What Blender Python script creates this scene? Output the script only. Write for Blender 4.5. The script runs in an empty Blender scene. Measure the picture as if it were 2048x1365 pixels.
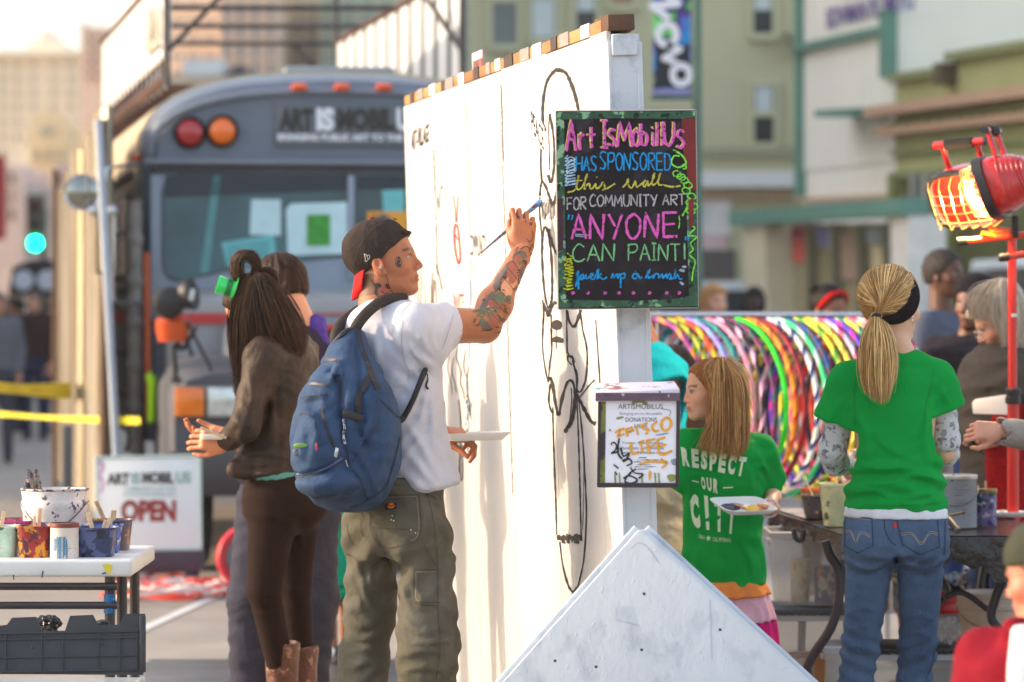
import bpy,bmesh,math,random
import numpy as np
from mathutils import Vector,Matrix,Euler
from mathutils.bvhtree import BVHTree
from mathutils.geometry import tessellate_polygon
SC=bpy.context.scene
COL=SC.collection
R=math.radians
# ---------------------------------------------------------------- camera
cam_data=bpy.data.cameras.new('camera')
cam=bpy.data.objects.new('camera',cam_data)
COL.objects.link(cam)
cam.location=(0,0,1.55)
cam.rotation_euler=(R(90),0,0)
cam_data.lens=135
cam_data.sensor_width=36
cam_data.shift_y=-60.5/2048
cam_data.clip_start=.5
cam_data.clip_end=3000
cam_data.dof.use_dof=True
cam_data.dof.focus_distance=11.95
cam_data.dof.aperture_fstop=3.2
cam_data.dof.aperture_blades=0
SC.camera=cam
# ---------------------------------------------------------------- light
SUN_EL,SUN_AZ=R(20),(-1.0,0.06)
world=bpy.data.worlds.new("World")
SC.world=world
world.use_nodes=True
wn=world.node_tree
bg=wn.nodes['Background']
sky=wn.nodes.new('ShaderNodeTexSky')
sky.sky_type='NISHITA'
sky.sun_disc=False
sky.sun_elevation=SUN_EL
sky.sun_rotation=math.atan2(SUN_AZ[0],SUN_AZ[1])
sky.air_density=1.0
sky.dust_density=3.0
sky.ozone_density=1.0
_tc=wn.nodes.new('ShaderNodeTexCoord');_n=wn.nodes.new('ShaderNodeTexNoise');_n.inputs['Scale'].default_value=3.2;_n.inputs['Detail'].default_value=4
_r=wn.nodes.new('ShaderNodeMapRange');_r.inputs[1].default_value=.3;_r.inputs[2].default_value=.7;_r.inputs[3].default_value=.8;_r.inputs[4].default_value=1.15
_s=wn.nodes.new('ShaderNodeVectorMath');_s.operation='SCALE';_s.inputs[0].default_value=(1.3,1.3,1.32)
_a=wn.nodes.new('ShaderNodeVectorMath');_a.operation='ADD'
wn.links.new(_tc.outputs['Generated'],_n.inputs['Vector']);wn.links.new(_n.outputs[0],_r.inputs[0]);wn.links.new(_r.outputs[0],_s.inputs['Scale'])
wn.links.new(sky.outputs[0],_a.inputs[0]);wn.links.new(_s.outputs[0],_a.inputs[1]);wn.links.new(_a.outputs[0],bg.inputs[0])
bg.inputs[1].default_value=0.15
sun_data=bpy.data.lights.new('sun','SUN')
sun_data.energy=2.05
sun_data.angle=R(1.0)
sun_data.color=(1.0,.75,.53)
sun=bpy.data.objects.new('sun',sun_data)
COL.objects.link(sun)
_d=Vector((SUN_AZ[0],SUN_AZ[1],0)).normalized()*math.cos(SUN_EL)+Vector((0,0,math.sin(SUN_EL)))
sun.rotation_euler=_d.to_track_quat('Z','Y').to_euler()
sun.location=(-30,10,20)
SC.view_settings.view_transform='Standard'
SC.view_settings.look='None'
SC.view_settings.gamma=1
SC.view_settings.use_curve_mapping=False
SC.view_settings.exposure=1.12
SC.cycles.max_bounces=6
SC.cycles.transparent_max_bounces=12
SC.cycles.caustics_reflective=False
SC.cycles.caustics_refractive=False
SC.cycles.use_denoising=True
SC.cycles.sample_clamp_indirect=4
SC.cycles.use_adaptive_sampling=True
F,HZ,CZ=7680.0,622.0,1.55
def P(x,y,d):
 return Vector(((x-1024)/F*d,d,CZ-(y-HZ)/F*d))
rnd=random.Random(7)
# ---------------------------------------------------------------- colours and materials
def lin(c):
 if isinstance(c,(int,float)):c=(c,c,c)
 if max(c)<=1.0:return tuple(c)+(1,)
 o=[]
 for v in c:
  v=v/255
  o.append(v/12.92 if v<=.04045 else ((v+.055)/1.055)**2.4)
 return tuple(o)+(1,)
MATS={}
def mat(name,col=(128,128,128),rough=.6,metal=0.,var=.12,vs=6.,bump=0.,bs=60.,attr=False,spec=.5,col2=None,stretch=(1,1,1),emit=None,es=0.,alpha=None,coat=0.,sheen=0.,blot=None,bc=None,bt=.62,bsc=8.,trans=0.,sss=0.):
 if name in MATS:return MATS[name]
 m=bpy.data.materials.new(name)
 m.use_nodes=True
 nt=m.node_tree;N=nt.nodes;L=nt.links
 b=N['Principled BSDF']
 b.inputs['Roughness'].default_value=rough
 b.inputs['Metallic'].default_value=metal
 b.inputs['Specular IOR Level'].default_value=spec
 if coat:b.inputs['Coat Weight'].default_value=coat;b.inputs['Coat Roughness'].default_value=.15
 if sheen:b.inputs['Sheen Weight'].default_value=sheen
 if sss:
  b.inputs['Subsurface Weight'].default_value=sss
  b.inputs['Subsurface Radius'].default_value=(.012,.004,.002)
  b.inputs['Subsurface Scale'].default_value=1.
 if trans:b.inputs['Transmission Weight'].default_value=trans
 tc=N.new('ShaderNodeTexCoord');mp=N.new('ShaderNodeMapping')
 mp.inputs['Scale'].default_value=stretch
 L.new(tc.outputs['Object'],mp.inputs[0])
 c1=lin(col)
 if attr:
  at=N.new('ShaderNodeAttribute');at.attribute_name='Col'
  src=at.outputs['Color']
 else:
  rgb=N.new('ShaderNodeRGB');rgb.outputs[0].default_value=c1
  src=rgb.outputs[0]
 if col2 is not None:
  n=N.new('ShaderNodeTexNoise');n.inputs['Scale'].default_value=vs*.7;n.inputs['Detail'].default_value=6
  L.new(mp.outputs[0],n.inputs['Vector'])
  cr=N.new('ShaderNodeValToRGB');cr.color_ramp.elements[0].position=.38;cr.color_ramp.elements[1].position=.62
  L.new(n.outputs[0],cr.inputs[0])
  mx=N.new('ShaderNodeMix');mx.data_type='RGBA'
  L.new(cr.outputs[0],mx.inputs[0]);L.new(src,mx.inputs[6]);mx.inputs[7].default_value=lin(col2)
  src=mx.outputs[2]
 if var:
  n=N.new('ShaderNodeTexNoise');n.inputs['Scale'].default_value=vs;n.inputs['Detail'].default_value=8
  n.inputs['Roughness'].default_value=.65
  L.new(mp.outputs[0],n.inputs['Vector'])
  mr=N.new('ShaderNodeMapRange');mr.inputs[1].default_value=.3;mr.inputs[2].default_value=.7
  mr.inputs[3].default_value=1-var;mr.inputs[4].default_value=1+var
  L.new(n.outputs[0],mr.inputs[0])
  vm=N.new('ShaderNodeVectorMath');vm.operation='SCALE'
  L.new(src,vm.inputs[0]);L.new(mr.outputs[0],vm.inputs['Scale'])
  src=vm.outputs[0]
 if blot is not None:
  for k,bcol in enumerate(blot):
   n=N.new('ShaderNodeTexNoise');n.inputs['Scale'].default_value=bsc*(1+.37*k);n.inputs['Detail'].default_value=5
   n.noise_dimensions='4D';n.inputs['W'].default_value=3.1*k+1
   L.new(mp.outputs[0],n.inputs['Vector'])
   cr=N.new('ShaderNodeValToRGB');cr.color_ramp.elements[0].position=bt;cr.color_ramp.elements[1].position=bt+.03
   L.new(n.outputs[0],cr.inputs[0])
   mx=N.new('ShaderNodeMix');mx.data_type='RGBA'
   L.new(cr.outputs[0],mx.inputs[0]);L.new(src,mx.inputs[6]);mx.inputs[7].default_value=lin(bcol)
   src=mx.outputs[2]
 L.new(src,b.inputs['Base Color'])
 if bump:
  n=N.new('ShaderNodeTexNoise');n.inputs['Scale'].default_value=bs;n.inputs['Detail'].default_value=4
  L.new(mp.outputs[0],n.inputs['Vector'])
  bp=N.new('ShaderNodeBump');bp.inputs['Strength'].default_value=min(1,bump);bp.inputs['Distance'].default_value=.012*max(1,bump)
  L.new(n.outputs[0],bp.inputs['Height']);L.new(bp.outputs[0],b.inputs['Normal'])
 if emit is not None:
  b.inputs['Emission Color'].default_value=lin(emit);b.inputs['Emission Strength'].default_value=es
 if alpha is not None:b.inputs['Alpha'].default_value=alpha
 MATS[name]=m
 return m
# ---------------------------------------------------------------- objects
def thing(name,label,cat,loc=(0,0,0),group=None):
 o=bpy.data.objects.new(name,None);COL.objects.link(o)
 o.empty_display_size=.1
 o.location=loc
 o['label']=label;o['category']=cat
 if group:o['group']=group
 return o
def tag(o,label=None,cat=None,group=None,kind=None):
 if label:o['label']=label
 if cat:o['category']=cat
 if group:o['group']=group
 if kind:o['kind']=kind
 return o
def mesh_obj(name,verts,faces,m,parent=None,smooth=False,cols=None,label=None):
 me=bpy.data.meshes.new(name)
 if isinstance(verts,np.ndarray):
  nv,nf=len(verts),len(faces)
  faces=np.asarray(faces)
  k=faces.shape[1] if nf else 4
  me.vertices.add(nv);me.vertices.foreach_set('co',verts.astype(np.float32).ravel())
  me.loops.add(nf*k);me.loops.foreach_set('vertex_index',faces.astype(np.int32).ravel())
  me.polygons.add(nf)
  me.polygons.foreach_set('loop_start',np.arange(0,nf*k,k,dtype=np.int32))
  me.polygons.foreach_set('loop_total',np.full(nf,k,dtype=np.int32))
  me.update(calc_edges=True)
 else:
  me.from_pydata([tuple(v) for v in verts],[],faces);me.update()
 if smooth:
  me.polygons.foreach_set('use_smooth',np.ones(len(me.polygons),dtype=bool))
 if cols is not None:
  a=me.color_attributes.new('Col','FLOAT_COLOR','POINT')
  c=np.ones((len(me.vertices),4),dtype=np.float32);c[:,:3]=cols
  a.data.foreach_set('color',c.ravel())
 if isinstance(m,(list,tuple)):
  for q in m:me.materials.append(q)
 elif m:me.materials.append(m)
 o=bpy.data.objects.new(name,me);COL.objects.link(o)
 if parent is not None:
  o.parent=parent
  if parent.type=='EMPTY':o.location=-parent.location
 if label:o['label']=label
 return o
class MB:
 def __init__(s):s.v=[];s.f=[];s.mi=[];s.c=None
 def add(s,vs,fs,mi=0):
  n=len(s.v);s.v+=[Vector(v) for v in vs];s.f+=[tuple(i+n for i in f) for f in fs];s.mi+=[mi]*len(fs);return s
 def box(s,lo,hi,mi=0):
  x0,y0,z0=lo;x1,y1,z1=hi
  return s.add([(x0,y0,z0),(x1,y0,z0),(x1,y1,z0),(x0,y1,z0),(x0,y0,z1),(x1,y0,z1),(x1,y1,z1),(x0,y1,z1)],[(0,3,2,1),(4,5,6,7),(0,1,5,4),(1,2,6,5),(2,3,7,6),(3,0,4,7)],mi)
 def obox(s,c,ux,uy,uz,mi=0):
  """box with centre c and half-axis vectors"""
  c=Vector(c);ux=Vector(ux);uy=Vector(uy);uz=Vector(uz)
  vs=[c-ux-uy-uz,c+ux-uy-uz,c+ux+uy-uz,c-ux+uy-uz,c-ux-uy+uz,c+ux-uy+uz,c+ux+uy+uz,c-ux+uy+uz]
  return s.add(vs,[(0,3,2,1),(4,5,6,7),(0,1,5,4),(1,2,6,5),(2,3,7,6),(3,0,4,7)],mi)
 def tube(s,pts,r,n=8,closed=False,mi=0,caps=True):
  pts=[Vector(p) for p in pts];k=len(pts)
  rs=r if isinstance(r,(list,tuple)) else [r]*k
  base=len(s.v);prev=None
  for i,p in enumerate(pts):
   a=pts[(i-1)%k] if (closed or i>0) else pts[i]
   b=pts[(i+1)%k] if (closed or i<k-1) else pts[i]
   t=(b-a)
   if t.length<1e-9:t=Vector((0,0,1))
   t.normalize()
   if prev is None:
    u=t.cross(Vector((0,0,1)))
    if u.length<.1:u=t.cross(Vector((1,0,0)))
   else:u=prev-t*prev.dot(t)
   u.normalize();prev=u;w=t.cross(u)
   for j in range(n):
    q=2*math.pi*j/n
    s.v.append(p+(u*math.cos(q)+w*math.sin(q))*rs[i])
  m=k if closed else k-1
  for i in range(m):
   for j in range(n):
    a=base+i*n+j;b=base+i*n+(j+1)%n;c=base+((i+1)%k)*n+(j+1)%n;d=base+((i+1)%k)*n+j
    s.f.append((a,b,c,d));s.mi.append(mi)
  if caps and not closed:
   s.f.append(tuple(base+j for j in range(n))[::-1]);s.mi.append(mi)
   s.f.append(tuple(base+(k-1)*n+j for j in range(n)));s.mi.append(mi)
  return s
 def lathe(s,c,prof,n=24,axis=None,mi=0,jit=0.):
  """prof: (radius, height) along axis from c"""
  c=Vector(c);A=Vector(axis or (0,0,1)).normalized()
  u=A.cross(Vector((0,1,0)));
  if u.length<.1:u=A.cross(Vector((1,0,0)))
  u.normalize();w=A.cross(u);base=len(s.v);k=len(prof)
  for r,h in prof:
   for j in range(n):
    q=2*math.pi*j/n;rr=r*(1+jit*math.sin(q*3+h*9))
    s.v.append(c+A*h+(u*math.cos(q)+w*math.sin(q))*rr)
  for i in range(k-1):
   for j in range(n):
    s.f.append((base+i*n+j,base+i*n+(j+1)%n,base+(i+1)*n+(j+1)%n,base+(i+1)*n+j));s.mi.append(mi)
  return s
 def prism(s,poly,off,mi=0):
  """poly: list of 3-D points (planar), off: extrusion vector"""
  poly=[Vector(p) for p in poly];off=Vector(off);n=len(poly);b=len(s.v)
  s.v+=poly+[p+off for p in poly]
  tri=tessellate_polygon([poly])
  for t in tri:
   s.f.append((b+t[0],b+t[1],b+t[2]));s.f.append((b+n+t[2],b+n+t[1],b+n+t[0]));s.mi+=[mi,mi]
  for i in range(n):
   s.f.append((b+i,b+(i+1)%n,b+n+(i+1)%n,b+n+i));s.mi.append(mi)
  return s
 def loft(s,rings,closed=True,caps=True,mi=0):
  """rings: lists of points with equal counts"""
  b=len(s.v);k=len(rings);n=len(rings[0])
  for r in rings:s.v+=[Vector(p) for p in r]
  for i in range(k-1):
   for j in range(n if closed else n-1):
    s.f.append((b+i*n+j,b+i*n+(j+1)%n,b+(i+1)*n+(j+1)%n,b+(i+1)*n+j));s.mi.append(mi)
  if caps:
   s.f.append(tuple(b+j for j in range(n))[::-1]);s.mi.append(mi)
   s.f.append(tuple(b+(k-1)*n+j for j in range(n)));s.mi.append(mi)
  return s
 def build(s,name,m,parent=None,smooth=False,label=None,bevel=0.,seg=2,fixn=True,angle=40):
  o=mesh_obj(name,s.v,s.f,m,parent,False,None,label)
  me=o.data
  if isinstance(m,(list,tuple)):me.polygons.foreach_set('material_index',s.mi)
  bm=bmesh.new();bm.from_mesh(me)
  if fixn:bmesh.ops.recalc_face_normals(bm,faces=bm.faces)
  if bevel:
   es=[e for e in bm.edges if len(e.link_faces)==2 and e.calc_face_angle(0)>R(35)]
   bmesh.ops.bevel(bm,geom=es,offset=bevel,segments=seg,affect='EDGES',profile=.5,clamp_overlap=True)
  bm.to_mesh(me);bm.free()
  if smooth or bevel:
   me.polygons.foreach_set('use_smooth',[True]*len(me.polygons))
   me.set_sharp_from_angle(angle=R(angle))
  return o
class Plane:
 """a real plane in the scene: origin, U (right), V (up), N (out)"""
 def __init__(s,O,U,V=(0,0,1)):
  s.O=Vector(O);s.U=Vector(U).normalized();s.V=Vector(V).normalized()
  s.N=s.U.cross(s.V).normalized()
 def hit(s,x,y):
  d=Vector(((x-1024)/F,1,-(y-HZ)/F));o=Vector((0,0,CZ))
  t=(s.O-o).dot(s.N)/d.dot(s.N)
  return o+d*t
 def uv(s,x,y):
  p=s.hit(x,y)-s.O
  uu=s.U.dot(s.V);a=p.dot(s.U);b=p.dot(s.V);k=1-uu*uu
  return (a-b*uu)/k,(b-a*uu)/k
 def at(s,u,v,n=0.):return s.O+s.U*u+s.V*v+s.N*n
 def px(s,x,y,n=0.):return s.hit(x,y)+s.N*n
 def box(s,mb,u0,u1,v0,v1,n0,n1,mi=0):
  c=s.at((u0+u1)/2,(v0+v1)/2,(n0+n1)/2)
  return mb.obox(c,s.U*(abs(u1-u0)/2),s.V*(abs(v1-v0)/2),s.N*(abs(n1-n0)/2),mi)
 def pbox(s,mb,x0,y0,x1,y1,n0,n1,mi=0):
  """box from the corners seen at two picture points"""
  u0,v0=s.uv(x0,y0);u1,v1=s.uv(x1,y1)
  return s.box(mb,min(u0,u1),max(u0,u1),min(v0,v1),max(v0,v1),n0,n1,mi)
def catmull(pts,sub=6,closed=False):
 pts=[Vector(p) for p in pts];n=len(pts)
 if n<3:return pts
 out=[]
 m=n if closed else n-1
 for i in range(m):
  p1=pts[i];p2=pts[(i+1)%n]
  p0=pts[(i-1)%n] if (closed or i>0) else p1*2-p2
  p3=pts[(i+2)%n] if (closed or i<n-2) else p2*2-p1
  for k in range(sub):
   t=k/sub
   out.append(.5*((2*p1)+(-p0+p2)*t+(2*p0-5*p1+4*p2-p3)*t*t+(-p0+3*p1-3*p2+p3)*t**3))
 if not closed:out.append(pts[-1])
 return out
def smooth2(pts,sub=5,closed=False):
 return [(p.x,p.y) for p in catmull([(a,b,0) for a,b in pts],sub,closed)]
class Marks:
 """flat marks (paint, chalk, print, stitching) laid on a surface; mapper: (x, y) -> point or None"""
 def __init__(s,mapper):s.m=mapper;s.v=[];s.f=[]
 def stroke(s,pts,w,sub=5,jit=.12,taper=False,smooth=True,closed=False):
  pts=smooth2(pts,sub,closed) if (smooth and len(pts)>2) else list(pts)
  if not smooth or len(pts)==2:
   q=[]
   for a,b in zip(pts[:-1],pts[1:]):
    n=max(1,int(math.hypot(b[0]-a[0],b[1]-a[1])/8))
    q+=[(a[0]+(b[0]-a[0])*i/n,a[1]+(b[1]-a[1])*i/n) for i in range(n)]
   pts=q+[pts[-1]]
  if closed:pts=pts+[pts[0]]
  n=len(pts);L=[]
  for i in range(n):
   a=pts[max(0,i-1)];b=pts[min(n-1,i+1)]
   dx,dy=b[0]-a[0],b[1]-a[1];l=math.hypot(dx,dy) or 1
   ww=w if not isinstance(w,(list,tuple)) else w[0]+(w[1]-w[0])*i/max(1,n-1)
   ww*=.5*(1+rnd.uniform(-jit,jit))
   if taper:ww*=.25+.75*math.sin(math.pi*min(1,max(0,(i+.3)/n)))**.5
   nx,ny=-dy/l*ww,dx/l*ww
   p=s.m(pts[i][0]+nx,pts[i][1]+ny);q=s.m(pts[i][0]-nx,pts[i][1]-ny)
   L.append(None if p is None or q is None else (p,q))
  for i in range(n-1):
   if L[i] is None or L[i+1] is None:continue
   if (L[i][0]-L[i+1][0]).length>.12+.2*abs(w if not isinstance(w,(list,tuple)) else w[0])/50:continue
   b=len(s.v);s.v+=[L[i][0],L[i][1],L[i+1][1],L[i+1][0]];s.f.append((b,b+1,b+2,b+3))
  return s
 def blob(s,pts,sub=4,smooth=True,closed=True):
  pts=smooth2(pts,sub,True) if smooth else pts
  q=[s.m(*p) for p in pts]
  cx=sum(p[0] for p in pts)/len(pts);cy=sum(p[1] for p in pts)/len(pts)
  c=s.m(cx,cy)
  if c is None or any(p is None for p in q):return s
  mid=[s.m((p[0]+cx)/2,(p[1]+cy)/2) for p in pts]
  b=len(s.v);n=len(q)
  if any(p is None for p in mid):return s
  s.v+=[c]+mid+q
  for i in range(n):
   j=(i+1)%n
   s.f.append((b,b+1+i,b+1+j));s.f.append((b+1+i,b+1+n+i,b+1+n+j,b+1+j))
  return s
 def build(s,name,m,parent,label=None):
  if not s.f:return None
  o=mesh_obj(name,s.v,s.f,m,parent,False,None,label)
  if name in ('scuff','print','dark_drips','grey_scrawl','paint_spot','nail_head','chalk_dots','chalk_smudge','chalk_scribble','stitching','arm_tattoo_lines','olive_smear'):o['kind']='stuff'
  return o
def ray_mapper(objs,eps=.0012):
 """marks on a curved surface: the surface point seen at a picture point"""
 trees=[]
 for o in objs:
  me=o.data
  trees.append(BVHTree.FromPolygons([v.co.copy() for v in me.vertices],[tuple(p.vertices) for p in me.polygons]))
 cache={}
 def f(x,y):
  d=Vector(((x-1024)/F,1,-(y-HZ)/F)).normalized();best=None
  for t in trees:
   h=t.ray_cast(Vector((0,0,CZ)),d)
   if h[0] is not None and (best is None or h[3]<best[3]):best=h
  if best is None:return None
  nn=best[1] if best[1].dot(d)<0 else -best[1]
  return best[0]+nn*eps-d*eps*.5
 return f
def plane_mapper(pl,n=.0015):return lambda x,y:pl.px(x,y,n)
def text_obj(name,s,m,parent,place,w=None,h=None,bold=0.,extrude=.0006,spacing=1.,align='C',arch=None,label=None):
 """place(u, v) -> world point; u,v in metres, text box centred on 0,0; w,h = size of the box"""
 cu=bpy.data.curves.new('lettering','FONT');cu.body=s;cu.size=1;cu.offset=bold;cu.resolution_u=3
 cu.space_character=spacing;cu.align_x='CENTER'
 to=bpy.data.objects.new('lettering',cu);COL.objects.link(to)
 dg=bpy.context.evaluated_depsgraph_get()
 me=bpy.data.meshes.new_from_object(to.evaluated_get(dg))
 bpy.data.objects.remove(to);bpy.data.curves.remove(cu)
 co=np.array([v.co[:] for v in me.vertices])
 if len(co)==0:return None
 mn,mx=co.min(0),co.max(0);sz=mx-mn
 sx=(w/sz[0]) if w else h/sz[1];sy=(h/sz[1]) if h else sx
 vs=[]
 for c in co:
  u=(c[0]-(mn[0]+mx[0])/2)*sx;v=(c[1]-(mn[1]+mx[1])/2)*sy
  p=place(u,v)
  vs.append(p)
 fs=[tuple(p.vertices) for p in me.polygons]
 bpy.data.meshes.remove(me)
 if any(p is None for p in vs):
  good=[f for f in fs if all(vs[i] is not None for i in f)]
  vs=[Vector((0,0,-5)) if p is None else p for p in vs]
  used=sorted({i for f in good for i in f});mp={a:b for b,a in enumerate(used)}
  vs=[vs[i] for i in used];fs=[tuple(mp[i] for i in f) for f in good]
 return mesh_obj(name,vs,fs,m,parent,False,None,label)
def on_plane(pl,u0,v0,n=.002,rot=0.):
 c,s_=math.cos(rot),math.sin(rot)
 return lambda u,v:pl.at(u0+u*c-v*s_,v0+u*s_+v*c,n)
# ---------------------------------------------------------------- signed-distance bodies meshed with surface nets
def V3(p):return np.array(p,dtype=np.float32)
def smin(a,b,k):
 if k<=0:return np.minimum(a,b)
 h=np.clip(.5+.5*(b-a)/k,0,1)
 return b+(a-b)*h-k*h*(1-h)
def cap(a,b,ra,rb=None,k=.02,tag=0):
 a=V3(a);b=V3(b);rb=ra if rb is None else rb
 def f(X,Y,Z):
  d=b-a;L=float(d@d)+1e-9
  x=X-a[0];y=Y-a[1];z=Z-a[2]
  t=np.clip((x*d[0]+y*d[1]+z*d[2])/L,0,1)
  return np.sqrt((x-t*d[0])**2+(y-t*d[1])**2+(z-t*d[2])**2)-(ra+(rb-ra)*t)
 r=max(ra,rb)
 return dict(f=f,lo=np.minimum(a,b)-r,hi=np.maximum(a,b)+r,k=k,op='+',tag=tag)
def ell(c,r,k=.02,M=None,tag=0,op='+'):
 """ellipsoid; M = 3x3 with columns local axes"""
 c=V3(c);r=V3(r);Mi=None if M is None else np.array(M,dtype=np.float32)
 mr=float(r.max())
 def f(X,Y,Z):
  x=X-c[0];y=Y-c[1];z=Z-c[2]
  if Mi is not None:
   x,y,z=(x*Mi[0,0]+y*Mi[1,0]+z*Mi[2,0],x*Mi[0,1]+y*Mi[1,1]+z*Mi[2,1],x*Mi[0,2]+y*Mi[1,2]+z*Mi[2,2])
  k0=np.sqrt((x/r[0])**2+(y/r[1])**2+(z/r[2])**2)
  k1=np.sqrt((x/r[0]**2)**2+(y/r[1]**2)**2+(z/r[2]**2)**2)+1e-6
  return k0*(k0-1)/k1
 return dict(f=f,lo=c-mr,hi=c+mr,k=k,op=op,tag=tag)
def sub(p,k=.01):p=dict(p);p['op']='-';p['k']=k;return p
def inter(fn,k=.004):
 """keep where fn < 0 (whole grid)"""
 return dict(f=fn,lo=None,hi=None,k=k,op='&',tag=0)
def loft(secs,k=.02,pw=2.0,rnd_=.015,tag=0):
 """secs: list of (centre, half-width vector, half-depth vector) along one axis (first to last centre)"""
 C=np.array([s[0] for s in secs],dtype=np.float32)
 A=C[-1]-C[0];L=float(np.linalg.norm(A));A=A/L
 S=(C-C[0])@A
 U=np.array([s[1] for s in secs],dtype=np.float32);W=np.array([s[2] for s in secs],dtype=np.float32)
 ul=np.linalg.norm(U,axis=1);wl=np.linalg.norm(W,axis=1)
 Un=U/ul[:,None];Wn=W/wl[:,None]
 lo=(C-(np.abs(U)+np.abs(W))).min(0)-.01;hi=(C+(np.abs(U)+np.abs(W))).max(0)+.01
 def f(X,Y,Z):
  x=X-C[0,0];y=Y-C[0,1];z=Z-C[0,2]
  s=x*A[0]+y*A[1]+z*A[2]
  sc=np.clip(s,S[0],S[-1])
  def I(v):return np.interp(sc,S,v).astype(np.float32)
  cx=I(C[:,0]);cy=I(C[:,1]);cz=I(C[:,2])
  px=X-cx;py=Y-cy;pz=Z-cz
  q=px*A[0]+py*A[1]+pz*A[2]
  px=px-q*A[0];py=py-q*A[1];pz=pz-q*A[2]
  w=I(ul);d=I(wl)
  ux,uy,uz=I(Un[:,0]),I(Un[:,1]),I(Un[:,2]);wx,wy,wz=I(Wn[:,0]),I(Wn[:,1]),I(Wn[:,2])
  a=np.abs(px*ux+py*uy+pz*uz)/w;b=np.abs(px*wx+py*wy+pz*wz)/d
  rr=(a**pw+b**pw)**(1/pw)
  e=(rr-1)*np.minimum(w,d)*(.5+.5*np.clip(np.maximum(w,d)/np.maximum(np.minimum(w,d),1e-4),1,2)*0+.25)
  cap_=np.maximum(S[0]-s,s-S[-1])
  e1=np.maximum(e+rnd_,0);c1=np.maximum(cap_+rnd_,0)
  return np.minimum(np.maximum(e+rnd_,cap_+rnd_),0)+np.sqrt(e1*e1+c1*c1)-rnd_
 return dict(f=f,lo=lo,hi=hi,k=k,op='+',tag=tag)
def sdf_mesh(prims,h=.008,disp=None,margin=.05,lo=None,hi=None):
 P_=[p for p in prims if p['op']=='+']
 L0=np.min([p['lo'] for p in P_],axis=0)-.03 if lo is None else V3(lo)
 H0=np.max([p['hi'] for p in P_],axis=0)+.03 if hi is None else V3(hi)
 n=np.ceil((H0-L0)/h).astype(int)+1
 ax=[L0[i]+h*np.arange(n[i],dtype=np.float32) for i in range(3)]
 fld=np.full(tuple(n),.5,dtype=np.float32)
 for p in prims:
  if p['lo'] is None:
   X,Y,Z=np.meshgrid(*ax,indexing='ij',sparse=True)
   v=p['f'](X,Y,Z)
   fld=np.maximum(fld,v).astype(np.float32) if p['k']<=0 else -smin(-fld,-np.broadcast_to(v,fld.shape),p['k'])
   continue
  i0=np.clip(np.floor((p['lo']-margin-L0)/h).astype(int),0,n-1);i1=np.clip(np.ceil((p['hi']+margin-L0)/h).astype(int)+1,1,n)
  if np.any(i1<=i0):continue
  sl=tuple(slice(a,b) for a,b in zip(i0,i1))
  X,Y,Z=np.meshgrid(*[ax[i][i0[i]:i1[i]] for i in range(3)],indexing='ij',sparse=True)
  v=p['f'](X,Y,Z)
  g=fld[sl]
  fld[sl]=smin(g,v,p['k']) if p['op']=='+' else -smin(-g,v,p['k'])
 if disp is not None:
  X,Y,Z=np.meshgrid(*ax,indexing='ij',sparse=False)
  mk=np.abs(fld)<.05
  fld[mk]+=disp(X[mk],Y[mk],Z[mk])
 return surface_nets(fld,L0,h)
def surface_nets(f,L0,h):
 s=f<0
 c=s[:-1,:-1,:-1].astype(np.int8)
 offs=[(i,j,k) for i in (0,1) for j in (0,1) for k in (0,1)]
 cnt=np.zeros(c.shape,np.int8)
 nx,ny,nz=c.shape
 for (i,j,k) in offs:cnt+=s[i:i+nx,j:j+ny,k:k+nz]
 idx=np.argwhere((cnt>0)&(cnt<8))
 if len(idx)==0:return np.zeros((0,3)),np.zeros((0,4),int)
 vals=np.stack([f[idx[:,0]+o[0],idx[:,1]+o[1],idx[:,2]+o[2]] for o in offs],1)
 O=np.array(offs,dtype=np.float32)
 acc=np.zeros((len(idx),3),np.float32);num=np.zeros(len(idx),np.float32)
 for a in range(8):
  for b in range(a+1,8):
   if abs(O[a]-O[b]).sum()!=1:continue
   fa,fb=vals[:,a],vals[:,b];m=(fa<0)!=(fb<0)
   t=np.where(m,fa/(fa-fb+1e-12),0)
   acc+=np.where(m[:,None],O[a]+(O[b]-O[a])*t[:,None],0);num+=m
 vert=(idx+acc/num[:,None])*h+L0
 ids=np.full(c.shape,-1,np.int32);ids[idx[:,0],idx[:,1],idx[:,2]]=np.arange(len(idx))
 F_=[]
 for axis in range(3):
  a=[slice(None)]*3;b=[slice(None)]*3;a[axis]=slice(0,-1);b[axis]=slice(1,None)
  sa,sb=s[tuple(a)],s[tuple(b)]
  e=np.argwhere(sa!=sb)
  o1,o2=[q for q in range(3) if q!=axis]
  ok=(e[:,o1]>0)&(e[:,o2]>0)&(e[:,o1]<c.shape[o1])&(e[:,o2]<c.shape[o2])&(e[:,axis]<c.shape[axis])
  e=e[ok]
  flip=sa[e[:,0],e[:,1],e[:,2]]
  q=[]
  for (p_,r_) in ((0,0),(1,0),(1,1),(0,1)):
   g=e.copy();g[:,o1]-=p_;g[:,o2]-=r_
   q.append(ids[g[:,0],g[:,1],g[:,2]])
  q=np.stack(q,1)
  if axis==1:flip=~flip
  q[~flip]=q[~flip][:,::-1]
  F_.append(q)
 F_=np.concatenate(F_)
 F_=F_[(F_>=0).all(1)]
 return vert,F_
def join_meshes(parts):
 vs,fs,n=[],[],0
 for v,f in parts:
  vs.append(v);fs.append(f+n);n+=len(v)
 return np.concatenate(vs),np.concatenate(fs)
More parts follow.
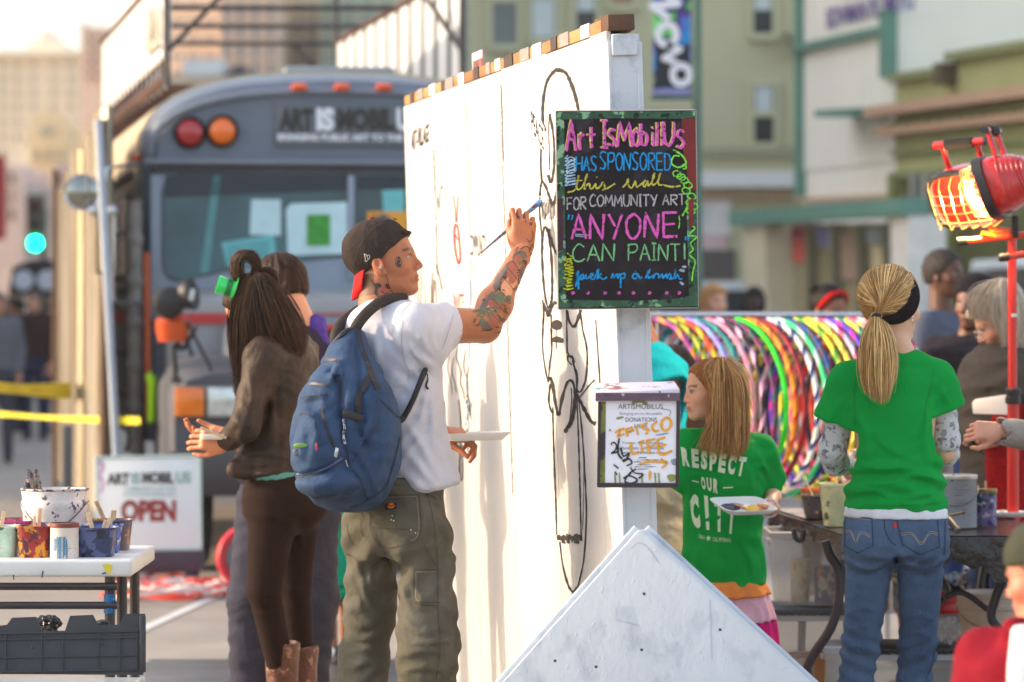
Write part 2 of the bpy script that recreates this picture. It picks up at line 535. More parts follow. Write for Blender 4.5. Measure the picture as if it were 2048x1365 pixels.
def fold_disp(amp=.006,d=(0,0,1),freq=90.,warp=1.5,seed=0.,zone=None):
 """soft cloth folds running across direction d"""
 d=np.array(d,dtype=np.float32);d=d/np.linalg.norm(d)
 def f(X,Y,Z):
  s=X*d[0]+Y*d[1]+Z*d[2]
  w=np.sin(X*9+seed)*np.cos(Z*7+Y*5+seed*2)+.6*np.sin(Y*17+Z*13+seed*3)+.4*np.sin(X*31-Z*23+seed)
  a=np.sin(s*freq+warp*w*2.2)
  b=np.sin(s*freq*1.73+warp*w*3+seed)
  m=.5+.5*np.sin(X*11+Y*13+Z*8+seed*1.7+w)
  r=amp*(a*.6*m+b*.35*(1-m))
  if zone is not None:r=r*zone(X,Y,Z)
  return r
 return f
def add_disp(*fs):return lambda X,Y,Z:sum(f(X,Y,Z) for f in fs)
# ---------------------------------------------------------------- heads, hands, people
def head_matrix(c,yaw,pitch=0.,roll=0.,s=1.):
 """head-local (+x face, +y its left, +z up) to world. yaw: direction the face looks, degrees from +X towards +Y"""
 return Matrix.Translation(Vector(c))@Matrix.Rotation(R(yaw),4,'Z')@Matrix.Rotation(R(-pitch),4,'Y')@Matrix.Rotation(R(roll),4,'X')@Matrix.Scale(s,4)
def head_prims(fem=0.,child=0.):
 j=1-.18*fem-.2*child
 p=[ell((-.012,0,.030),(.098,.077,.086),0),ell((.028,0,-.030),(.060,.059,.078),.03),cap((-.015,.048*j,-.050),(.060,.014,-.094),.020*j,.015,.025),cap((-.015,-.048*j,-.050),(.060,-.014,-.094),.020*j,.015,.025),ell((.070,0,-.096+.004*fem),(.017,.018,.014),.018),cap((.074,.034,.016),(.074,-.034,.016),.013-.004*fem-.004*child,None,.018),ell((.052,.043,-.026),(.026,.020,.020),.022),ell((.052,-.043,-.026),(.026,.020,.020),.022),cap((.084,0,.006),(.104-.008*child,0,-.030),.0065,.0095,.012),ell((.093,.011,-.035),(.010,.0075,.007),.006),ell((.093,-.011,-.035),(.010,.0075,.007),.006),ell((.080,0,-.062),(.013,.026,.020),.014),sub(ell((.092,.032,.001),(.012,.017,.011)),.010),sub(ell((.092,-.032,.001),(.012,.017,.011)),.010),ell((.0715,.031,-.001),(.0125,.0135,.0115),.002),ell((.0715,-.031,-.001),(.0125,.0135,.0115),.002),ell((.0870,0,-.0595),(.0095,.021,.0055),.004),ell((.0860,0,-.0700),(.0095,.019,.0060),.004),sub(ell((.098,0,-.0645),(.009,.022,.0012)),.002)]
 for s in (1,-1):
  M=(Matrix.Rotation(R(-14),3,'Y')@Matrix.Rotation(R(18*s),3,'Z'))
  p.append(ell((-.010,s*.079,-.012),(.019,.008,.031),.006,M))
  p.append(ell((.002,s*.075,-.034),(.010,.007,.012),.006))
  p.append(sub(ell((-.006,s*.088,-.006),(.010,.006,.018),M=M),.004))
 return p
def paint_head(skin,brow=(.06,.035,.02),lip=None,iris=(.10,.08,.06),hairline=None,hair=None,ruddy=1.):
 skin=np.array(lin(skin)[:3]);brow=np.array(brow)
 lip=np.array(lin(lip)[:3]) if lip is not None else skin*np.array([.80,.50,.48])
 iris=np.array(iris)
 def f(v):
  x,y,z=v[:,0],v[:,1],v[:,2];ay=np.abs(y)
  c=np.tile(skin,(len(v),1))
  def mix(w,col):w=np.clip(w,0,1)[:,None];c[:]=c*(1-w)+np.array(col)*w
  def g(cx,cy,cz,rx,ry,rz):return np.exp(-(((x-cx)/rx)**2+((ay-cy)/ry)**2+((z-cz)/rz)**2))
  mix(.45*ruddy*g(.06,.045,-.03,.03,.022,.02),skin*np.array([1.05,.72,.66]))
  mix(.5*ruddy*g(.105,0,-.032,.02,.014,.016),skin*np.array([1.05,.70,.62]))
  mix(.5*ruddy*g(-.01,.085,-.01,.03,.01,.03),skin*np.array([1.05,.66,.58]))
  mix(.30*g(.085,.03,-.002,.02,.018,.014),skin*np.array([.7,.55,.5]))
  m=(x>.074)&(ay<.024-.2*np.abs(z+.065))&(z<-.0535)&(z>-.0765)
  mix(m*.85,lip);m=(x>.074)&(ay<.022)&(np.abs(z+.0648)<.0016);mix(m*.9,skin*.25)
  zb=.0185+.006*np.sin(np.clip((ay-.012)/.036,0,1)*2.4)
  m=(x>.05)&(ay>.010)&(ay<.052)&(np.abs(z-zb)<.0040);mix(m*.85,brow)
  e=(x>.066)
  ex=(ay-.0315)/.0140;ez=(z+.000)/.0054
  inside=e&(ex**2+ez**2<1)
  mix(inside*1.,(.36,.33,.31))
  ir=inside&(((ay-.0320)/.0066)**2+((z-.0003)/.0060)**2<1);mix(ir*1.,iris)
  pu=inside&(((ay-.0325)/.0028)**2+((z-.0003)/.0028)**2<1);mix(pu*1.,(.01,.01,.01))
  lid=e&~inside&(ex**2+((z-.0022)/.0074)**2<1.12)&(z>-.001);mix(lid*.85,np.array([.03,.02,.015]))
  lid=e&~inside&(ex**2+ez**2<1.5)&(z<-.001);mix(lid*.35,skin*.3)
  m=(x>.088)&(np.abs(ay-.0085)<.0045)&(np.abs(z+.0415)<.0022);mix(m*.8,skin*.2)
  if hairline is not None:
   mix(hairline(x,y,z),np.array(hair))
  return c
 return f
def hand_prims(M,curl=(40,40,40,40),thumb=(35,20,20),side=1,s=1.,spread=4,tip=None):
 """M: wrist frame; +x to the fingers, +z back of hand, +y*side towards the thumb"""
 out=[]
 def W(p):return tuple(M@Vector((p[0]*s,p[1]*s*side,p[2]*s)))
 def C(a,b,ra,rb,k=.006):out.append(cap(W(a),W(b),ra*s,rb*s,k*s))
 C((-.03,0,0),(.012,0,0),.024,.024,.012)
 for y,r in ((.027,.0155),(.009,.016),(-.009,.0155),(-.026,.0145)):
  C((.012,y*.7,0),(.082-abs(y)*.15,y,.002),.0165,r-.002,.012)
 C((.01,.02,-.008),(.045,.03,-.010),.016,.017,.014)
 L=((.042,.026,.022),(.046,.029,.023),(.042,.027,.022),(.034,.020,.020))
 for i,y in enumerate((.030,.0105,-.010,-.029)):
  p=Vector((.086-(.0,0,.003,.010)[i],y,.001));a=0.;yaw=R((1.5-i)*spread)
  for q in range(3):
   cv=curl[i] if not isinstance(curl[i],(tuple,list)) else curl[i][q]
   a+=R(cv)
   d=Vector((math.cos(a)*math.cos(yaw),math.cos(a)*math.sin(yaw),-math.sin(a)))
   e=p+d*L[i][q]
   r=(.0088,.0080,.0072,.0062)[q];r2=(.0088,.0080,.0072,.0062)[q+1]
   C(tuple(p),tuple(e),r,r2,.0045);p=e
 p=Vector((.022,.030,-.008));d=Vector((math.cos(R(thumb[0])),math.sin(R(thumb[0])),-.25)).normalized()
 e=p+d*.042;C(tuple(p),tuple(e),.0135,.0105,.010)
 a2=R(thumb[0]-thumb[1]);d2=Vector((math.cos(a2),math.sin(a2),-.25-.01*thumb[2])).normalized();f=e+d2*.030;C(tuple(e),tuple(f),.0100,.0092,.004)
 a3=R(thumb[0]-thumb[1]*2);d3=Vector((math.cos(a3),math.sin(a3),-.25-.02*thumb[2])).normalized();g=f+d3*.024;C(tuple(f),tuple(g),.0090,.0075,.004)
 return out
def frame(o,x,z):
 """4x4 with +x along x and +z as near z as possible"""
 x=Vector(x).normalized();z=Vector(z);z=(z-x*z.dot(x)).normalized();y=z.cross(x)
 m=Matrix((x,y,z)).transposed().to_4x4();m.translation=Vector(o);return m
def xf(M,v):
 A=np.array(M,dtype=np.float32);return v@A[:3,:3].T+A[:3,3]
def strands(name,guides,m,parent,n=300,w=.0022,spread=.012,cols=((.3,.16,.07),),seed=1,seg=12,clump=.6,wob=.004,tipfade=1.):
 """hair: guides = list of (root, ctrl..., tip) polylines; strands interpolate between neighbouring guides"""
 rg=np.random.RandomState(seed);vs=[];fs=[];cs=[]
 G=[]
 for g in guides:
  q=catmull(g,8);L=[0]
  for a,b in zip(q[:-1],q[1:]):L.append(L[-1]+(b-a).length)
  t=np.array(L)/max(L[-1],1e-6);A=np.array([tuple(p) for p in q])
  G.append(np.stack([np.interp(np.linspace(0,1,seg+1),t,A[:,i]) for i in range(3)],1))
 G=np.array(G)
 for k in range(n):
  a=rg.rand()*(len(G)-1);i=int(a);fr=a-i
  c=G[i]*(1-fr)+G[min(i+1,len(G)-1)]*fr
  off=rg.randn(3)*spread*np.array([1,1,1])
  t=np.linspace(0,1,seg+1)[:,None]
  ph=rg.rand(3)*6.28;fq=3+rg.rand()*5
  c=c+off*(.35+.65*np.sin(np.pi*np.clip(t*.8+.1,0,1)))*(1-clump*t*.4)+wob*np.sin(t*fq+ph)*t
  if rg.rand()<.12:c=c+rg.randn(3)*spread*.8*t
  end=1-rg.rand()*.18*tipfade
  c=np.stack([np.interp(np.linspace(0,end,seg+1),np.linspace(0,1,seg+1),c[:,j]) for j in range(3)],1)
  tan=np.gradient(c,axis=0);tan/=(np.linalg.norm(tan,axis=1)[:,None]+1e-9)
  u=np.cross(tan,np.array([.2,1.,.1]));u/=(np.linalg.norm(u,axis=1)[:,None]+1e-9);v2=np.cross(tan,u)
  ww=w*(.6+.8*rg.rand())*np.clip(1.15-np.linspace(0,1,seg+1)**2.5,.12,1)[:,None]
  b=len(vs)*3*(seg+1)
  ring=np.stack([c+u*ww,c-u*ww*.5+v2*ww*.87,c-u*ww*.5-v2*ww*.87],1).reshape(-1,3)
  vs.append(ring);cc=np.array(cols[rg.randint(len(cols))])*(.75+.5*rg.rand());cs.append(np.tile(cc,(3*(seg+1),1)))
  j=np.arange(seg)[:,None]*3
  for q in range(3):
   fs.append(np.concatenate([b+j+q,b+j+(q+1)%3,b+j+3+(q+1)%3,b+j+3+q],1))
 return mesh_obj(name,np.concatenate(vs),np.concatenate(fs),m,parent,True,np.concatenate(cs))
# ================================================================= SETTING
asphalt=mat('asphalt',(158,148,136),rough=.85,var=.16,vs=1.4,bump=.35,bs=90,col2=(144,134,124))
g=MB();g.add([(-400,-30,0),(400,-30,0),(400,900,0),(-400,900,0)],[(0,1,2,3)])
tag(g.build('ground',asphalt),kind='structure')
m_line=mat('road_paint',(205,203,198),rough=.7,var=.2,vs=9)
a,b=P(285,1258,0),P(468,1180,0)
def ground_pt(x,y,z=.004):
 d=F*(CZ-z)/(y-HZ);return Vector(((x-1024)/F*d,d,z))
q=MB();q.add([ground_pt(240,1272),ground_pt(262,1276),ground_pt(480,1174),ground_pt(466,1172)],[(0,1,2,3)])
tag(q.build('road_marking',m_line),kind='structure')
pv=mat('pavement_concrete',(150,145,138),rough=.9,var=.1,vs=2)
k=MB();k.box((3.0,26,.0),(60,70,.13));tag(k.build('pavement',pv),kind='structure')
# ---- buildings
def win_px(pl,x0,y0,x1,y1,root,fm,gm,split=True,fw=.07,proud=.06,blind=None,bh=.5):
 u0,v0=pl.uv(x0,y1);u1,v1=pl.uv(x1,y0)
 mb=MB()
 pl.box(mb,u0-fw,u0,v0-fw,v1+fw,-.02,proud);pl.box(mb,u1,u1+fw,v0-fw,v1+fw,-.02,proud)
 pl.box(mb,u0,u1,v1,v1+fw,-.02,proud);pl.box(mb,u0-.02,u1+.02,v0-fw*1.3,v0,-.02,proud+.05)
 if split:pl.box(mb,u0,u1,(v0+v1)/2-fw/2,(v0+v1)/2+fw/2,-.02,proud-.01)
 w=mb.build('window',fm,root)
 pb=MB();pl.box(pb,u0,u1,v0,v1,-.03,.012);pb.build('pane',gm,w)
 if blind:
  bb=MB();pl.box(bb,u0+.02,u1-.02,v1-(v1-v0)*bh,v1,.013,.03);bb.build('blind',blind,w)
 return w
def block_px(pl,x0,y0,x1,depth,root,m,name='wall',ybot=None,n=0.):
 u0,_=pl.uv(x0,y0);u1,v1=pl.uv(x1,y0)
 v0=-pl.O.z if ybot is None else pl.uv(x0,ybot)[1]
 mb=MB();pl.box(mb,u0,u1,v0,v1,-depth,n);return mb.build(name,m,root)
def facing(d,x=1024):return Plane(((x-1024)/F*d,d,0),(1,0,0))
dark_glass=mat('dark_window_glass',(40,46,48),rough=.15,var=.15,vs=.8)
pale_glass=mat('pale_window_glass',(110,120,118),rough=.2,var=.25,vs=.3)
blind_m=mat('window_blind',(205,215,212),rough=.8,var=.04)
hs=mat('haze_paled_stone',(246,232,206),rough=.9,var=.08,vs=.08)  # sun and distance haze are put into this pale wall colour
hg=mat('haze_tinted_window',(190,180,158),rough=.5,var=.2,vs=.3)  # panes lightened in colour to stand for distance haze
pl=facing(210)
r_=thing('stone_building','tall pale stone building with a pediment far down the street at the left','building',(pl.hit(85,600).x,212,0))
block_px(pl,-60,108,232,18,r_,hs)
mb=MB();z0=pl.hit(55,108).z
mb.prism([pl.px(55,108),pl.px(130,108),pl.px(130,90),pl.px(112,84),pl.px(100,70),pl.px(92,58),pl.px(84,70),pl.px(72,84),pl.px(55,90)],(0,6,0))
mb.build('pediment',hs,r_)
mb=MB();pl.pbox(mb,-60,104,232,112,0,.8);mb.build('cornice',hs,r_)
for cx in (-25,5,35,68,106,142,182,214):
 for ry in (124,152,180,208,238,268,298):
  if rnd.random()<.97:win_px(pl,cx-6,ry,cx+6,ry+14,r_,hs,hg,split=False,fw=.12,proud=.25)
pl=facing(190)
r_=thing('brown_tower','dark brown tower block rising behind the white hoarding at the top left','building',(pl.hit(190,600).x,195,0))
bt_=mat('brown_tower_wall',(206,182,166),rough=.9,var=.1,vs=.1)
block_px(pl,162,55,226,10,r_,bt_)
mb=MB();pl.pbox(mb,160,50,176,55,-9,.3);mb.build('roof_plant',bt_,r_)
for cx in (176,194,212):
 for ry in (70,90,110,130,150):win_px(pl,cx-4,ry,cx+4,ry+9,r_,bt_,dark_glass,split=False,fw=.08,proud=.1)
pl=facing(150)
r_=thing('yellow_building','sunlit yellow building with a round arched window far down the street','building',(pl.hit(98,600).x,152,0))
ym=mat('sun_tinted_yellow_stucco',(240,212,164),rough=.85,var=.1,vs=.2)  # sunlight on the facade is put into the stucco colour
mb=MB();z=pl.hit(0,270).z
mb.prism([pl.px(58,640),pl.px(136,640),pl.px(136,262)]+[pl.px(97+39*math.cos(t),262-40*math.sin(t)) for t in [i*math.pi/10 for i in range(1,10)]]+[pl.px(58,262)],(0,6,0))
mb.build('wall',ym,r_)
mb=MB();mb.lathe(pl.px(92,262,.05),[(.0,0),(.22,0),(.22,.1),(0,.1)],20,(0,-1,0));mb.build('round_window',hg,r_)
for cx in (72,98,122):
 for ry in (300,345):win_px(pl,cx-6,ry,cx+6,ry+22,r_,ym,hg,split=False,fw=.06,proud=.1)
pl=facing(130)
for x0,x1,yt,colr,nm in ((-60,42,330,(206,190,184),'low grey pink shop block at the far left of the street'),(42,108,372,(186,192,196),'low blue grey block beside the far crowd'),(108,160,330,(204,184,178),'narrow dusty pink block behind the corrugated panels')):
 r_=thing('low_building',nm,'building',(pl.hit((x0+x1)/2,600).x,131,0))
 mm=mat('low_wall_%d'%yt+nm[4:8],colr,rough=.9,var=.2,vs=.5)
 block_px(pl,x0,yt,x1,8,r_,mm)
 for cx in range(x0+12,x1-8,18):
  for ry in (yt+18,yt+52,yt+90):win_px(pl,cx-4,ry,cx+5,ry+18,r_,mm,dark_glass if rnd.random()<.5 else hg,split=False,fw=.05,proud=.08)
 pl=Plane(pl.O+Vector((0,1.5,0)),pl.U)
r_=thing('red_banner','long red street banner at the left edge of the street','banner',(facing(80).hit(2,600).x,80,0))
pl=facing(80);mb=MB();pl.pbox(mb,-14,312,11,480,-.02,.02);mb.build('cloth',mat('red_banner_cloth',(205,50,50),var=.15,vs=1),r_)
mb=MB();mb.tube([pl.px(-16,300),Vector((pl.px(-16,300).x,80,0))],.08);mb.build('pole',mat('banner_pole',(90,90,90)),r_)
def tower(x0,x1,yt,d,colr,label,cols,rows,gm,wfrac=.55,hfrac=.6,ystep=None):
 pl=facing(d);r=thing('city_tower',label,'building',(pl.hit((x0+x1)/2,600).x,d+6,0))
 mm=mat('tower_%d'%x0,colr,rough=.8,var=.08,vs=.1)
 block_px(pl,x0,yt,x1,14,r,mm)
 sx=(x1-x0)/cols;sy=ystep or 36
 for i in range(cols):
  for j in range(rows):
   yy=4+j*sy
   win_px(pl,x0+sx*(i+.5-wfrac/2),yy,x0+sx*(i+.5+wfrac/2),yy+sy*hfrac,r,mm,gm,split=False,fw=.06,proud=.12)
 return r
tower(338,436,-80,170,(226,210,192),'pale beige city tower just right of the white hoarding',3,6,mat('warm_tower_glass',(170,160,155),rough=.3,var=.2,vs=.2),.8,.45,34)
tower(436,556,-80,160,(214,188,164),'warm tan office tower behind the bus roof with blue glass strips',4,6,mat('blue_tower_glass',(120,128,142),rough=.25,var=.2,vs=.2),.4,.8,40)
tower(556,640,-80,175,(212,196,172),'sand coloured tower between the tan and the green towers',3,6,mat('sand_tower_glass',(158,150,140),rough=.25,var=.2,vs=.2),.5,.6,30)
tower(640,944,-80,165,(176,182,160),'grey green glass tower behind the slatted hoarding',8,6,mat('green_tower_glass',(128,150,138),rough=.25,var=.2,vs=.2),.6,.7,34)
pl=facing(120)
r_=thing('flat_roofed_building','low cream building with a dark gable just above the bus roof','building',(pl.hit(440,600).x,121,0))
cm=mat('cream_low_wall',(205,190,165),rough=.9,var=.1,vs=.3)
block_px(pl,338,152,560,8,r_,cm)
mb=MB();mb.prism([pl.px(445,152,.1),pl.px(512,152,.1),pl.px(500,142,.1),pl.px(478,128,.1),pl.px(458,142,.1)],(0,4,0));mb.build('gable',mat('dark_gable',(62,66,78)),r_)
mb=MB();pl.pbox(mb,366,120,444,152,-2,.1);mb.build('roof_sign',mat('pale_roof_sign',(220,232,236)),r_)
olive=mat('olive_stucco',(196,192,156),rough=.9,var=.05,vs=.6,bump=.1,bs=20)
olive_t=mat('olive_trim',(160,158,126),rough=.8,var=.05)
pl=facing(52)
r_=thing('olive_building','olive green stucco building with sash windows behind the mural wall','building',(pl.hit(1270,600).x,55,0))
block_px(pl,938,-120,1609,9,r_,olive)
tw=mat('window_frame_cream',(198,196,160),rough=.7,var=.04)
for x0,y0,x1,y1,bm_,bh,gm in ((1062,-90,1112,78,blind_m,.98,pale_glass),(1152,-90,1192,66,blind_m,.72,dark_glass),(1222,-90,1266,10,None,0,mat('brown_glass',(150,120,92),rough=.3)),(985,-90,1034,90,blind_m,.5,pale_glass),(1456,-90,1457.5,-80,None,0,dark_glass),(1506,-90,1545,68,blind_m,.7,dark_glass),(1586,-90,1606,64,blind_m,.7,dark_glass),(1508,172,1547,286,blind_m,.5,dark_glass),(1588,172,1606,286,blind_m,.5,dark_glass),(1424,172,1425,174,None,0,dark_glass)):
 if x1-x0>5:win_px(pl,x0,y0,x1,y1,r_,tw,gm,blind=bm_,bh=bh)
for y0,y1,n,mm in ((296,312,.14,olive_t),(344,376,.35,mat('white_cornice',(232,232,226),rough=.6,var=.04)),(376,402,.1,mat('tan_fascia',(196,170,140),rough=.8))):
 mb=MB();pl.pbox(mb,1290,y0,1609,y1,0,n);mb.build('cornice' if y0!=376 else 'fascia',mm,r_)
for x0,y0,x1,y1,c in ((1400,402,1462,470,(228,226,220)),(1402,470,1452,500,(214,186,186)),(1402,500,1470,560,(90,84,80)),(1300,402,1398,620,(165,160,150))):
 mb=MB();pl.pbox(mb,x0,y0,x1,y1,0,.06);mb.build('shop_panel',mat('shop_panel_%d_%d'%(x0,y0),c,rough=.5,var=.2,vs=2),r_)
for x in (1592,):
 mb=MB();mb.prism([pl.px(1566,70,.0),pl.px(1609,70),pl.px(1609,112)],(0,-.5,0));mb.build('bracket',olive_t,r_)
A=P(1610,622,45.4);B=P(1792,622,42.3)
sf=Plane((A.x,A.y,0),(B.x-A.x,B.y-A.y,0))
white_s=mat('white_siding',(240,236,224),rough=.7,var=.04,vs=1)
r_=thing('white_sided_building','white clapboard building with teal trim and purple lettering at the upper right','building',(A.x,A.y,0))
u0,_=sf.uv(1610,300);u1,_=sf.uv(1792,300);_,vtop=sf.uv(1610,-150)
mb=MB();sf.box(mb,u0,u1,0,vtop,-8,0);mb.build('wall',white_s,r_)
nb=18
for i in range(nb):
 uu=u0+(u1-u0)*(i+.5)/nb;w_=(u1-u0)/nb*.46
 mb=MB();sf.box(mb,uu-w_,uu+w_,3.2,vtop,.0,.025+.004*(i%2));mb.build('board',white_s,r_)
teal=mat('teal_trim',(96,140,124),rough=.7,var=.08,vs=2)
def strip(pl,pts,n0,n1,name,m,root):
 """slanting strip given by four picture points on the plane"""
 mb=MB();mb.prism([pl.px(x,y,n0) for x,y in pts],pl.N*(n1-n0));return mb.build(name,m,root)
strip(sf,[(1604,92),(1790,50),(1790,64),(1604,106)],.0,.14,'trim',teal,r_)
strip(sf,[(1604,-100),(1612,-100),(1612,400),(1604,400)],.0,.1,'trim',teal,r_)
strip(sf,[(1785,20),(1795,20),(1795,158),(1785,158)],.0,.16,'trim',teal,r_)
strip(sf,[(1712,222),(1790,217),(1790,232),(1712,236)],.0,.5,'canopy_edge',teal,r_)
strip(sf,[(1604,396),(1790,388),(1790,398),(1604,404)],.0,.1,'trim',mat('tan_fascia'),r_)
u_,v_=sf.uv(1770,18)
text_obj('lettering','BOWMAN PLUMBING',mat('purple_letters',(78,58,140),rough=.6),r_,on_plane(sf,sf.uv(1690,28)[0]+1.0,sf.uv(1690,28)[1]-.02,.06),w=3.0,h=.24,bold=.02)
r_=thing('shopfront','glazed shopfront under a teal fascia with faded posters behind the hoop rack','shopfront',(P(1600,622,42).x,42.5,0))
A2=P(1462,622,43.4);B2=P(1800,622,38.2)
sp=Plane((A2.x,A2.y,0),(B2.x-A2.x,B2.y-A2.y,0))
strip(sp,[(1458,424),(1800,396),(1800,430),(1458,452)],-.3,.0,'fascia',teal,r_)
colm=mat('cream_column',(206,196,168),rough=.8,var=.06)
strip(sp,[(1468,450),(1512,448),(1530,900),(1486,900)],-.5,-.1,'column',colm,r_)
strip(sp,[(1762,432),(1798,430),(1800,900),(1766,900)],-.5,-.1,'column',mat('white_column',(222,218,208),rough=.8),r_)
sg=mat('painted_reflection_glass',(146,142,106),rough=.25,var=.25,vs=1.2,stretch=(1,1,.25),col2=(164,150,120))  # khaki reflections are painted into the pane colour
xs=[1512,1562,1612,1662,1712,1764]
for a_,b_ in zip(xs[:-1],xs[1:]):
 strip(sp,[(a_+1,448),(b_-1,446),(b_+4,900),(a_+6,900)],-.5,-.42,'pane',sg,r_)
 strip(sp,[(b_-4,446),(b_+1,446),(b_+5,900),(b_+0,900)],-.42,-.3,'mullion',mat('shop_mullion',(120,116,92)),r_)
for (x0,y0,x1,y1,c) in ((1518,458,1556,524,(204,96,84)),(1522,452,1540,480,(206,120,140)),(1568,456,1584,492,(132,130,176)),(1588,456,1608,500,(190,180,190)),(1614,470,1648,560,(166,140,120)),(1664,456,1690,488,(140,150,150)),(1674,492,1712,548,(204,190,150)),(1742,448,1762,540,(70,64,58)),(1650,500,1660,580,(214,220,224)),(1716,470,1738,530,(160,158,140))):
 strip(sp,[(x0,y0),(x1,y0-1),(x1+3,y1),(x0+3,y1)],-.40,-.37,'poster',mat('poster_%d'%x0,c,rough=.7,var=.25,vs=3),r_)
A3=P(1792,622,42.0);B3=P(2060,622,39.0)
gs=Plane((A3.x,A3.y,0),(B3.x-A3.x,B3.y-A3.y,0))
gm_=mat('green_shop_wall',(166,168,118),rough=.85,var=.1,vs=1.2,bump=.1,bs=30)
gd=mat('green_shop_trim',(130,136,94),rough=.8,var=.1)
bn=mat('brown_cornice',(184,150,124),rough=.8,var=.1)
r_=thing('green_shop','olive green corner shop with a stepped parapet and brown cornices','building',(A3.x,A3.y,0))
mb=MB();mb.prism([gs.px(1792,900),gs.px(2180,940),gs.px(2180,70),gs.px(1908,115),gs.px(1908,142),gs.px(1792,160)],gs.N*-6);mb.build('wall',gm_,r_)
strip(gs,[(1776,216),(2180,162),(2180,184),(1776,236)],0,.30,'cornice',bn,r_)
strip(gs,[(1780,258),(2180,214),(2180,230),(1780,274)],0,.2,'cornice',bn,r_)
strip(gs,[(1792,150),(1908,132),(1908,148),(1792,166)],0,.12,'coping',gd,r_)
strip(gs,[(1908,106),(2180,62),(2180,80),(1908,124)],0,.12,'coping',gd,r_)
strip(gs,[(1900,128),(1916,126),(1916,170),(1900,172)],0,.2,'corbel',mat('dark_corbel',(88,78,58)),r_)
for i in range(16):
 x=1800+i*22;y=246-i*2.5
 strip(gs,[(x,y),(x+9,y-1),(x+9,y+13),(x,y+14)],0,.15,'dentil',gd,r_)
strip(gs,[(1792,300),(2180,262),(2180,275),(1792,312)],0,.08,'moulding',gd,r_)
strip(gs,[(1796,345),(1900,338),(1900,352),(1796,360)],0,.1,'lintel',gd,r_)
strip(gs,[(1818,356),(1900,350),(1904,900),(1820,900)],.01,.03,'doorway',mat('dim_doorway',(84,70,52),rough=.6,var=.3,vs=1),r_)
for x,c in ((1846,(150,158,150)),(1870,(160,160,150)),(1800,(150,150,96)),(1908,(150,156,90))):
 strip(gs,[(x,350),(x+9,349),(x+11,900),(x+2,900)],.03,.16,'pilaster',mat('pilaster_%d'%x,c,rough=.6,var=.1),r_)
strip(gs,[(1925,350),(2180,330),(2180,900),(1930,900)],.01,.04,'shop_window',mat('shop_window_green',(110,112,74),rough=.4,var=.4,vs=1),r_)
A4=P(1796,622,46);B4=P(2100,622,46)
gb=Plane((A4.x,A4.y,0),(1,0,0))
r_=thing('grey_blue_building','plain grey blue wall rising behind the green corner shop','building',(A4.x,A4.y,0))
mb=MB();gb.pbox(mb,1796,24,2200,300,-4,0);
_,vv=gb.uv(1796,24);uu0=gb.uv(1796,24)[0];uu1=gb.uv(2200,24)[0]
mb=MB();gb.box(mb,uu0,uu1,0,vv,-4,0);mb.build('wall',mat('grey_blue_wall',(152,160,166),rough=.85,var=.05,vs=.4,stretch=(1,1,4)),r_)
mb=MB();gb.box(mb,uu0,uu1,vv,vv+.12,-4,.2);mb.build('coping',mat('taupe_coping',(150,138,122)),r_)
r_=thing('cream_rear_building','cream upper storey behind the grey blue wall at the top right','building',(A4.x+1,54,0))
cb=facing(53);mb=MB();u0=cb.uv(1780,0)[0];u1=cb.uv(2200,0)[0]
mb=MB();cb.box(mb,u0,u1,0,cb.uv(0,-120)[1],-4,0);mb.build('wall',mat('cream_rear_wall',(216,206,190),rough=.85,var=.05),r_)
strip(cb,[(1790,10),(1932,10),(1932,20),(1790,22)],0,.3,'trim',teal,r_)
pp=P(1393,622,27)
r_=thing('banner_pole','tall green grey street pole holding a vertical banner','pole',(pp.x,pp.y,0))
mb=MB();mb.tube([(pp.x+.012,pp.y,0),(pp.x,pp.y,5)],[.040,.030],12);mb.build('post',mat('green_grey_pole',(92,120,104),rough=.6,metal=.3),r_,smooth=True)
mb=MB();mb.tube([(pp.x,pp.y,0),(pp.x,pp.y,.3)],[.12,.06],12);mb.build('base',mat('green_grey_pole'),r_,smooth=True)
bp=facing(27.0)
for yy in (-40,196):
 mb=MB();mb.tube([bp.px(1302,yy),bp.px(1392,yy)],.014,8);mb.build('bracket',mat('green_grey_pole'),r_)
bm_=bpy.data.materials.new('banner_print');bm_.use_nodes=True
nt=bm_.node_tree;N_=nt.nodes;bs_=N_['Principled BSDF'];bs_.inputs['Roughness'].default_value=.6
tc=N_.new('ShaderNodeTexCoord');nz=N_.new('ShaderNodeTexNoise');nz.inputs['Scale'].default_value=4.5;nz.inputs['Detail'].default_value=1
cr=N_.new('ShaderNodeValToRGB');e=cr.color_ramp.elements
e[0].position=.34;e[0].color=lin((24,28,40));e[1].position=.70;e[1].color=lin((120,225,120))
for p_,c_ in ((.44,(20,60,190)),(.5,(24,150,214)),(.56,(96,60,170)),(.62,(36,40,70))):
 el_=e.new(p_);el_.color=lin(c_)
nt.links.new(tc.outputs['Object'],nz.inputs[0]);nt.links.new(nz.outputs[0],cr.inputs[0]);nt.links.new(cr.outputs[0],bs_.inputs[0])
mb=MB();bp.pbox(mb,1306,-38,1382,192,-.006,.006);bo=mb.build('banner',bm_,r_)
mb=MB();bp.pbox(mb,1308,178,1380,190,.006,.010);mb.build('banner_strip',mat('banner_strip',(150,150,190),var=.3,vs=20),r_)
mb=MB();bp.pbox(mb,1312,90,1378,176,.006,.009);mb.build('banner_panel',mat('banner_dark',(32,34,42),var=.3,vs=20),r_)
bw=mat('banner_white',(238,236,240),var=.03)
for ch,cx,cy,wd,ht,rot in (('O',1334,70,52,56,-.15),('N',1344,108,40,34,1.2),('O',1362,150,48,52,.1),('N',1330,10,50,50,.9)):
 u_,v_=bp.uv(cx,cy);text_obj('letter',ch,bw,bo,on_plane(bp,u_,v_,.014,rot),w=wd*27/F,h=ht*27/F,bold=.07)
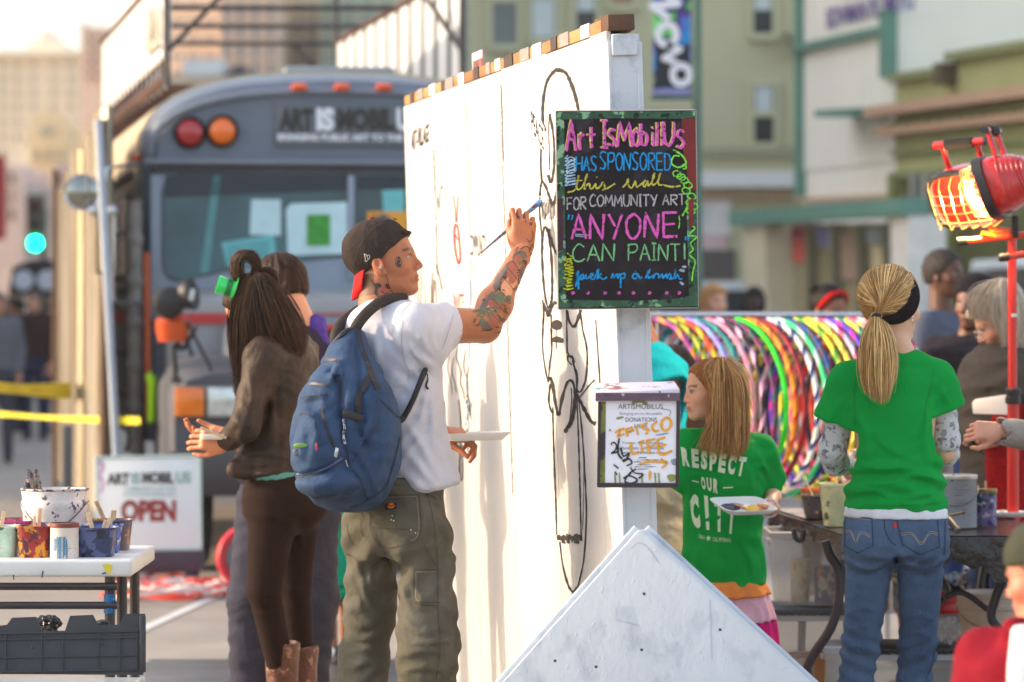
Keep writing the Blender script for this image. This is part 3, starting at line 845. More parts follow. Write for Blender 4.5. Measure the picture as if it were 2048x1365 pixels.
def car(name,label,x,y,yaw,col_,L=4.6,W=1.85,H=1.75,cat='car'):
 r=thing(name,label,cat,(x,y,0.13));c,s_=math.cos(yaw),math.sin(yaw)
 def T(a,b,z):return Vector((x+a*c-b*s_,y+a*s_+b*c,z+.13))
 body=mat(name+'_paint',col_,rough=.25,coat=.6,var=.03)
 prof=[(-L/2,.35),(-L/2,.95),(-L/2+.12,1.05),(-L*.24,1.08),(-L*.14,H),(L*.36,H),(L*.46,1.1),(L/2,1.0),(L/2,.35)]
 mb=MB();prof=[(a,z) for a,z in prof]
 rings=[]
 for b_,k in ((-W/2,.0),(-W/2+.03,1),(W/2-.03,1),(W/2,.0)):
  rings.append([T(a*(.985+.015*k),b_*(1 if z<1.1 else.86),z if k else.35+(z-.35)*.985) for a,z in prof])
 mb.loft(rings);mb.build('body',body,r,bevel=.03)
 gl=mat('car_glass',(46,56,62),rough=.08)
 for sgn in (-1,1):
  mb=MB();mb.prism([T(-L*.19,sgn*(W/2*.93+.0),1.12),T(L*.40,sgn*(W/2*.93),1.12),T(L*.34,sgn*W/2*.88,H-.10),T(-L*.125,sgn*W/2*.88,H-.10)],(T(0,sgn*.02,0)-T(0,0,0)));mb.build('side_window',gl,r)
 mb=MB();mb.prism([T(-L*.235,-W*.42,1.12),T(-L*.235,W*.42,1.12),T(-L*.16,W*.38,H-.08),T(-L*.16,-W*.38,H-.08)],(T(-.05,0,0)-T(0,0,0)));mb.build('windscreen',gl,r)
 for a in (-L*.31,L*.31):
  for sgn in (-1,1):
   w=MB();w.lathe(T(a,sgn*W/2*.98,.33),[(0,-.1),(.30,-.1),(.34,-.06),(.34,.06),(.30,.1),(0,.1)],20,T(0,1,0)-T(0,0,0));wh=w.build('wheel',mat('tyre_rubber',(28,28,28),rough=.9),r,smooth=True)
   w=MB();w.lathe(T(a,sgn*W/2*1.0,.33),[(0,-.11),(.20,-.11),(.21,.11),(0,.11)],14,T(0,1,0)-T(0,0,0));w.build('rim',mat('wheel_rim',(150,152,155),rough=.3,metal=.8),wh)
 for sgn in (-1,1):
  h=MB();h.obox(T(-L/2,sgn*W*.36,.82),T(.03,0,0)-T(0,0,0),T(0,.18,0)-T(0,0,0),(0,0,.08));h.build('headlight',mat('headlight_glass',(215,220,222),rough=.1),r,bevel=.02)
 return r
q=P(2130,622,36);car('parked_van','pale blue white van parked beyond the lamp stand at the right',q.x+.3,q.y,1.7,(200,214,222),H=1.92,cat='van')
q=P(1350,622,44);car('parked_car','pale silver car parked beyond the blond passer-by',q.x,q.y,.12,(196,204,208),H=1.75)
q=P(71,622,62)
r_=thing('traffic_light','traffic light showing green above the far crowd on the left','traffic light',(q.x,q.y,0))
mb=MB();mb.tube([(q.x+.12,q.y+.1,0),(q.x+.12,q.y+.1,3.2)],.05);mb.build('pole',mat('signal_pole',(70,74,70)),r_)
z=P(71,487,62).z
mb=MB();mb.box((q.x-.14,q.y-.02,z-.16),(q.x+.14,q.y+.2,z+.78));mb.build('housing',mat('signal_housing',(96,92,80),rough=.6),r_,bevel=.02)
for i,(c,em,es) in enumerate((((20,200,165),(0,255,200),14),((60,40,10),None,0),((70,14,12),None,0))):
 mb=MB();mb.lathe((q.x,q.y-.02,z+.30*i),[(.10,0),(.10,.03),(.06,.05),(0,.06)],20,(0,-1,0));mb.build('lens',mat('signal_lens_%d'%i,c,emit=em,es=es,rough=.3),r_,smooth=True)
brk=mat('added_building_brick',(150,104,84),rough=.85,var=.2,vs=3)  # unseen block added so the far right-hand facades fall in shade
r_=thing('added_shade_building','long brick building lining the left side of the street beyond the picture edge','building',(-17,50,0))
mb=MB();mb.box((-29,33,0),(-17,112,17));mb.build('wall',brk,r_)
for i in range(16):
 for j in range(4):
  mb=MB();mb.box((-17.05,35+i*4.8,2+j*3.8),(-16.95,37.2+i*4.8,4.4+j*3.8));w_=mb.build('window',tw,r_)
  mb=MB();mb.box((-16.97,35.1+i*4.8,2.1+j*3.8),(-16.93,37.1+i*4.8,4.3+j*3.8));mb.build('pane',dark_glass,w_)
# ================================================================= BUS
BY=R(9)
bR=Vector((math.cos(BY),math.sin(BY),0));bB=Vector((-math.sin(BY),math.cos(BY),0));bC=Vector(((683-1024)/F*23.7,23.7,0))
def BT(u,v,z):return bC+bR*u+bB*v+Vector((0,0,z))
bf=Plane(bC,bR)
bus=thing('school_bus','old grey school bus with red stripe and lettering over its windscreen','bus',tuple(bC))
grey=mat('bus_grey_paint',(104,115,130),rough=.45,var=.10,vs=2.5,col2=(90,100,115),coat=.15)
grey_d=mat('bus_dark_paint',(80,82,90),rough=.5,var=.12,vs=2)
cream=mat('bus_cream_roof',(196,180,150),rough=.6,var=.12,vs=1.5)
blk=mat('black_rubber',(22,21,22),rough=.8,var=.1)
redst=mat('red_stripe',(190,52,50),rough=.5,var=.06)
chrome=mat('chrome',(190,192,196),rough=.18,metal=.9,var=.03)
def prof(w,z0,zs,zt,n=18):
 pts=[(-w,z0)]
 for i in range(n+1):
  t=math.pi-math.pi*i/n
  c,s_=math.cos(t),math.sin(t)
  pts.append((w*math.copysign(abs(c)**.72,c),zs+(zt-zs)*abs(s_)**.85))
 pts.append((w,z0));return pts
mb=MB()
rings=[]
for v,w,zs,zt in ((-.00,1.14,2.46,2.90),(.05,1.19,2.50,2.975),(.14,1.215,2.53,3.01),(.30,1.22,2.54,3.03),(2.0,1.22,2.54,3.04),(8.2,1.22,2.54,3.04)):
 rings.append([BT(u,v,z) for u,z in prof(w,.75,zs,zt)])
mb.loft(rings)
mb.build('body_shell',grey,bus,smooth=True,angle=32)
mb=MB();rings=[]
for v in (.34,8.15):
 rings.append([BT(u,v,z) for u,z in prof(1.228,2.42,2.545,3.048)])
mb.loft(rings,caps=True);mb.build('roof_skin',cream,bus,smooth=True,angle=32)
def slabf(x0,y0,x1,y1,n0,n1,name,m,bevel=0.,root=None,pl=bf):
 mb=MB();pl.pbox(mb,x0,y0,x1,y1,n0,n1);return mb.build(name,m,root or bus,bevel=bevel)
slabf(286,318,1078,336,0,.10,'visor_ledge',mat('bus_light_grey',(112,118,128),rough=.4,var=.05,coat=.2),.02)
slabf(300,336,1066,348,0,.05,'visor_lip',grey_d,.01)
mb=MB()
arc=[(u,z) for u,z in prof(1.18,2.52,2.50,2.90,22) if True]
mb.tube([BT(u,-.015,z) for u,z in arc[1:-1]],.022,8);mb.build('roof_beading',mat('bus_light_grey'),bus,smooth=True)
slabf(548,206,830,296,.0,.018,'name_panel',mat('name_panel_grey',(92,99,108),rough=.5,var=.06,vs=3),.006)
np_=slabf(830,206,1000,296,.0,.0175,'name_panel',mat('name_panel_grey'),.006)
dkl=mat('dark_bus_letters',(44,42,38),rough=.5);whl=mat('white_bus_letters',(222,228,234),rough=.5)
def ftext(s,x0,x1,y0,y1,m,pl,n,root,bold=.03,name='lettering'):
 (u0,v1),(u1,v0)=pl.uv(x0,y0),pl.uv(x1,y1)
 return text_obj(name,s,m,root,on_plane(pl,(u0+u1)/2,(v0+v1)/2,n),w=u1-u0,h=v1-v0,bold=bold)
ftext('ART',557,626,216,263,dkl,bf,.022,bus,.06)
ftext('IS',632,668,216,263,whl,bf,.022,bus,.06)
ftext('MOBIL',674,788,216,263,dkl,bf,.022,bus,.06)
ftext('US',792,838,216,263,whl,bf,.022,bus,.06)
ftext('BRINGING PUBLIC ART TO THE PEOPLE',554,868,268,284,whl,bf,.022,bus,.04)
def lens(name,x,y,r,m,n0=.0,depth=.05,pl=bf,root=None,rim=None):
 c=pl.px(x,y,n0);
 if rim:
  q=MB();q.lathe(c,[(r*1.14,0),(r*1.14,depth*.7),(r*1.02,depth*.9)],24,pl.N);q.build('lamp_rim',rim,root or bus,smooth=True)
 q=MB();q.lathe(c,[(r,0),(r,depth*.5),(r*.8,depth*.85),(r*.4,depth),(0,depth*1.03)],24,pl.N);return q.build(name,m,root or bus,smooth=True)
lr=mat('red_lens',(170,14,22),rough=.15,coat=.8,var=.1,vs=60,stretch=(1,1,6));la=mat('amber_lens',(240,110,8),rough=.15,coat=.8,var=.1,vs=60)
for x,m,n_ in ((379,lr,'warning_lamp'),(444,la,'warning_lamp'),(930,la,'warning_lamp'),(995,lr,'warning_lamp')):
 lens(n_,x,266 if x<400 else 263,.088,m,.0,.06,rim=blk)
for x in (598,683,767):
 o=MB();bf.pbox(o,x-16,167,x+16,183,-.02,.07);o.build('marker_lamp',mat('orange_marker',(226,84,16),rough=.2,coat=.6),bus,bevel=.02)
o=MB();o.obox(BT(-1.25,.3,2.50),bR*.03,bB*.05,(0,0,.025));o.build('marker_lamp',mat('orange_marker'),bus,bevel=.01)
o=MB();o.obox(BT(.05,1.0,3.06),bR*.35,bB*.5,(0,0,.03));o.build('roof_hatch',mat('hatch_grey',(130,142,152)),bus,bevel=.02)
gls=mat('windscreen_glass',(62,104,112),rough=.12,var=.5,vs=.9,col2=(38,66,80),coat=.3)
slabf(300,348,1066,640,-.02,.03,'windscreen_surround',mat('bus_sky_reflection_grey',(142,156,172),rough=.4,var=.05),.02)  # lighter than the bus paint: sky reflection put into the colour
for x0,x1 in ((326,694),(706,1050)):
 mb=MB();r_=22
 P4=[(x0+34,352),(x1-8,348),(x1,356),(x1,504),(x1-10,512),(x0+170,530),(x0+34,560),(x0+14,556),(x0+3,540),(x0,515),(x0,384),(x0+8,362)]
 if x0>500:P4=[(x0+8,348),(x1-34,352),(x1-8,362),(x1,384),(x1,515),(x1-3,540),(x1-14,556),(x1-34,560),(x1-170,530),(x0+10,512),(x0,504),(x0,356)]
 cx_,cy_=(x0+x1)/2,455
 ga=[(cx_+(x-cx_)*1.02,cy_+(y-cy_)*1.04) for x,y in P4]
 mb.prism([bf.px(x,y,.028) for x,y in ga],bf.N*.012);mb.build('window_gasket',mat('grey_gasket',(74,82,92),rough=.7),bus)
 mb=MB();mb.prism([bf.px(x,y,.034) for x,y in P4],bf.N*.012);pane=mb.build('windscreen_pane',gls,bus)
 if x0<500:
  def paper(pts,m,name='paper',n=.05,root=pane):
   mb=MB();mb.prism([bf.px(x,y,n) for x,y in pts],bf.N*.003);return mb.build(name,m,root)
  wp=mat('paper_behind_glass',(190,222,228),rough=.3);tp=mat('teal_paper',(104,186,190),rough=.3,var=.1,vs=14)
  paper([(501,400),(560,400),(560,472),(498,470)],wp)
  c_=paper([(580,408),(692,405),(694,508),(574,512),(570,420)],wp,'card')
  paper([(612,430),(658,430),(658,492),(612,492)],mat('green_picture',(58,150,54),var=.35,vs=18),'picture',.054)
  paper([(441,486),(546,470),(552,522),(452,534)],tp,'notice')
  for k_ in range(3):
   paper([(452,496+k_*11),(536,483+k_*11),(536,487+k_*11),(452,500+k_*11)],mat('teal_ink',(70,150,158)),'print_line',.054)
  paper([(425,352),(440,352),(416,545),(400,546)],mat('teal_strip',(84,150,152),rough=.3,var=.2,vs=3),'interior_pole',.047)  # plain teal strip slanting across the pane
  paper([(330,352),(692,349),(692,382),(328,396)],mat('sun_visor_dark',(26,40,58),rough=.25),'sun_visor',.047)
 else:
  paper([(762,382),(806,380),(806,424),(764,424)],tp,'notice',.05,pane)
  paper([(712,352),(1040,352),(1040,376),(712,380)],mat('sun_visor_dark'),'sun_visor',.047,pane)
  o=paper([(732,424),(812,424),(812,500),(732,500)],mat('orange_card',(226,160,50),rough=.6),'card',.06,pane)
  mk=Marks(plane_mapper(bf,.066));mk.blob([(752,436),(762,428),(775,434),(786,446),(775,462),(756,460),(748,446)]);mk.stroke([(738,440),(746,432),(752,446),(742,452)],4)
  mk.build('print_mark',mat('grey_print',(90,92,100)),o)
slabf(694,350,706,560,.03,.07,'centre_pillar',mat('bus_sky_reflection_grey'),.01)
for x in (470,860):
 mb=MB();mb.tube([bf.px(x,560,.09),bf.px(x+90,530,.08)],.008,6);mb.build('wiper',blk,bus)
def nose(u0,u1,v0,v1,z0,z1,name,m,bev=.05,taper=0.):
 mb=MB();mb.loft([[BT(u0+taper,v0,z0),BT(u1-taper,v0,z0),BT(u1-taper,v0,z1-.06),BT(u0+taper,v0,z1-.06)],[BT(u0,v1,z0),BT(u1,v1,z0),BT(u1,v1,z1),BT(u0,v1,z1)]])
 return mb.build(name,m,bus,bevel=bev,seg=4)
nose(-1.10,1.10,-.30,.02,.75,1.70,'cowl',mat('bus_cowl_sky_tint',(156,168,182),rough=.4,var=.08,vs=2,col2=(150,140,128)),.08)  # cowl's lighter blue has the sky reflection painted in
nose(-.80,.80,-1.05,-.30,.70,1.53,'hood',grey,.12,.06)
for s_ in (-1,1):
 mb=MB();rings=[]
 for v,zt,w in ((-1.02,1.18,.36),(-.86,1.27,.40),(-.55,1.30,.42),(-.10,1.16,.42),(.02,.80,.40)):
  rings.append([BT(s_*.74,v,.62),BT(s_*(.74+w),v,.62),BT(s_*(.74+w),v,zt-.18),BT(s_*(.74+w*.80),v,zt-.04),BT(s_*(.74+w*.4),v,zt),BT(s_*.74,v,zt)])
 mb.loft(rings);mb.build('fender',grey_d,bus,smooth=True,angle=50)
 mb=MB();mb.lathe(BT(s_*1.0,-.42,.50),[(0,-.14),(.28,-.14),(.30,-.12),(.46,-.14),(.50,-.09),(.50,.09),(.46,.14),(0,.14)],36,bR);wh=mb.build('wheel',mat('tyre_rubber',(28,28,28),rough=.9),bus,smooth=True)
 mb=MB()
 for i in range(36):
  t=2*math.pi*i/36;d_=bB*math.cos(t)+Vector((0,0,math.sin(t)));e_=bB*-math.sin(t)+Vector((0,0,math.cos(t)))
  mb.obox(BT(s_*1.0,-.42,.50)+d_*.503,bR*.11,e_*.018,d_*.010)
 tag(mb.build('tread',mat('tyre_rubber'),wh),kind='stuff')
nf=Plane(BT(0,-1.06,0),bR)
for x0,x1,nm,m in ((-1.10,-.93,'turn_signal',mat('amber_square_lens',(232,120,20),rough=.2,coat=.5,var=.1,vs=50)),(-.91,-.74,'headlight',mat('headlamp_glass',(206,214,210),rough=.08,metal=.4,var=.25,vs=18)),(.74,.91,'headlight',mat('headlamp_glass')),(.93,1.10,'turn_signal',mat('amber_square_lens'))):
 mb=MB();nf.box(mb,x0,x1,.93,1.10,0,.035);mb.build(nm,m,bus,bevel=.012)
 mb=MB();nf.box(mb,x0-.008,x1+.008,.922,1.108,-.06,.015);mb.build('lamp_bezel',mat('bezel_grey',(130,130,128),rough=.3,metal=.5),bus,bevel=.01)
for i in range(7):
 mb=MB();nf.box(mb,-.42,.42,.86+i*.078,.895+i*.078,-.02,.03);mb.build('grille_bar',mat('grille_grey',(84,86,92),rough=.4,metal=.3),bus,bevel=.006)
mb=MB();nf.box(mb,-.46,.46,.80,1.44,-.03,-.005);mb.build('grille_back',blk,bus)
mb=MB()
for a,b in ((BT(-.86,-.33,0),BT(-.74,-.33,0)),):
 pass
cf=Plane(BT(0,-.305,0),bR);mb=MB();cf.box(mb,-1.09,1.09,1.47,1.535,0,.012);mb.build('stripe',redst,bus)
mb=MB();nf.box(mb,-.72,.72,1.435,1.47,-.01,.014);mb.build('stripe',redst,bus)
sl=Plane(BT(-1.222,0,0),-bB)
mb=MB();sl.box(mb,-8.1,-.02,1.47,1.535,0,.012);mb.build('stripe',redst,bus)
mb=MB();mb.obox(BT(0,-1.17,.60),bR*1.16,bB*.07,(0,0,.13));mb.build('bumper',mat('bumper_dark',(58,56,58),rough=.45,var=.15,vs=8),bus,bevel=.03)
mb=MB();mb.obox(BT(0,-.2,.62),bR*1.0,bB*.8,(0,0,.16));mb.build('chassis',blk,bus)
mb=MB();sl.box(mb,-.98,-.12,.55,2.36,-.02,.01);mb.build('door',mat('door_grey',(96,98,100),rough=.5),bus)
for i in range(2):
 mb=MB();sl.box(mb,-.50-.44*i,-.14-.44*i,.95,2.25,.01,.02);mb.build('door_glass',gls,bus)
for i in range(7):
 a=-1.35-i*.92
 mb=MB();sl.box(mb,a-.74,a,1.75,2.32,.0,.02);w_=mb.build('side_window',mat('bus_window_frame',(150,148,140),rough=.4,metal=.4),bus,bevel=.01)
 mb=MB();sl.box(mb,a-.70,a-.04,1.79,2.04,.02,.026);sl.box(mb,a-.70,a-.04,2.07,2.28,.02,.026);mb.build('pane',gls,w_)
for z in (.98,1.25,1.66,2.40):
 mb=MB();sl.box(mb,-8.1,-1.2,z,z+.05,0,.03);mb.build('rub_rail',grey_d,bus,bevel=.008)
pm=mat('ribbed_grey',(132,126,120),rough=.5,var=.15,vs=8)
mb=MB();c=P(268,622,23.45)
zz=[P(0,y,23.45).z for y in range(905,395,-6)]
mb.tube([(c.x,c.y,z) for z in zz],[.048+.003*math.sin(i*.9)+(.010 if i%14<3 else 0) for i in range(len(zz))],14);mb.build('ribbed_duct',pm,bus,smooth=True)
mb=MB();mb.tube([P(293,505,23.3),P(297,845,23.3)],.020,8);mb.build('orange_rod',mat('rusty_orange',(178,78,34),rough=.5,var=.2,vs=20),bus,smooth=True)
mb=MB();mb.tube([P(303,752,23.2),P(301,752,23.2),P(304,770,23.2),P(303,838,23.2),P(300,846,23.2)],[.034,.038,.028,.026,.018],10);mb.build('lime_grip',mat('lime_rubber',(170,226,20),rough=.4),bus,smooth=True)
def disc(name,c,n,r,m,d=.05,root=bus,rim=chrome):
 n=Vector(n).normalized()
 q=MB();q.lathe(c,[(0,-d),(r*.6,-d*.9),(r*.92,-d*.35),(r,0),(r*.97,.012),(r*.88,.006)],28,n);o=q.build(name,rim,root,smooth=True)
 q=MB();q.lathe(Vector(c)+n*.004,[(r*.9,0),(r*.7,.012),(r*.35,.024),(0,.028)],28,n);q.build('mirror_glass',m,o,smooth=True)
 return o
mg=mat('mirror_glass',(150,152,146),rough=.06,metal=.95,var=.05)
disc('round_mirror',P(165,385,22.9),(.12,-1,-.02),.112,mg,.05)
mb=MB();mb.tube(catmull([P(290,330,23.4),P(255,330,23.2),P(222,336,22.95),P(210,350,22.9),P(210,440,22.9)],5),.011,8)
mb.tube(catmull([P(165,385,22.95),P(186,420,22.95),P(210,425,22.9)],4),.008,6)
mb.tube(catmull([P(228,428,22.9),P(226,580,22.9),P(238,604,23),P(290,608,23.4)],5),.011,8);mb.build('mirror_arm',chrome,bus,smooth=True)
wm=Plane(P(190,622,22.8).to_2d().to_3d(),(1,.25,0))
o=MB();wm.pbox(o,190,432,214,548,-.03,.02);wmo=o.build('west_coast_mirror',mat('mirror_case',(72,66,58),rough=.4,metal=.4),bus,bevel=.015)
o=MB();wm.pbox(o,195,438,211,542,.02,.024);o.build('mirror_glass',mat('warm_mirror',(214,188,140),rough=.2,metal=.5,var=.15,vs=9),wmo)
for x in (188,224):
 o=MB();o.lathe(P(x,422,22.85),[(0,-.03),(.03,-.02),(.036,0),(.03,.02),(0,.03)],14,(0,-1,0));o.build('small_mirror',chrome,bus,smooth=True)
bp_=mat('black_plastic',(30,30,32),rough=.45,var=.08)
def pan(name,c,n,r,m,d):
 q=MB();q.lathe(c,[(0,-d),(r*.5,-d*.98),(r*.86,-d*.72),(r,-d*.1),(r,0),(r*.94,.004),(r*.9,-d*.05),(0,-d*.1)],28,Vector(n).normalized());return q.build(name,m,bus,smooth=True)
pan('hood_mirror',P(338,606,22.2),(-.15,.98,.05),.098,bp_,.07)
o=pan('hood_mirror',P(385,588,22.2),(.88,-.3,.2),.096,bp_,.07)
mk=MB();mk.obox(P(384,590,22.12),(.008,0,.03),(0,.004,0),(.012,0,-.004));mk.build('mirror_label',mat('label_white',(200,202,204)),o)
o=MB();o.lathe(P(345,684,22.3),[(0,.0),(.080,.0),(.096,.05),(.102,.12),(.09,.135)],24,(0,0,1));o.build('amber_beacon',mat('amber_beacon',(196,74,10),rough=.2,coat=.5,var=.2,vs=30,stretch=(6,6,.2)),bus,smooth=True)
for a,b_,r in (((348,690),(352,760),.014),((372,640),(424,742),.011),((360,640),(384,712),.011),((340,640),(360,700),.016),((350,760),(358,762),.022),((392,656),(366,700),.013)):
 o=MB();o.tube([P(*a,22.25),P(*b_,22.35)],r,8);o.build('mirror_strut',bp_,bus,smooth=True)
co=mat('corrugated_metal',(190,184,172),rough=.25,metal=.5,var=.25,vs=2.2,stretch=(3,3,.25),col2=(150,138,118))
cs=thing('corrugated_screen','weathered corrugated metal screen standing along the left side of the bus','screen',tuple(P(170,622,25).to_2d().to_3d()))
s0,s1=P(216,622,23.1),P(118,622,28.6)
n=5
for i in range(n):
 a=s0.lerp(s1,i/n);b=s0.lerp(s1,(i+1)/n-.004);mb=MB();rings=[]
 t_=(b-a).to_2d().to_3d().normalized();nn=Vector((t_.y,-t_.x,0))
 K=40
 for j in range(K+1):
  p=a.lerp(b,j/K);o_=nn*(.035*math.sin(j/K*2*math.pi*4.5)+.02*math.sin(i*2.1))
  yb=P(0,930,p.y).z;yt=CZ+(HZ-(226 if i==0 else 226+i*4))/F*23.4*(1-.015*i)
  zt=2.78-.08*i-.02*(j/K)
  rings.append([p+o_+Vector((0,0,z-p.z)) for z in (.30,1.2,2.1,zt)]+[p+o_+nn*-.006+Vector((0,0,z-p.z)) for z in (zt,2.1,1.2,.30)])
 mb.loft(rings);mb.build('sheet',co,cs,smooth=True,angle=60)
for q_ in (s0,s1):
 mb=MB();mb.tube([(q_.x-.03,q_.y,0),(q_.x-.03,q_.y,2.6)],.022,8);mb.build('post',mat('rusty_post',(92,66,48),rough=.7,var=.3),cs)
mb=MB();mb.tube([(s0.x-.02,s0.y-.04,.42),(s0.x-.02,s0.y-.04,2.7)],.02,8);mb.build('edge_bar',mat('rusty_post'),cs)
ob=thing('blue_barrier_post','dark blue square post beside the yellow tape at the left','post',tuple(P(148,622,26).to_2d().to_3d()))
mb=MB();c=P(148,622,26);mb.box((c.x-.07,c.y-.07,0),(c.x+.05,c.y+.05,P(0,850,26).z));mb.build('shaft',mat('dark_blue_post',(58,68,82),rough=.6),ob,bevel=.01)
mb=MB();mb.box((c.x-.12,c.y-.12,0),(c.x+.1,c.y+.1,.05));mb.build('foot_plate',mat('dark_blue_post'),ob,bevel=.01)
pw=thing('pale_awning_pole','pale blue grey pole leaning beside the corrugated screen and the bus','pole',tuple(P(238,1000,22.7).to_2d().to_3d()))
mb=MB();a=P(196,240,22.7);b=P(243,1145,22.7);b.z=0;b.x=P(246,1100,22.7).x;mb.tube([a,b],.025,12);mb.build('tube',mat('pale_blue_metal',(164,174,188),rough=.35,metal=.3,var=.08),pw,smooth=True)
mb=MB();mb.lathe((b.x,b.y,0),[(0,0),(.09,0),(.09,.02),(.04,.05),(.04,.1)],16);mb.build('foot',mat('pale_blue_metal'),pw,smooth=True)
rust=mat('rusty_steel',(92,62,52),rough=.7,var=.25,vs=5,col2=(66,46,42))
dk=thing('roof_deck','steel railed deck with white hoardings on the bus roof','roof deck',tuple(BT(0,3,3.05)))
def DP(x,y,d):return P(x,y,d)
nl,nr_,fl_,fr=P(333,622,24.4),P(925,622,24.5),P(205,622,31),P(672,622,31)
def zz(p,z):return Vector((p.x,p.y,z))
zb,zt,ztop=3.02,3.72,4.3
mb=MB()
for a,b in ((nl,fl_),(nr_,fr),(fl_,fr)):
 mb.tube([zz(a,zb),zz(b,zb)],.035,6)
mb.build('floor_rail',rust,dk)
for i in range(14):
 a=nl.lerp(fl_,i/13);b=nr_.lerp(fr,i/13);mb=MB();mb.tube([zz(a,zb-.05),zz(b,zb-.05)],.022,6);mb.build('floor_beam',rust,dk)
for a in (nl,nr_,fr):
 mb=MB();mb.tube([zz(a,zb-.05),zz(a,ztop)],.026,6);mb.build('corner_post',mat('dark_steel',(52,50,54),rough=.5),dk)
mb=MB();mb.tube([zz(nr_,zt),zz(fr,zt)],.026,6);mb.build('top_rail',rust,dk)
mb=MB();mb.tube([zz(nl,zt),zz(fl_,zt)],.026,6);mb.build('top_rail',rust,dk)
for d in (25.9,27.5,29.3,31.2):
 t=(d-24.4)/6.6;a=nl.lerp(fl_,t);b=nr_.lerp(fr,t)
 mb=MB();mb.tube([zz(a,zt),zz(b,zt)],.020,6);mb.build('cross_bar',mat('dark_steel'),dk)
for a,b,r in (((455,-22,24.5),(330,108,24.4),.018),((588,88,31.2),(640,150,31.2),.02),((838,-26,25.2),(925,102,24.5),.022),((925,-60,24.5),(838,-60,25.2),.02)):
 mb=MB();mb.tube([P(*a),P(*b)],r,6);mb.build('brace',mat('dark_steel'),dk)
hp=Plane(zz(nl,0),zz(nl,0)-zz(fl_,0));wht=mat('hoarding_white',(242,242,242),rough=.5,var=.03)
L_=(zz(nl,0)-zz(fl_,0)).length
mb=MB();mb.prism([zz(fl_,3.13),zz(nl,3.17),zz(nl,4.1),zz(fl_,3.72)],hp.N*-.03);lh=mb.build('white_hoarding',wht,dk)
mb=MB();hp.box(mb,-1.15,-.45,3.42,3.98,.031,.034);
mk=Marks(plane_mapper(hp,.034))
for i in range(5):mk.stroke([(296+i*8,12),(299+i*7,60+i*4),(303+i*4,112-i*4)],5,jit=.5)
mk.build('faded_print',mat('faded_print',(178,174,160)),lh)
for i in range(16):
 p=nl.lerp(fl_,i/15);mb=MB();mb.tube([zz(p,zb),zz(p,3.2)],.014,5);mb.build('stud',rust,dk)
for i in range(9):
 p=nl.lerp(fl_,.08+i*.1);mb=MB();mb.tube([zz(p,zb-.14-.02*(i%2)),zz(nl.lerp(fl_,min(1,.2+i*.1)),zb)+bR*.25],.016,5);mb.build('lattice_rod',rust,dk)
for i in range(11):
 a=nr_.lerp(fr,(i+.08)/11);b=nr_.lerp(fr,(i+.80)/11);ptop=4.25
 mb=MB();mb.prism([zz(a,zb),zz(b,zb),zz(b,3.70 if i>2 else ptop),zz(a,3.70 if i>2 else ptop)],(.012,.002,0));mb.build('white_slat',wht,dk)
 q_=nr_.lerp(fr,(i+.92)/11);mb=MB();mb.tube([zz(q_,zb),zz(q_,zt if i>2 else ztop)],.016,6);mb.build('stud',mat('dark_green_steel',(52,62,58),rough=.5),dk)
# ================================================================= THE MURAL WALL
lean=R(1.8)
wV=Vector((-math.sin(lean),0,math.cos(lean)))
w0=P(1229,622,11.3);w0=Vector((w0.x,w0.y,0))+Vector((math.tan(lean)*1.55,0,0))
wD=Vector((-.712,4.13,0)).normalized();WL=4.19;WH=2.375
wl=Plane(w0+wD*WL,-wD,wV)
if wl.N.x>0:wl=Plane(w0,wD,wV)
UL=WL if (wl.U.dot(wD)<0) else 0
def WU(t):return WL*(1-t) if UL else WL*t
wpaint=bpy.data.materials.new('white_wall_paint');wpaint.use_nodes=True
def paint_white(name,base=(232,230,228),dirt=(150,150,152),dt=.60,bs=.5,vscale=(1,1,1),tint=None):
 m=bpy.data.materials.new(name);m.use_nodes=True;nt=m.node_tree;N=nt.nodes;L=nt.links;b=N['Principled BSDF']
 b.inputs['Roughness'].default_value=.55
 tc=N.new('ShaderNodeTexCoord');mp=N.new('ShaderNodeMapping');mp.inputs['Scale'].default_value=vscale;L.new(tc.outputs['Object'],mp.inputs[0])
 def noise(sc,det,w=0):
  n=N.new('ShaderNodeTexNoise');n.noise_dimensions='4D';n.inputs['W'].default_value=w;n.inputs['Scale'].default_value=sc;n.inputs['Detail'].default_value=det;n.inputs['Roughness'].default_value=.6
  L.new(mp.outputs[0],n.inputs['Vector']);return n.outputs[0]
 def ramp(src,a,b_,c0,c1):
  r=N.new('ShaderNodeValToRGB');r.color_ramp.elements[0].position=a;r.color_ramp.elements[1].position=b_
  r.color_ramp.elements[0].color=c0;r.color_ramp.elements[1].color=c1;L.new(src,r.inputs[0]);return r.outputs[0]
 def mul(a,b_):
  x=N.new('ShaderNodeMix');x.data_type='RGBA';x.blend_type='MULTIPLY';x.inputs[0].default_value=1;L.new(a,x.inputs[6]);L.new(b_,x.inputs[7]);return x.outputs[2]
 W=(1,1,1,1)
 c=ramp(noise(3,5,1),.35,.7,lin(base),lin(tuple(v*.955 for v in base)))
 c=mul(c,ramp(noise(9,10,2),dt,dt+.12,W,tuple(np.array(lin(dirt))**.35)[:3]+(1,)))
 c=mul(c,ramp(noise(70,3,3),.74,.76,W,(.35,.33,.36,1)))
 L.new(c,b.inputs['Base Color'])
 bp=N.new('ShaderNodeBump');bp.inputs['Strength'].default_value=bs;bp.inputs['Distance'].default_value=.004
 ad=N.new('ShaderNodeMath');ad.operation='ADD';L.new(noise(28,3,5),ad.inputs[0])
 sp=ramp(noise(60,1,6),.66,.70,(0,0,0,1),(.5,.5,.5,1));L.new(sp,ad.inputs[1])
 L.new(ad.outputs[0],bp.inputs['Height']);L.new(bp.outputs[0],b.inputs['Normal'])
 MATS[name]=m;return m
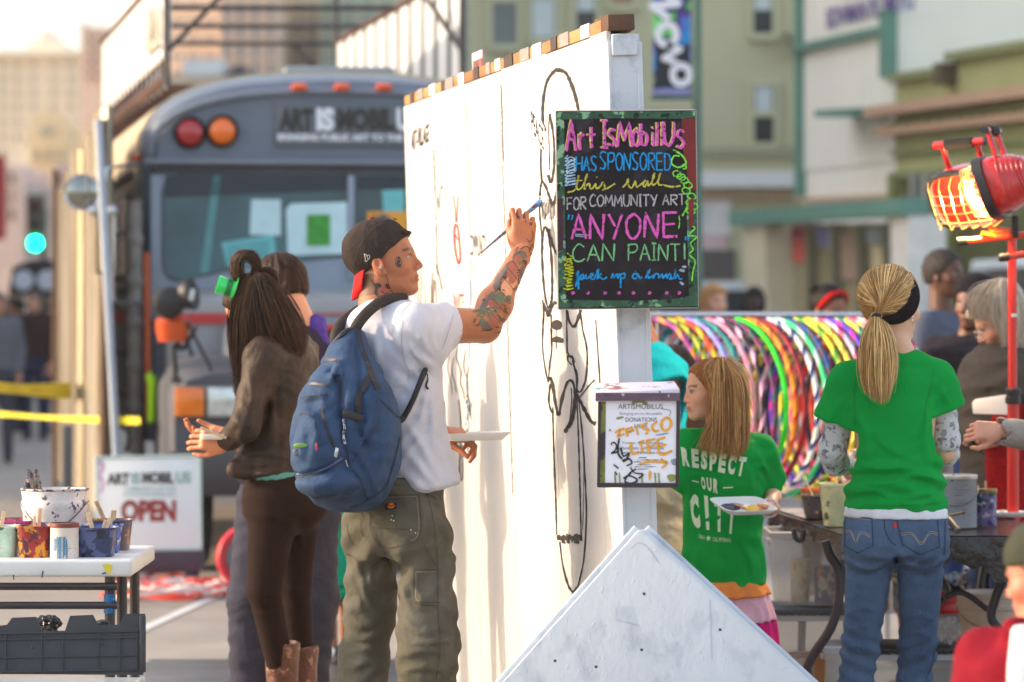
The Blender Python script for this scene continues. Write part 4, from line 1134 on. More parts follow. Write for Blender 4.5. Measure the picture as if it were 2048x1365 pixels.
wp_=paint_white('wall_white_paint',base=(206,202,199),vscale=(1,1,.8),dt=.66)
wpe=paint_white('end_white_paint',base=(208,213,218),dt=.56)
wall=thing('mural_wall','tall white plywood mural wall with black spray drawings that the tattooed man paints on','wall',tuple(w0))
seams=[0,.06,.24,.44,.635,.816,1.0]
TH=.10
for i,(a,b) in enumerate(zip(seams[:-1],seams[1:])):
 mb=MB();u0,u1=sorted((WU(a)+(.003 if UL else.003)*(-1 if UL else 1),WU(b)-(.003)*(-1 if UL else 1)))
 wl.box(mb,u0,u1,.02,WH-.004*(i%2),-.016,0.0);mb.build('panel',wp_,wall,bevel=.002,seg=1)
mb=MB();wl.box(mb,*sorted((WU(.004),WU(.999))),.02,WH-.02,-.030,-.018);mb.build('seam_backing',mat('seam_dark',(70,62,56)),wall)
mb=MB();wl.box(mb,*sorted((WU(.0),WU(1.0))),.0,WH-.01,-TH,-.032);mb.build('stud_frame',mat('stud_frame_white',(215,215,214)),wall)
wood=mat('raw_timber',(182,136,88),rough=.8,var=.25,vs=6,stretch=(.3,.3,3),col2=(140,98,62))
wood_d=mat('dark_timber',(96,70,52),rough=.85,var=.3,vs=10)
mb=MB();wl.box(mb,*sorted((WU(.02),WU(.995))),WH,WH+.038,-TH+.005,-.002);mb.build('top_plate',wood,wall,bevel=.003)
mb=MB();wl.box(mb,*sorted((WU(-.004),WU(.045))),WH+.0,WH+.048,-TH+.015,-.004);mb.build('timber_block',wood_d,wall,bevel=.004)
for i in range(15):
 t=.07+i*.061+rnd.uniform(-.012,.012);w_=rnd.uniform(.02,.045)
 mb=MB();wl.box(mb,*sorted((WU(t),WU(t+w_))),WH+.0,WH+.041,-.0015,.0015+.001*rnd.random())
 mb.build('peeling_tape',mat(['tape_white','tape_grey','tape_dark'][i%3],[(214,208,206),(150,140,136),(70,58,54)][i%3],var=.35,vs=40),wall)
ed=Plane(w0+wD*-.0,Vector((-wD.y*-1,wD.x*-1,0)) if True else None,wV)
ed=Plane(w0,wl.N*-1,wV)
if ed.N.y>0:ed=Plane(w0,wl.N,wV)
def EB(u0,u1,v0,v1,n0,n1,name,m,root=wall,bev=.002):
 mb=MB();s_=1 if ed.U.x>0 else -1
 ed.box(mb,*sorted((s_*u0,s_*u1)),v0,v1,n0,n1);return mb.build(name,m,root,bevel=bev,seg=1)
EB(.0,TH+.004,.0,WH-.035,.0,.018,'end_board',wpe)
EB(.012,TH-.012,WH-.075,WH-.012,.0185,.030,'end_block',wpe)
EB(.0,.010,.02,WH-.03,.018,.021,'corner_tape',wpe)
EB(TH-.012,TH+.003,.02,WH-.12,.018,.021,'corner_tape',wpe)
sm=Plane(wl.at(WU(.56),WH,-.02),wl.U,wV)
mb=MB();sm.box(mb,-.20,.02,.0,.10,0,.004);ps=mb.build('paper_sign',mat('pink_paper',(232,206,206),var=.06),wall)
mk=Marks(plane_mapper(sm,.006))
for i in range(7):mk.stroke([(951+i*3.2,122-i*1.5),(950+i*3.2,141-i*1.6)],1.6,jit=.5)
mk.build('lettering',mat('red_brown_ink',(130,60,60)),ps)
# ---- spray paint and lettering on the wall face
wm_=plane_mapper(wl,.0016)
spray=mat('black_spray',(34,31,33),rough=.6,var=.15,vs=30)
mk=Marks(wm_)
def S(pts,w,**k):
 k.setdefault('jit',.38);mk.stroke(pts,[q*.74 for q in w] if isinstance(w,list) else w*.74,**k)
S([(1092,262),(1086,240),(1087,200),(1094,165),(1106,146),(1117,138)],[5,9])
S([(1117,140),(1132,146),(1143,168),(1152,195),(1158,224)],[11,8])
S([(1086,250),(1083,290),(1082,330),(1084,362)],4);S([(1100,228),(1106,262),(1109,300),(1108,340),(1102,366),(1097,350)],[5,6]);S([(1099,230),(1098,262),(1099,300),(1100,340)],2)
S([(1080,392),(1082,372),(1086,364),(1093,376),(1100,396),(1106,410),(1112,396),(1114,384)],[5,8])
S([(1080,394),(1080,430),(1084,470),(1086,500)],4)
for i in range(9):S([(1084+i*3.0,402+rnd.uniform(-3,3)),(1086+i*3.0,420),(1085+i*3.1,436+rnd.uniform(-8,8))],1.6)
S([(1084,500),(1086,470),(1090,455),(1096,462),(1101,490),(1104,530),(1105,580),(1103,604),(1098,616),(1092,600),(1087,560),(1084,500)],[6,5])
S([(1096,458),(1102,478),(1110,500),(1116,510)],[9,6])
S([(1087,606),(1094,622),(1098,632),(1103,614),(1113,604)],[6,9]);S([(1086,600),(1088,625),(1086,650)],4)
S([(1089,628),(1086,660),(1086,700),(1091,738),(1097,765)],3.2);S([(1103,630),(1103,670),(1104,700),(1100,730),(1097,765)],3.6)
mk.blob([(1104,646),(1114,640),(1124,646),(1122,658),(1112,660),(1105,656)]);mk.blob([(1104,678),(1114,673),(1127,678),(1126,686),(1112,685),(1105,684)])
S([(1113,650),(1113,698)],1.6,smooth=False);S([(1104,660),(1104,690)],2.5,smooth=False)
S([(1134,620),(1138,640),(1148,654),(1156,640),(1162,620)],[5,9]);S([(1134,622),(1134,660),(1135,708)],3.4)
S([(1161,620),(1166,660),(1173,690),(1175,720),(1172,758),(1162,784),(1152,778)],[3,5])
S([(1136,712),(1146,716),(1148,730),(1154,752),(1154,786)],[8,4]);S([(1138,706),(1136,720),(1144,730)],4)
S([(1101,768),(1098,800),(1102,820),(1106,826),(1106,815)],4.5);S([(1100,758),(1104,762),(1112,810),(1118,830),(1124,800),(1134,768),(1144,762),(1150,780),(1148,810),(1140,850),(1132,858)],[8,5])
S([(1143,776),(1144,800),(1140,840),(1133,855)],2);S([(1152,785),(1150,820),(1144,845),(1134,858),(1131,866)],[4,10])
S([(1153,785),(1160,800),(1170,820),(1182,842),(1192,848)],[5,12]);S([(1192,640),(1196,700),(1200,766)],2.6)
S([(1106,826),(1108,900),(1112,1000),(1114,1070)],3.4,smooth=False);S([(1154,790),(1157,860),(1160,960),(1163,1076)],3.4,smooth=False)
S([(1158,800),(1166,880),(1172,980),(1173,1040),(1168,1120),(1156,1176)],[3,4]);S([(1168,900),(1168,990),(1166,1060)],1.4)
for i in range(16):S([(1116+i*3.1,1070+rnd.uniform(-3,3)),(1117+i*3.1,1084+rnd.uniform(-4,4))],4.5,smooth=False,jit=.5)
S([(1120,1084),(1126,1130),(1136,1168),(1146,1184),(1156,1176)],[3,9])
S([(1160,795),(1180,770),(1190,760)],3)
mk.build('spray_drawing',spray,wall)
mk=Marks(wm_)
for x,y0,y1,w in ((868,300,560,2.4),(872,560,1060,2.0),(1002,170,330,2.4),(1006,330,1000,1.1),(932,190,620,.8)):
 S_pts=[(x+(y-y0)*.030+rnd.uniform(-.6,.6),y) for y in range(y0,y1,14)]
 mk.stroke(S_pts,w,jit=.6)
mk.stroke([(866,545),(864,580),(868,620),(874,660)],4,jit=.4);mk.stroke([(872,530),(880,556),(884,580)],3)
mk.stroke([(868,560),(864,610)],6)
for x,y0,y1 in ((834,560,600),(840,510,620),(830,500,540),(848,560,640),(856,600,660),(836,590,640)):mk.stroke([(x,y0),(x+3,(y0+y1)/2),(x+1,y1)],2,taper=True)
mk.build('grey_scrawl',mat('grey_scrawl',(122,112,106),var=.3,vs=40),wall)
mk=Marks(wm_)
for x,y0,h in ((900,700,90),(908,716,70),(917,690,60),(925,740,60),(932,700,80),(938,730,110)):
 mk.stroke([(x,y0),(x-4,y0+h*.4),(x+2,y0+h*.7),(x+5,y0+h)],1.8,taper=True)
mk.stroke([(918,800),(922,850),(920,930),(916,960)],2.2);mk.stroke([(924,890),(920,920),(922,960),(926,950),(925,900)],2)
for i in range(26):
 x=936+rnd.uniform(-5,7);y=rnd.uniform(780,900);mk.stroke([(x,y),(x+rnd.uniform(-2,2),y+rnd.uniform(5,16))],rnd.uniform(1,2.6))
mk.build('dark_drips',mat('dark_drips',(72,70,66),var=.3),wall)
mk=Marks(wm_)
mk.stroke([(940,560),(940,650),(938,720)],3.5);mk.stroke([(936,760),(938,860)],2)
mk.build('blue_drip',mat('blue_drip',(130,166,200)),wall)
mk=Marks(wm_)
mk.stroke([(907,392),(911,420),(912,445)],1.6);mk.stroke([(917,392),(915,420),(914,445)],1.6)
mk.stroke([(912,448),(909,462),(910,490),(914,516),(918,528),(921,515),(919,480),(916,455),(912,448)],[4,3.2])
mk.stroke([(911,470),(916,480)],2.5)
mk.build('red_peace_sign',mat('red_spray',(196,60,52),var=.2),wall)
mk=Marks(wm_);mk.blob([(910,570),(922,566),(934,572),(934,578),(920,579),(909,578)]);mk.blob([(906,360),(914,352),(917,362),(910,374)])
mk.build('faint_red_spray',mat('faint_pink',(236,208,200)),wall)
def word(s,quad,m,bg_m,bold=.0):
 """quad: four picture corners (tl, tr, br, bl) on the wall"""
 tl,tr,br,bl=[Vector(q) for q in quad]
 def bil(a,b,n=.004):
  p=tl.lerp(tr,a).lerp(bl.lerp(br,a),b);return wl.px(p.x,p.y,n)
 mb=MB();c=[bil(-.05,-.12,.0012),bil(1.05,-.12,.0012),bil(1.05,1.12,.0012),bil(-.05,1.12,.0012)]
 mb.prism(c,wl.N*.0016);o=mb.build('word_sticker',bg_m,wall)
 text_obj('lettering',s,m,o,lambda u,v:bil(u+.5,.5-v,.0042),w=1,h=1,bold=bold)
stk=mat('sticker_white',(234,232,230),rough=.5,var=.03);ink=mat('sticker_ink',(44,40,42),rough=.5);rink=mat('sticker_red_ink',(150,44,40),rough=.5)
word('ART-VILLAGE',((823,262),(860,246),(860,285),(824,304)),ink,stk,.03)
word('UNITY',((872,402),(889,362),(889,392),(873,446)),ink,stk)
word('COMMUNITY',((940,468),(974,470),(974,516),(941,512)),ink,stk)
word('INVITE',((909,588),(930,588),(930,622),(910,622)),rink,stk)
word('PEACE',((1064,220),(1089,258),(1090,302),(1065,262)),ink,stk)
# ================================================================= TRIANGULAR BRACE
br=thing('triangular_brace','white painted plywood triangle bracing the near foot of the mural wall','brace',tuple(P(1300,622,10.9).to_2d().to_3d()))
bp=Plane((P(1290,622,10.95).x,10.95,0),(1,.02,0),(0,0,1))
u_a,v_a=bp.uv(1285,1060)
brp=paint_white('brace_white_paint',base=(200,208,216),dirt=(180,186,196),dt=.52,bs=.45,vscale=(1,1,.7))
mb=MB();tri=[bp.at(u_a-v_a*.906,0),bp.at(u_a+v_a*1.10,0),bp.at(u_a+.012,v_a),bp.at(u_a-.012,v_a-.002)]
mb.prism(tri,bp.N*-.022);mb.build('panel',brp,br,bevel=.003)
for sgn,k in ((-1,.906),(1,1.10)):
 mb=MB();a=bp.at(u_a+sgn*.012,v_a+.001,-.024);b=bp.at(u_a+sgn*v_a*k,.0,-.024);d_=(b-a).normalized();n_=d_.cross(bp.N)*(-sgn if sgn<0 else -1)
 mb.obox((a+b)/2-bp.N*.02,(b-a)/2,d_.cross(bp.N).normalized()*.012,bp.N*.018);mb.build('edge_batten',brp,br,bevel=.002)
mk=Marks(plane_mapper(bp,.0012))
for (x,y) in ((1288,1188),(1283,1300),(1192,1334),(1110,1322),(1440,1260)):mk.blob([(x-2.4,y-2),(x+2.2,y-2.4),(x+2.4,y+2),(x-1.8,y+2.4)])
mk.build('nail_head',mat('nail_dark',(44,40,52)),br)
mk=Marks(plane_mapper(bp,.0014))
for q in ([(1262,1098),(1278,1086),(1298,1098),(1320,1130)],[(1232,1240),(1280,1252)],[(1420,1200),(1424,1320)]):
 mk.stroke(q,1.7,taper=True,jit=.5)
mk.build('scuff',mat('scuff_grey',(184,192,202)),br)
# ================================================================= CHALKBOARD
cbp=Plane(P(1252,622,11.17),(1,.03,0),(0,0,1));cbp=Plane(cbp.O,cbp.U,(-.010,0,1))
cbd=thing('chalkboard','black chalkboard with coloured chalk writing fixed to the near end of the mural wall','chalkboard',tuple(cbp.O))
mb=MB();cbd_pts=[cbp.px(1112,223),cbp.px(1391,221),cbp.px(1396,615),cbp.px(1117,618)]
mb.prism(cbd_pts,cbp.N*-.012);bo=mb.build('board',mat('chalkboard_black',(42,37,40),rough=.8,var=.3,vs=14,spec=.2,blot=[(58,53,58),(50,47,52)],bt=.58,bsc=9),cbd)
gfr=mat('green_chalky_frame',(62,92,74),rough=.85,var=.35,vs=30,spec=.2,blot=[(132,176,140),(34,50,40)],bt=.57,bsc=26)
rfr=mat('dark_red_paint',(112,24,24),rough=.6,var=.3,vs=16,blot=[(40,60,46)],bt=.66,bsc=16)
def cquad(pts,name,m,n=.001,th=.0015):
 mb=MB();mb.prism([cbp.px(x,y,n) for x,y in pts],cbp.N*th);return mb.build(name,m,bo)
cquad([(1113,225),(1390,223),(1390,238),(1330,238),(1240,237),(1113,240)],'painted_border',gfr)
cquad([(1113,240),(1128,238),(1132,598),(1117,600)],'painted_border',gfr)
cquad([(1117,600),(1280,602),(1360,597),(1395,588),(1395,613),(1117,616)],'painted_border',gfr)
cquad([(1372,380),(1392,380),(1394,588),(1378,592)],'painted_border',gfr)
cquad([(1363,238),(1391,235),(1393,380),(1380,400),(1372,330),(1366,300)],'red_paint_patch',rfr)
cquad([(1376,400),(1388,396),(1386,450),(1378,460)],'red_paint_patch',rfr,.003)
cquad([(1114,400),(1126,396),(1126,500),(1116,505)],'red_paint_patch',mat('plum_paint',(64,26,40),rough=.7,var=.3,vs=16),.003)
mb=MB()
for a,b in ((cbd_pts[0],cbd_pts[1]),(cbd_pts[1],cbd_pts[2]),(cbd_pts[2],cbd_pts[3]),(cbd_pts[3],cbd_pts[0])):
 mb.tube([a-cbp.N*.006,b-cbp.N*.006],.0035,6)
mb.build('edge',mat('board_edge',(170,170,160)),cbd)
FONT={'A':[[(0,1),(.5,0),(1,1)],[(.2,.62),(.85,.62)]],'r':[[(.1,.4),(.15,1)],[(.13,.6),(.5,.38),(.95,.42)]],'t':[[(.5,0),(.5,1)],[(0,.36),(1,.36)]],'I':[[(.5,0),(.5,1)],[(0,0),(1,0)],[(0,1),(1,1)]],'s':[['s'],(.95,.42),(.4,.38),(.1,.55),(.6,.7),(.9,.85),(.5,1),(.05,.95)],'M':[[(0,1),(.15,0),(.5,.75),(.85,0),(1,1)]],'o':[['s'],(.5,.38),(.05,.6),(.2,.95),(.7,1),(.95,.7),(.75,.42),(.5,.38)],'b':[[(.05,0),(.1,1)],[(.1,.55),(.5,.42),(.9,.6),(.8,.92),(.4,1),(.1,.92)]],'i':[[(.5,.4),(.5,1)],[(.5,.15),(.5,.2)]],'l':[[(.5,0),(.5,1)]],'U':[[(0,0),(.02,.7),(.3,1),(.7,.95),(.95,.6),(1,0)]],'H':[[(0,0),(0,1)],[(1,0),(.95,1)],[(0,.5),(1,.45)]],'S':[['s'],(.95,.08),(.4,0),(.08,.22),(.4,.48),(.85,.7),(.6,1),(.02,.92)],'P':[[(.08,0),(.05,1)],[(.08,.03),(.8,.02),(.95,.25),(.7,.5),(.08,.52)]],'O':[['s'],(.5,0),(.05,.3),(.1,.8),(.5,1),(.92,.75),(.95,.25),(.5,0)],'N':[[(0,1),(.05,0),(.9,1),(1,0)]],'R':[[(.08,0),(.05,1)],[(.08,.03),(.85,.06),(.9,.35),(.1,.5)],[(.25,.5),(1,1)]],'E':[[(1,0),(.05,.02),(.08,1),(1,.98)],[(.05,.5),(.85,.48)]],'D':[[(.05,0),(.08,1)],[(.05,0),(.7,.1),(.98,.5),(.7,.92),(.08,1)]],'F':[[(1,0),(.05,.03),(.1,1)],[(.07,.5),(.8,.48)]],'C':[['s'],(.95,.15),(.5,0),(.05,.4),(.15,.9),(.6,1),(1,.85)],'T':[[(.5,0),(.5,1)],[(0,.02),(1,.0)]],'Y':[[(0,0),(.5,.5)],[(1,0),(.4,1)]],'!':[[(.5,0),(.5,.95)],],'h':[[(.1,0),(.1,1)],[(.1,.65),(.5,.45),(.8,.6),(.85,1)]],'w':[[(0,.5),(.15,.98),(.45,.6),(.6,.98),(1,.5)]],'a':[['s'],(.9,.5),(.4,.42),(.08,.7),(.3,1),(.8,.85),(.9,.5),(.95,1)],'p':[[(.1,.45),(.12,1.5)],[(.1,.55),(.6,.42),(.9,.65),(.6,.98),(.12,.9)]],'u':[['s'],(.05,.45),(.1,.9),(.45,1),(.85,.8),(.88,.45),(.9,1)],'c':[['s'],(.9,.5),(.4,.45),(.1,.75),(.4,1),(.95,.92)],'k':[[(.1,0),(.1,1)],[(.9,.45),(.15,.75),(.95,1)]],'"':[[(.2,0),(.0,.25)],[(.8,0),(.6,.25)]],'L':[[(.05,0),(.08,1),(1,.97)]],'e':[['s'],(.1,.7),(.85,.62),(.6,.42),(.15,.6),(.3,1),(.9,.95)],'G':[['s'],(.95,.15),(.5,0),(.05,.4),(.15,.9),(.6,1),(.95,.7),(.6,.65)],}
def write(mk,s,x0,x1,y0,y1,w,dy=0.,gap=.22,slant=0.,jit=.3,widths=None):
 n=len(s);ws=[(.45 if c in 'Iil!"t' else 1.25 if c in 'MwW' else.5 if c==' ' else 1) for c in s]
 tot=sum(ws)+gap*(n-1);x=x0;k=(x1-x0)/tot
 for c,cw in zip(s,ws):
  if c in FONT:
   st=FONT[c]
   if st[0]==['s']:groups=[st[1:]];sm_=True
   else:groups=st;sm_=c in 'rUbDPRpCh'
   jy=rnd.uniform(-.03,.03);yy=dy*(x-x0)/(x1-x0)
   for g_ in groups:
    pts=[(x+cw*k*(a+rnd.uniform(-.03,.03))+slant*(1-b)*(y1-y0),y0+yy+(y1-y0)*(b+jy+rnd.uniform(-.02,.02))) for a,b in g_]
    mk.stroke(pts,w,smooth=sm_,jit=jit)
  x+=(cw+gap)*k
def chalk(name,c):return mat(name,c,rough=.9,var=.25,vs=90,spec=.1,blot=[(64,54,62)],bt=.60,bsc=120)
def CX(x):return 1080+x/3.103
def CY(y):return 200+y/3.103
cpk,cbl,cye,cwh,cgr,clm=(chalk('pink_chalk',(214,96,180)),chalk('blue_chalk',(40,150,214)),chalk('yellow_chalk',(196,190,84)),chalk('white_chalk',(176,172,176)),chalk('green_chalk',(124,190,132)),chalk('lime_chalk',(130,224,84)))
cm_=plane_mapper(cbp,.0034);cm2=plane_mapper(cbp,.0042)
def line(items,m,name='chalk_writing',mp=None):
 mk=Marks(mp or cm2)
 for it in items:write(mk,*it[:-1],**it[-1]) if isinstance(it[-1],dict) else write(mk,*it)
 mk.build(name,m,bo)
L1=[('A',162,222,128,318),('r',240,275,150,306),('t',290,345,170,302),('I',378,420,130,296),('s',418,470,120,282),('M',478,568,140,292),('o',575,618,120,280),('b',622,668,150,282),('i',692,708,150,285),('l',720,732,140,285),('l',752,762,140,285),('U',768,830,142,282),('s',846,896,122,294)]
for off,m,w,mp in ((-1.6,chalk('pale_yellow_chalk',(226,206,96)),4.2,cm_),(.8,cpk,5.2,cm2)):
 mk=Marks(mp)
 for c,a,b,y0,y1 in L1:
  st=rnd.getstate();write(mk,c,CX(a)+off,CX(b)+off,CY(y0)+off*.4,CY(y1)+off*.4,w)
 mk.build('chalk_writing',m,bo)
line([('HAS',CX(224),CX(352),CY(350),CY(440),3,{}),('SPONSORED',CX(370),CX(812),CY(325),CY(432),3,{'dy':2})],cbl)
mk=Marks(cm2)
def cur(pts,w=3):mk.stroke([(CX(a),CY(b)) for a,b in pts],w,jit=.35)
cur([(170,575),(215,560),(235,500),(240,470),(228,530),(235,558),(262,540),(288,480),(292,462),(280,500),(276,556),(290,530),(305,520),(312,552),(330,545),(345,520),(348,550),(372,540),(392,512),(402,550),(385,560),(420,548),(465,520)])
cur([(215,505),(262,500)]);cur([(352,478),(354,484)])
cur([(512,545),(535,520),(545,490),(550,535),(572,545),(590,505),(598,540),(620,530),(655,500),(640,525),(650,540),(668,505),(672,535),(700,500),(712,455),(700,480),(698,530),(730,505),(748,455),(738,480),(735,525),(765,530),(820,540),(872,534)])
mk.build('chalk_writing',cye,bo)
line([('FOR',CX(166),CX(285),CY(605),CY(682),2.8,{}),('COMMUNITY',CX(308),CX(725),CY(590),CY(662),2.8,{}),('ART',CX(760),CX(900),CY(588),CY(655),2.8,{})],cwh)
line([('ANYONE',CX(196),CX(850),CY(712),CY(868),5.2,{'dy':-5,'gap':.28})],cpk)
line([('"',CX(172),CX(208),CY(716),CY(830),3.2,{}),('"',CX(900),CX(926),CY(850),CY(950),3.2,{})],cbl)
line([('CAN',CX(200),CX(462),CY(895),CY(1000),3,{}),('PAINT!',CX(545),CX(910),CY(892),CY(996),3,{})],cgr)
mk=Marks(cm2)
cur([(220,1160),(232,1110),(228,1070),(236,1120),(262,1080),(268,1105),(246,1115),(272,1112),(285,1085),(288,1112),(318,1080),(330,1088),(310,1102),(335,1112),(362,1050),(356,1110),(378,1078),(366,1094),(392,1114),(415,1100)])
cur([(236,1060),(238,1175)]);cur([(440,1108),(452,1080),(455,1108),(478,1080),(482,1108),(498,1080),(500,1168)]);cur([(500,1085),(525,1078),(522,1105),(500,1108)])
cur([(612,1085),(585,1080),(574,1100),(590,1112),(612,1090),(618,1108),(636,1100)]);cur([(590,1065),(594,1066)])
cur([(655,1108),(680,1050),(672,1108),(698,1090),(702,1108),(716,1080),(734,1084),(738,1106),(758,1080),(762,1108),(784,1080),(786,1108),(806,1076),(812,1104),(800,1112),(830,1104),(842,1050),(836,1110),(856,1084),(864,1112),(884,1110)])
mk.build('chalk_writing',cbl,bo)
mk=Marks(cm2)
for x in (205,298,404,490,580,680,786,864):mk.stroke([(CX(x-9),CY(1196)),(CX(x),CY(1192)),(CX(x+8),CY(1198)),(CX(x-2),CY(1206)),(CX(x-10),CY(1200))],2.4)
mk.build('chalk_dots',cpk,bo)
mk=Marks(cm2)
cur([(825,310),(880,345),(905,395),(860,420),(816,395),(830,350),(866,350)]);cur([(880,410),(900,400),(905,425),(885,430)])
for cx,cy in ((850,460),(876,480),(896,500),(918,530),(905,565),(940,600),(930,640),(955,660),(935,690)):
 a=rnd.random()*6;cur([(cx+26*math.cos(a+t),cy+20*math.sin(a+t*1.05)) for t in (0,1,2,3,4,5,6)],2.4)
cur([(930,620),(905,680),(882,722)]);cur([(940,780),(960,800),(920,840),(972,850),(935,890),(950,930),(925,960),(962,1000),(950,1060),(942,1130)],2.6);cur([(862,720),(866,760),(860,800)],2)
mk.build('chalk_scribble',clm,bo)
mk=Marks(cm2)
for i in range(9):cur([(175+rnd.uniform(-5,8),345+i*21),(160+rnd.uniform(-6,4),365+i*21),(195+i*3,360+i*20+rnd.uniform(-8,8)),(215,372+i*19),(180,385+i*18)],2.2)
mk.build('chalk_scribble',chalk('pale_blue_chalk',(176,210,236)),bo)
mk=Marks(cm2)
for i in range(11):cur([(150+rnd.uniform(-8,20),950+i*22),(172+rnd.uniform(-20,20),965+i*21),(200+rnd.uniform(-6,10),980+i*19),(165,990+i*19)],2.0)
mk.build('chalk_scribble',chalk('olive_chalk',(190,200,40)),bo)
mk=Marks(cm2);mk.blob([(CX(862),CY(1060)),(CX(875),CY(1050)),(CX(898),CY(1058)),(CX(890),CY(1070))]);mk.blob([(CX(862),CY(1132)),(CX(880),CY(1130)),(CX(894),CY(1146)),(CX(880),CY(1150))]);mk.blob([(CX(880),CY(1035)),(CX(896),CY(1028)),(CX(910),CY(1036)),(CX(896),CY(1046))]);mk.stroke([(CX(215),CY(835)),(CX(300),CY(840))],2);mk.stroke([(CX(220),CY(845)),(CX(270),CY(850))],2)
mk.build('chalk_smudge',chalk('grey_chalk',(150,170,190)),bo)
# ================================================================= DONATION BOX
dp=Plane(P(1276,622,11.08),(1,-.02,0),(.012,0,1))
dbx=thing('donation_box','paint splattered donation box with a scrawled paper notice on the wall end','donation box',tuple(dp.px(1280,960,-.05)))
dmet=mat('plum_box_metal',(84,70,84),rough=.4,metal=.3,var=.25,vs=9,blot=[(206,206,214),(60,44,62),(110,120,60)],bt=.66,bsc=14)
mb=MB();dp.pbox(mb,1197,792,1357,976,-.10,0);mb.build('box_body',dmet,dbx,bevel=.003)
lidm=mat('splattered_lid',(214,206,218),rough=.45,var=.12,vs=12,blot=[(190,92,70),(40,120,100),(96,70,96)],bt=.60,bsc=12)
mb=MB();a0=dp.px(1190,800,.012);a1=dp.px(1360,794,.012)
mb.loft([[dp.px(1189,784,.016),dp.px(1359,778,.016),dp.px(1359,798,.016),dp.px(1190,804,.016)],[dp.px(1193,768,-.11),dp.px(1351,764,-.11),dp.px(1351,796,-.11),dp.px(1193,800,-.11)]]);mb.build('lid',lidm,dbx,bevel=.003)
mb=MB();dp.pbox(mb,1191,786,1359,802,.015,.019);mb.build('lid_lip',mat('plum_lip',(94,74,90),rough=.4,var=.3,vs=20,blot=[(214,216,220),(40,28,34)],bt=.62,bsc=30),dbx)
mb=MB();dp.pbox(mb,1353,802,1358,974,.0,.006);dp.pbox(mb,1196,802,1200,974,0,.006);dp.pbox(mb,1200,966,1353,974,0,.006);mb.build('sleeve_rim',mat('dark_rim',(52,40,46),rough=.4),dbx)
mb=MB();dp.pbox(mb,1200,802,1210,966,0,.0025);mb.build('green_smear',mat('green_smear',(120,126,50),rough=.5,var=.4,vs=14,blot=[(60,46,50)],bt=.55,bsc=16),dbx)
paper=mat('notice_paper',(226,228,238),rough=.6,var=.03,vs=10)
mb=MB();dp.pbox(mb,1211,800,1352,972,.0,.0018);pap=mb.build('notice',paper,dbx)
def DX(x):return 1180+x/3.592
def DY(y):return 740+y/3.592
pi_=mat('print_ink',(74,74,88),rough=.7);pi2=mat('print_ink_light',(128,134,168),rough=.7)
def dtext(s,x0,x1,y0,y1,m,bold=.0):
 (u0,v1),(u1,v0)=dp.uv(DX(x0),DY(y0)),dp.uv(DX(x1),DY(y1));text_obj('print',s,m,pap,on_plane(dp,(u0+u1)/2,(v0+v1)/2,.0028),w=u1-u0,h=v1-v0,bold=bold)
dtext('ARTISMOBILUS',203,523,246,282,pi_);dtext('Bringing art to the public',214,518,304,330,pi2);dtext('DONATIONS',255,480,342,374,pi_);dtext('HERE',320,412,390,416,pi_)
dtext('Twitter: @artismobilus',230,524,515,538,pi_);dtext('Facebook: Artismobilus',224,530,550,572,pi_);dtext('www.artismobilus.com',236,527,582,604,pi_)
mk=Marks(plane_mapper(dp,.0028))
for y,x0,x1 in ((632,350,405),(648,320,500),(662,315,470),(684,330,440),(698,320,470),(714,340,420)):mk.stroke([(DX(x0),DY(y)),(DX(x1),DY(y-2))],1.0,smooth=False,jit=.9)
mk.build('print',pi_,pap)
mk=Marks(plane_mapper(dp,.0038))
def D(pts,w):mk.stroke([(DX(a),DY(b)) for a,b in pts],w,jit=.3)
D([(215,432),(206,480)],4.5);D([(180,452),(215,430),(250,424)],4.5);D([(192,478),(246,462)],4)
D([(258,425),(270,480)],4.5);D([(256,428),(300,416),(296,440),(266,448),(318,434)],4)
D([(330,400),(346,470)],4.5);D([(412,382),(372,400),(392,428),(420,430),(400,466)],4.5);D([(482,372),(446,404),(462,440),(496,436)],4.5)
D([(546,342),(516,372),(516,420),(548,436),(580,400),(574,356),(546,342)],5)
D([(292,520),(304,600),(350,590)],5);D([(362,512),(376,590)],5);D([(352,520),(392,506)],4);D([(410,504),(424,606)],5);D([(405,510),(470,496)],5);D([(416,552),(470,540)],4);D([(486,500),(502,606),(590,582)],5);D([(484,500),(540,486)],4.5);D([(492,552),(548,536)],4)
D([(352,678),(420,660),(500,662),(552,668)],4.5);D([(508,642),(552,668),(516,706)],4.5);mk.blob([(DX(424),DY(728)),(DX(440),DY(732)),(DX(436),DY(786)),(DX(424),DY(792)),(DX(420),DY(760))])
mk.build('orange_tag',mat('orange_marker_ink',(224,160,44),rough=.6,var=.2,vs=60),pap)
mk=Marks(plane_mapper(dp,.0046))
D([(150,540),(165,520),(190,540),(180,580),(152,600)],3);D([(210,490),(200,560),(206,610),(230,640)],4);D([(220,560),(240,620),(280,600),(262,640),(230,650)],3.6);D([(236,660),(280,640),(300,670),(262,690)],3.6)
D([(240,780),(280,760),(340,790),(300,815),(250,800),(290,740),(330,712)],3.6);D([(290,700),(320,740),(380,750),(350,780)],3.2);D([(170,680),(205,710)],3);D([(178,730),(196,756)],3);D([(200,590),(150,600)],3)
mk.build('black_tag',mat('black_marker_ink',(30,28,34),rough=.5),pap)
mk=Marks(plane_mapper(dp,.0034))
for x in (178,210,370,466,492):D([(x,740),(x+6,820)],3)
D([(300,240),(360,226),(410,244)],7);D([(190,350),(240,340)],4);D([(136,432),(150,436)],4);mk.blob([(DX(555),DY(760)),(DX(590),DY(750)),(DX(624),DY(768)),(DX(600),DY(800)),(DX(570),DY(800))])
mk.build('olive_smear',mat('olive_smear',(132,140,66),rough=.6,var=.3,vs=40),pap)
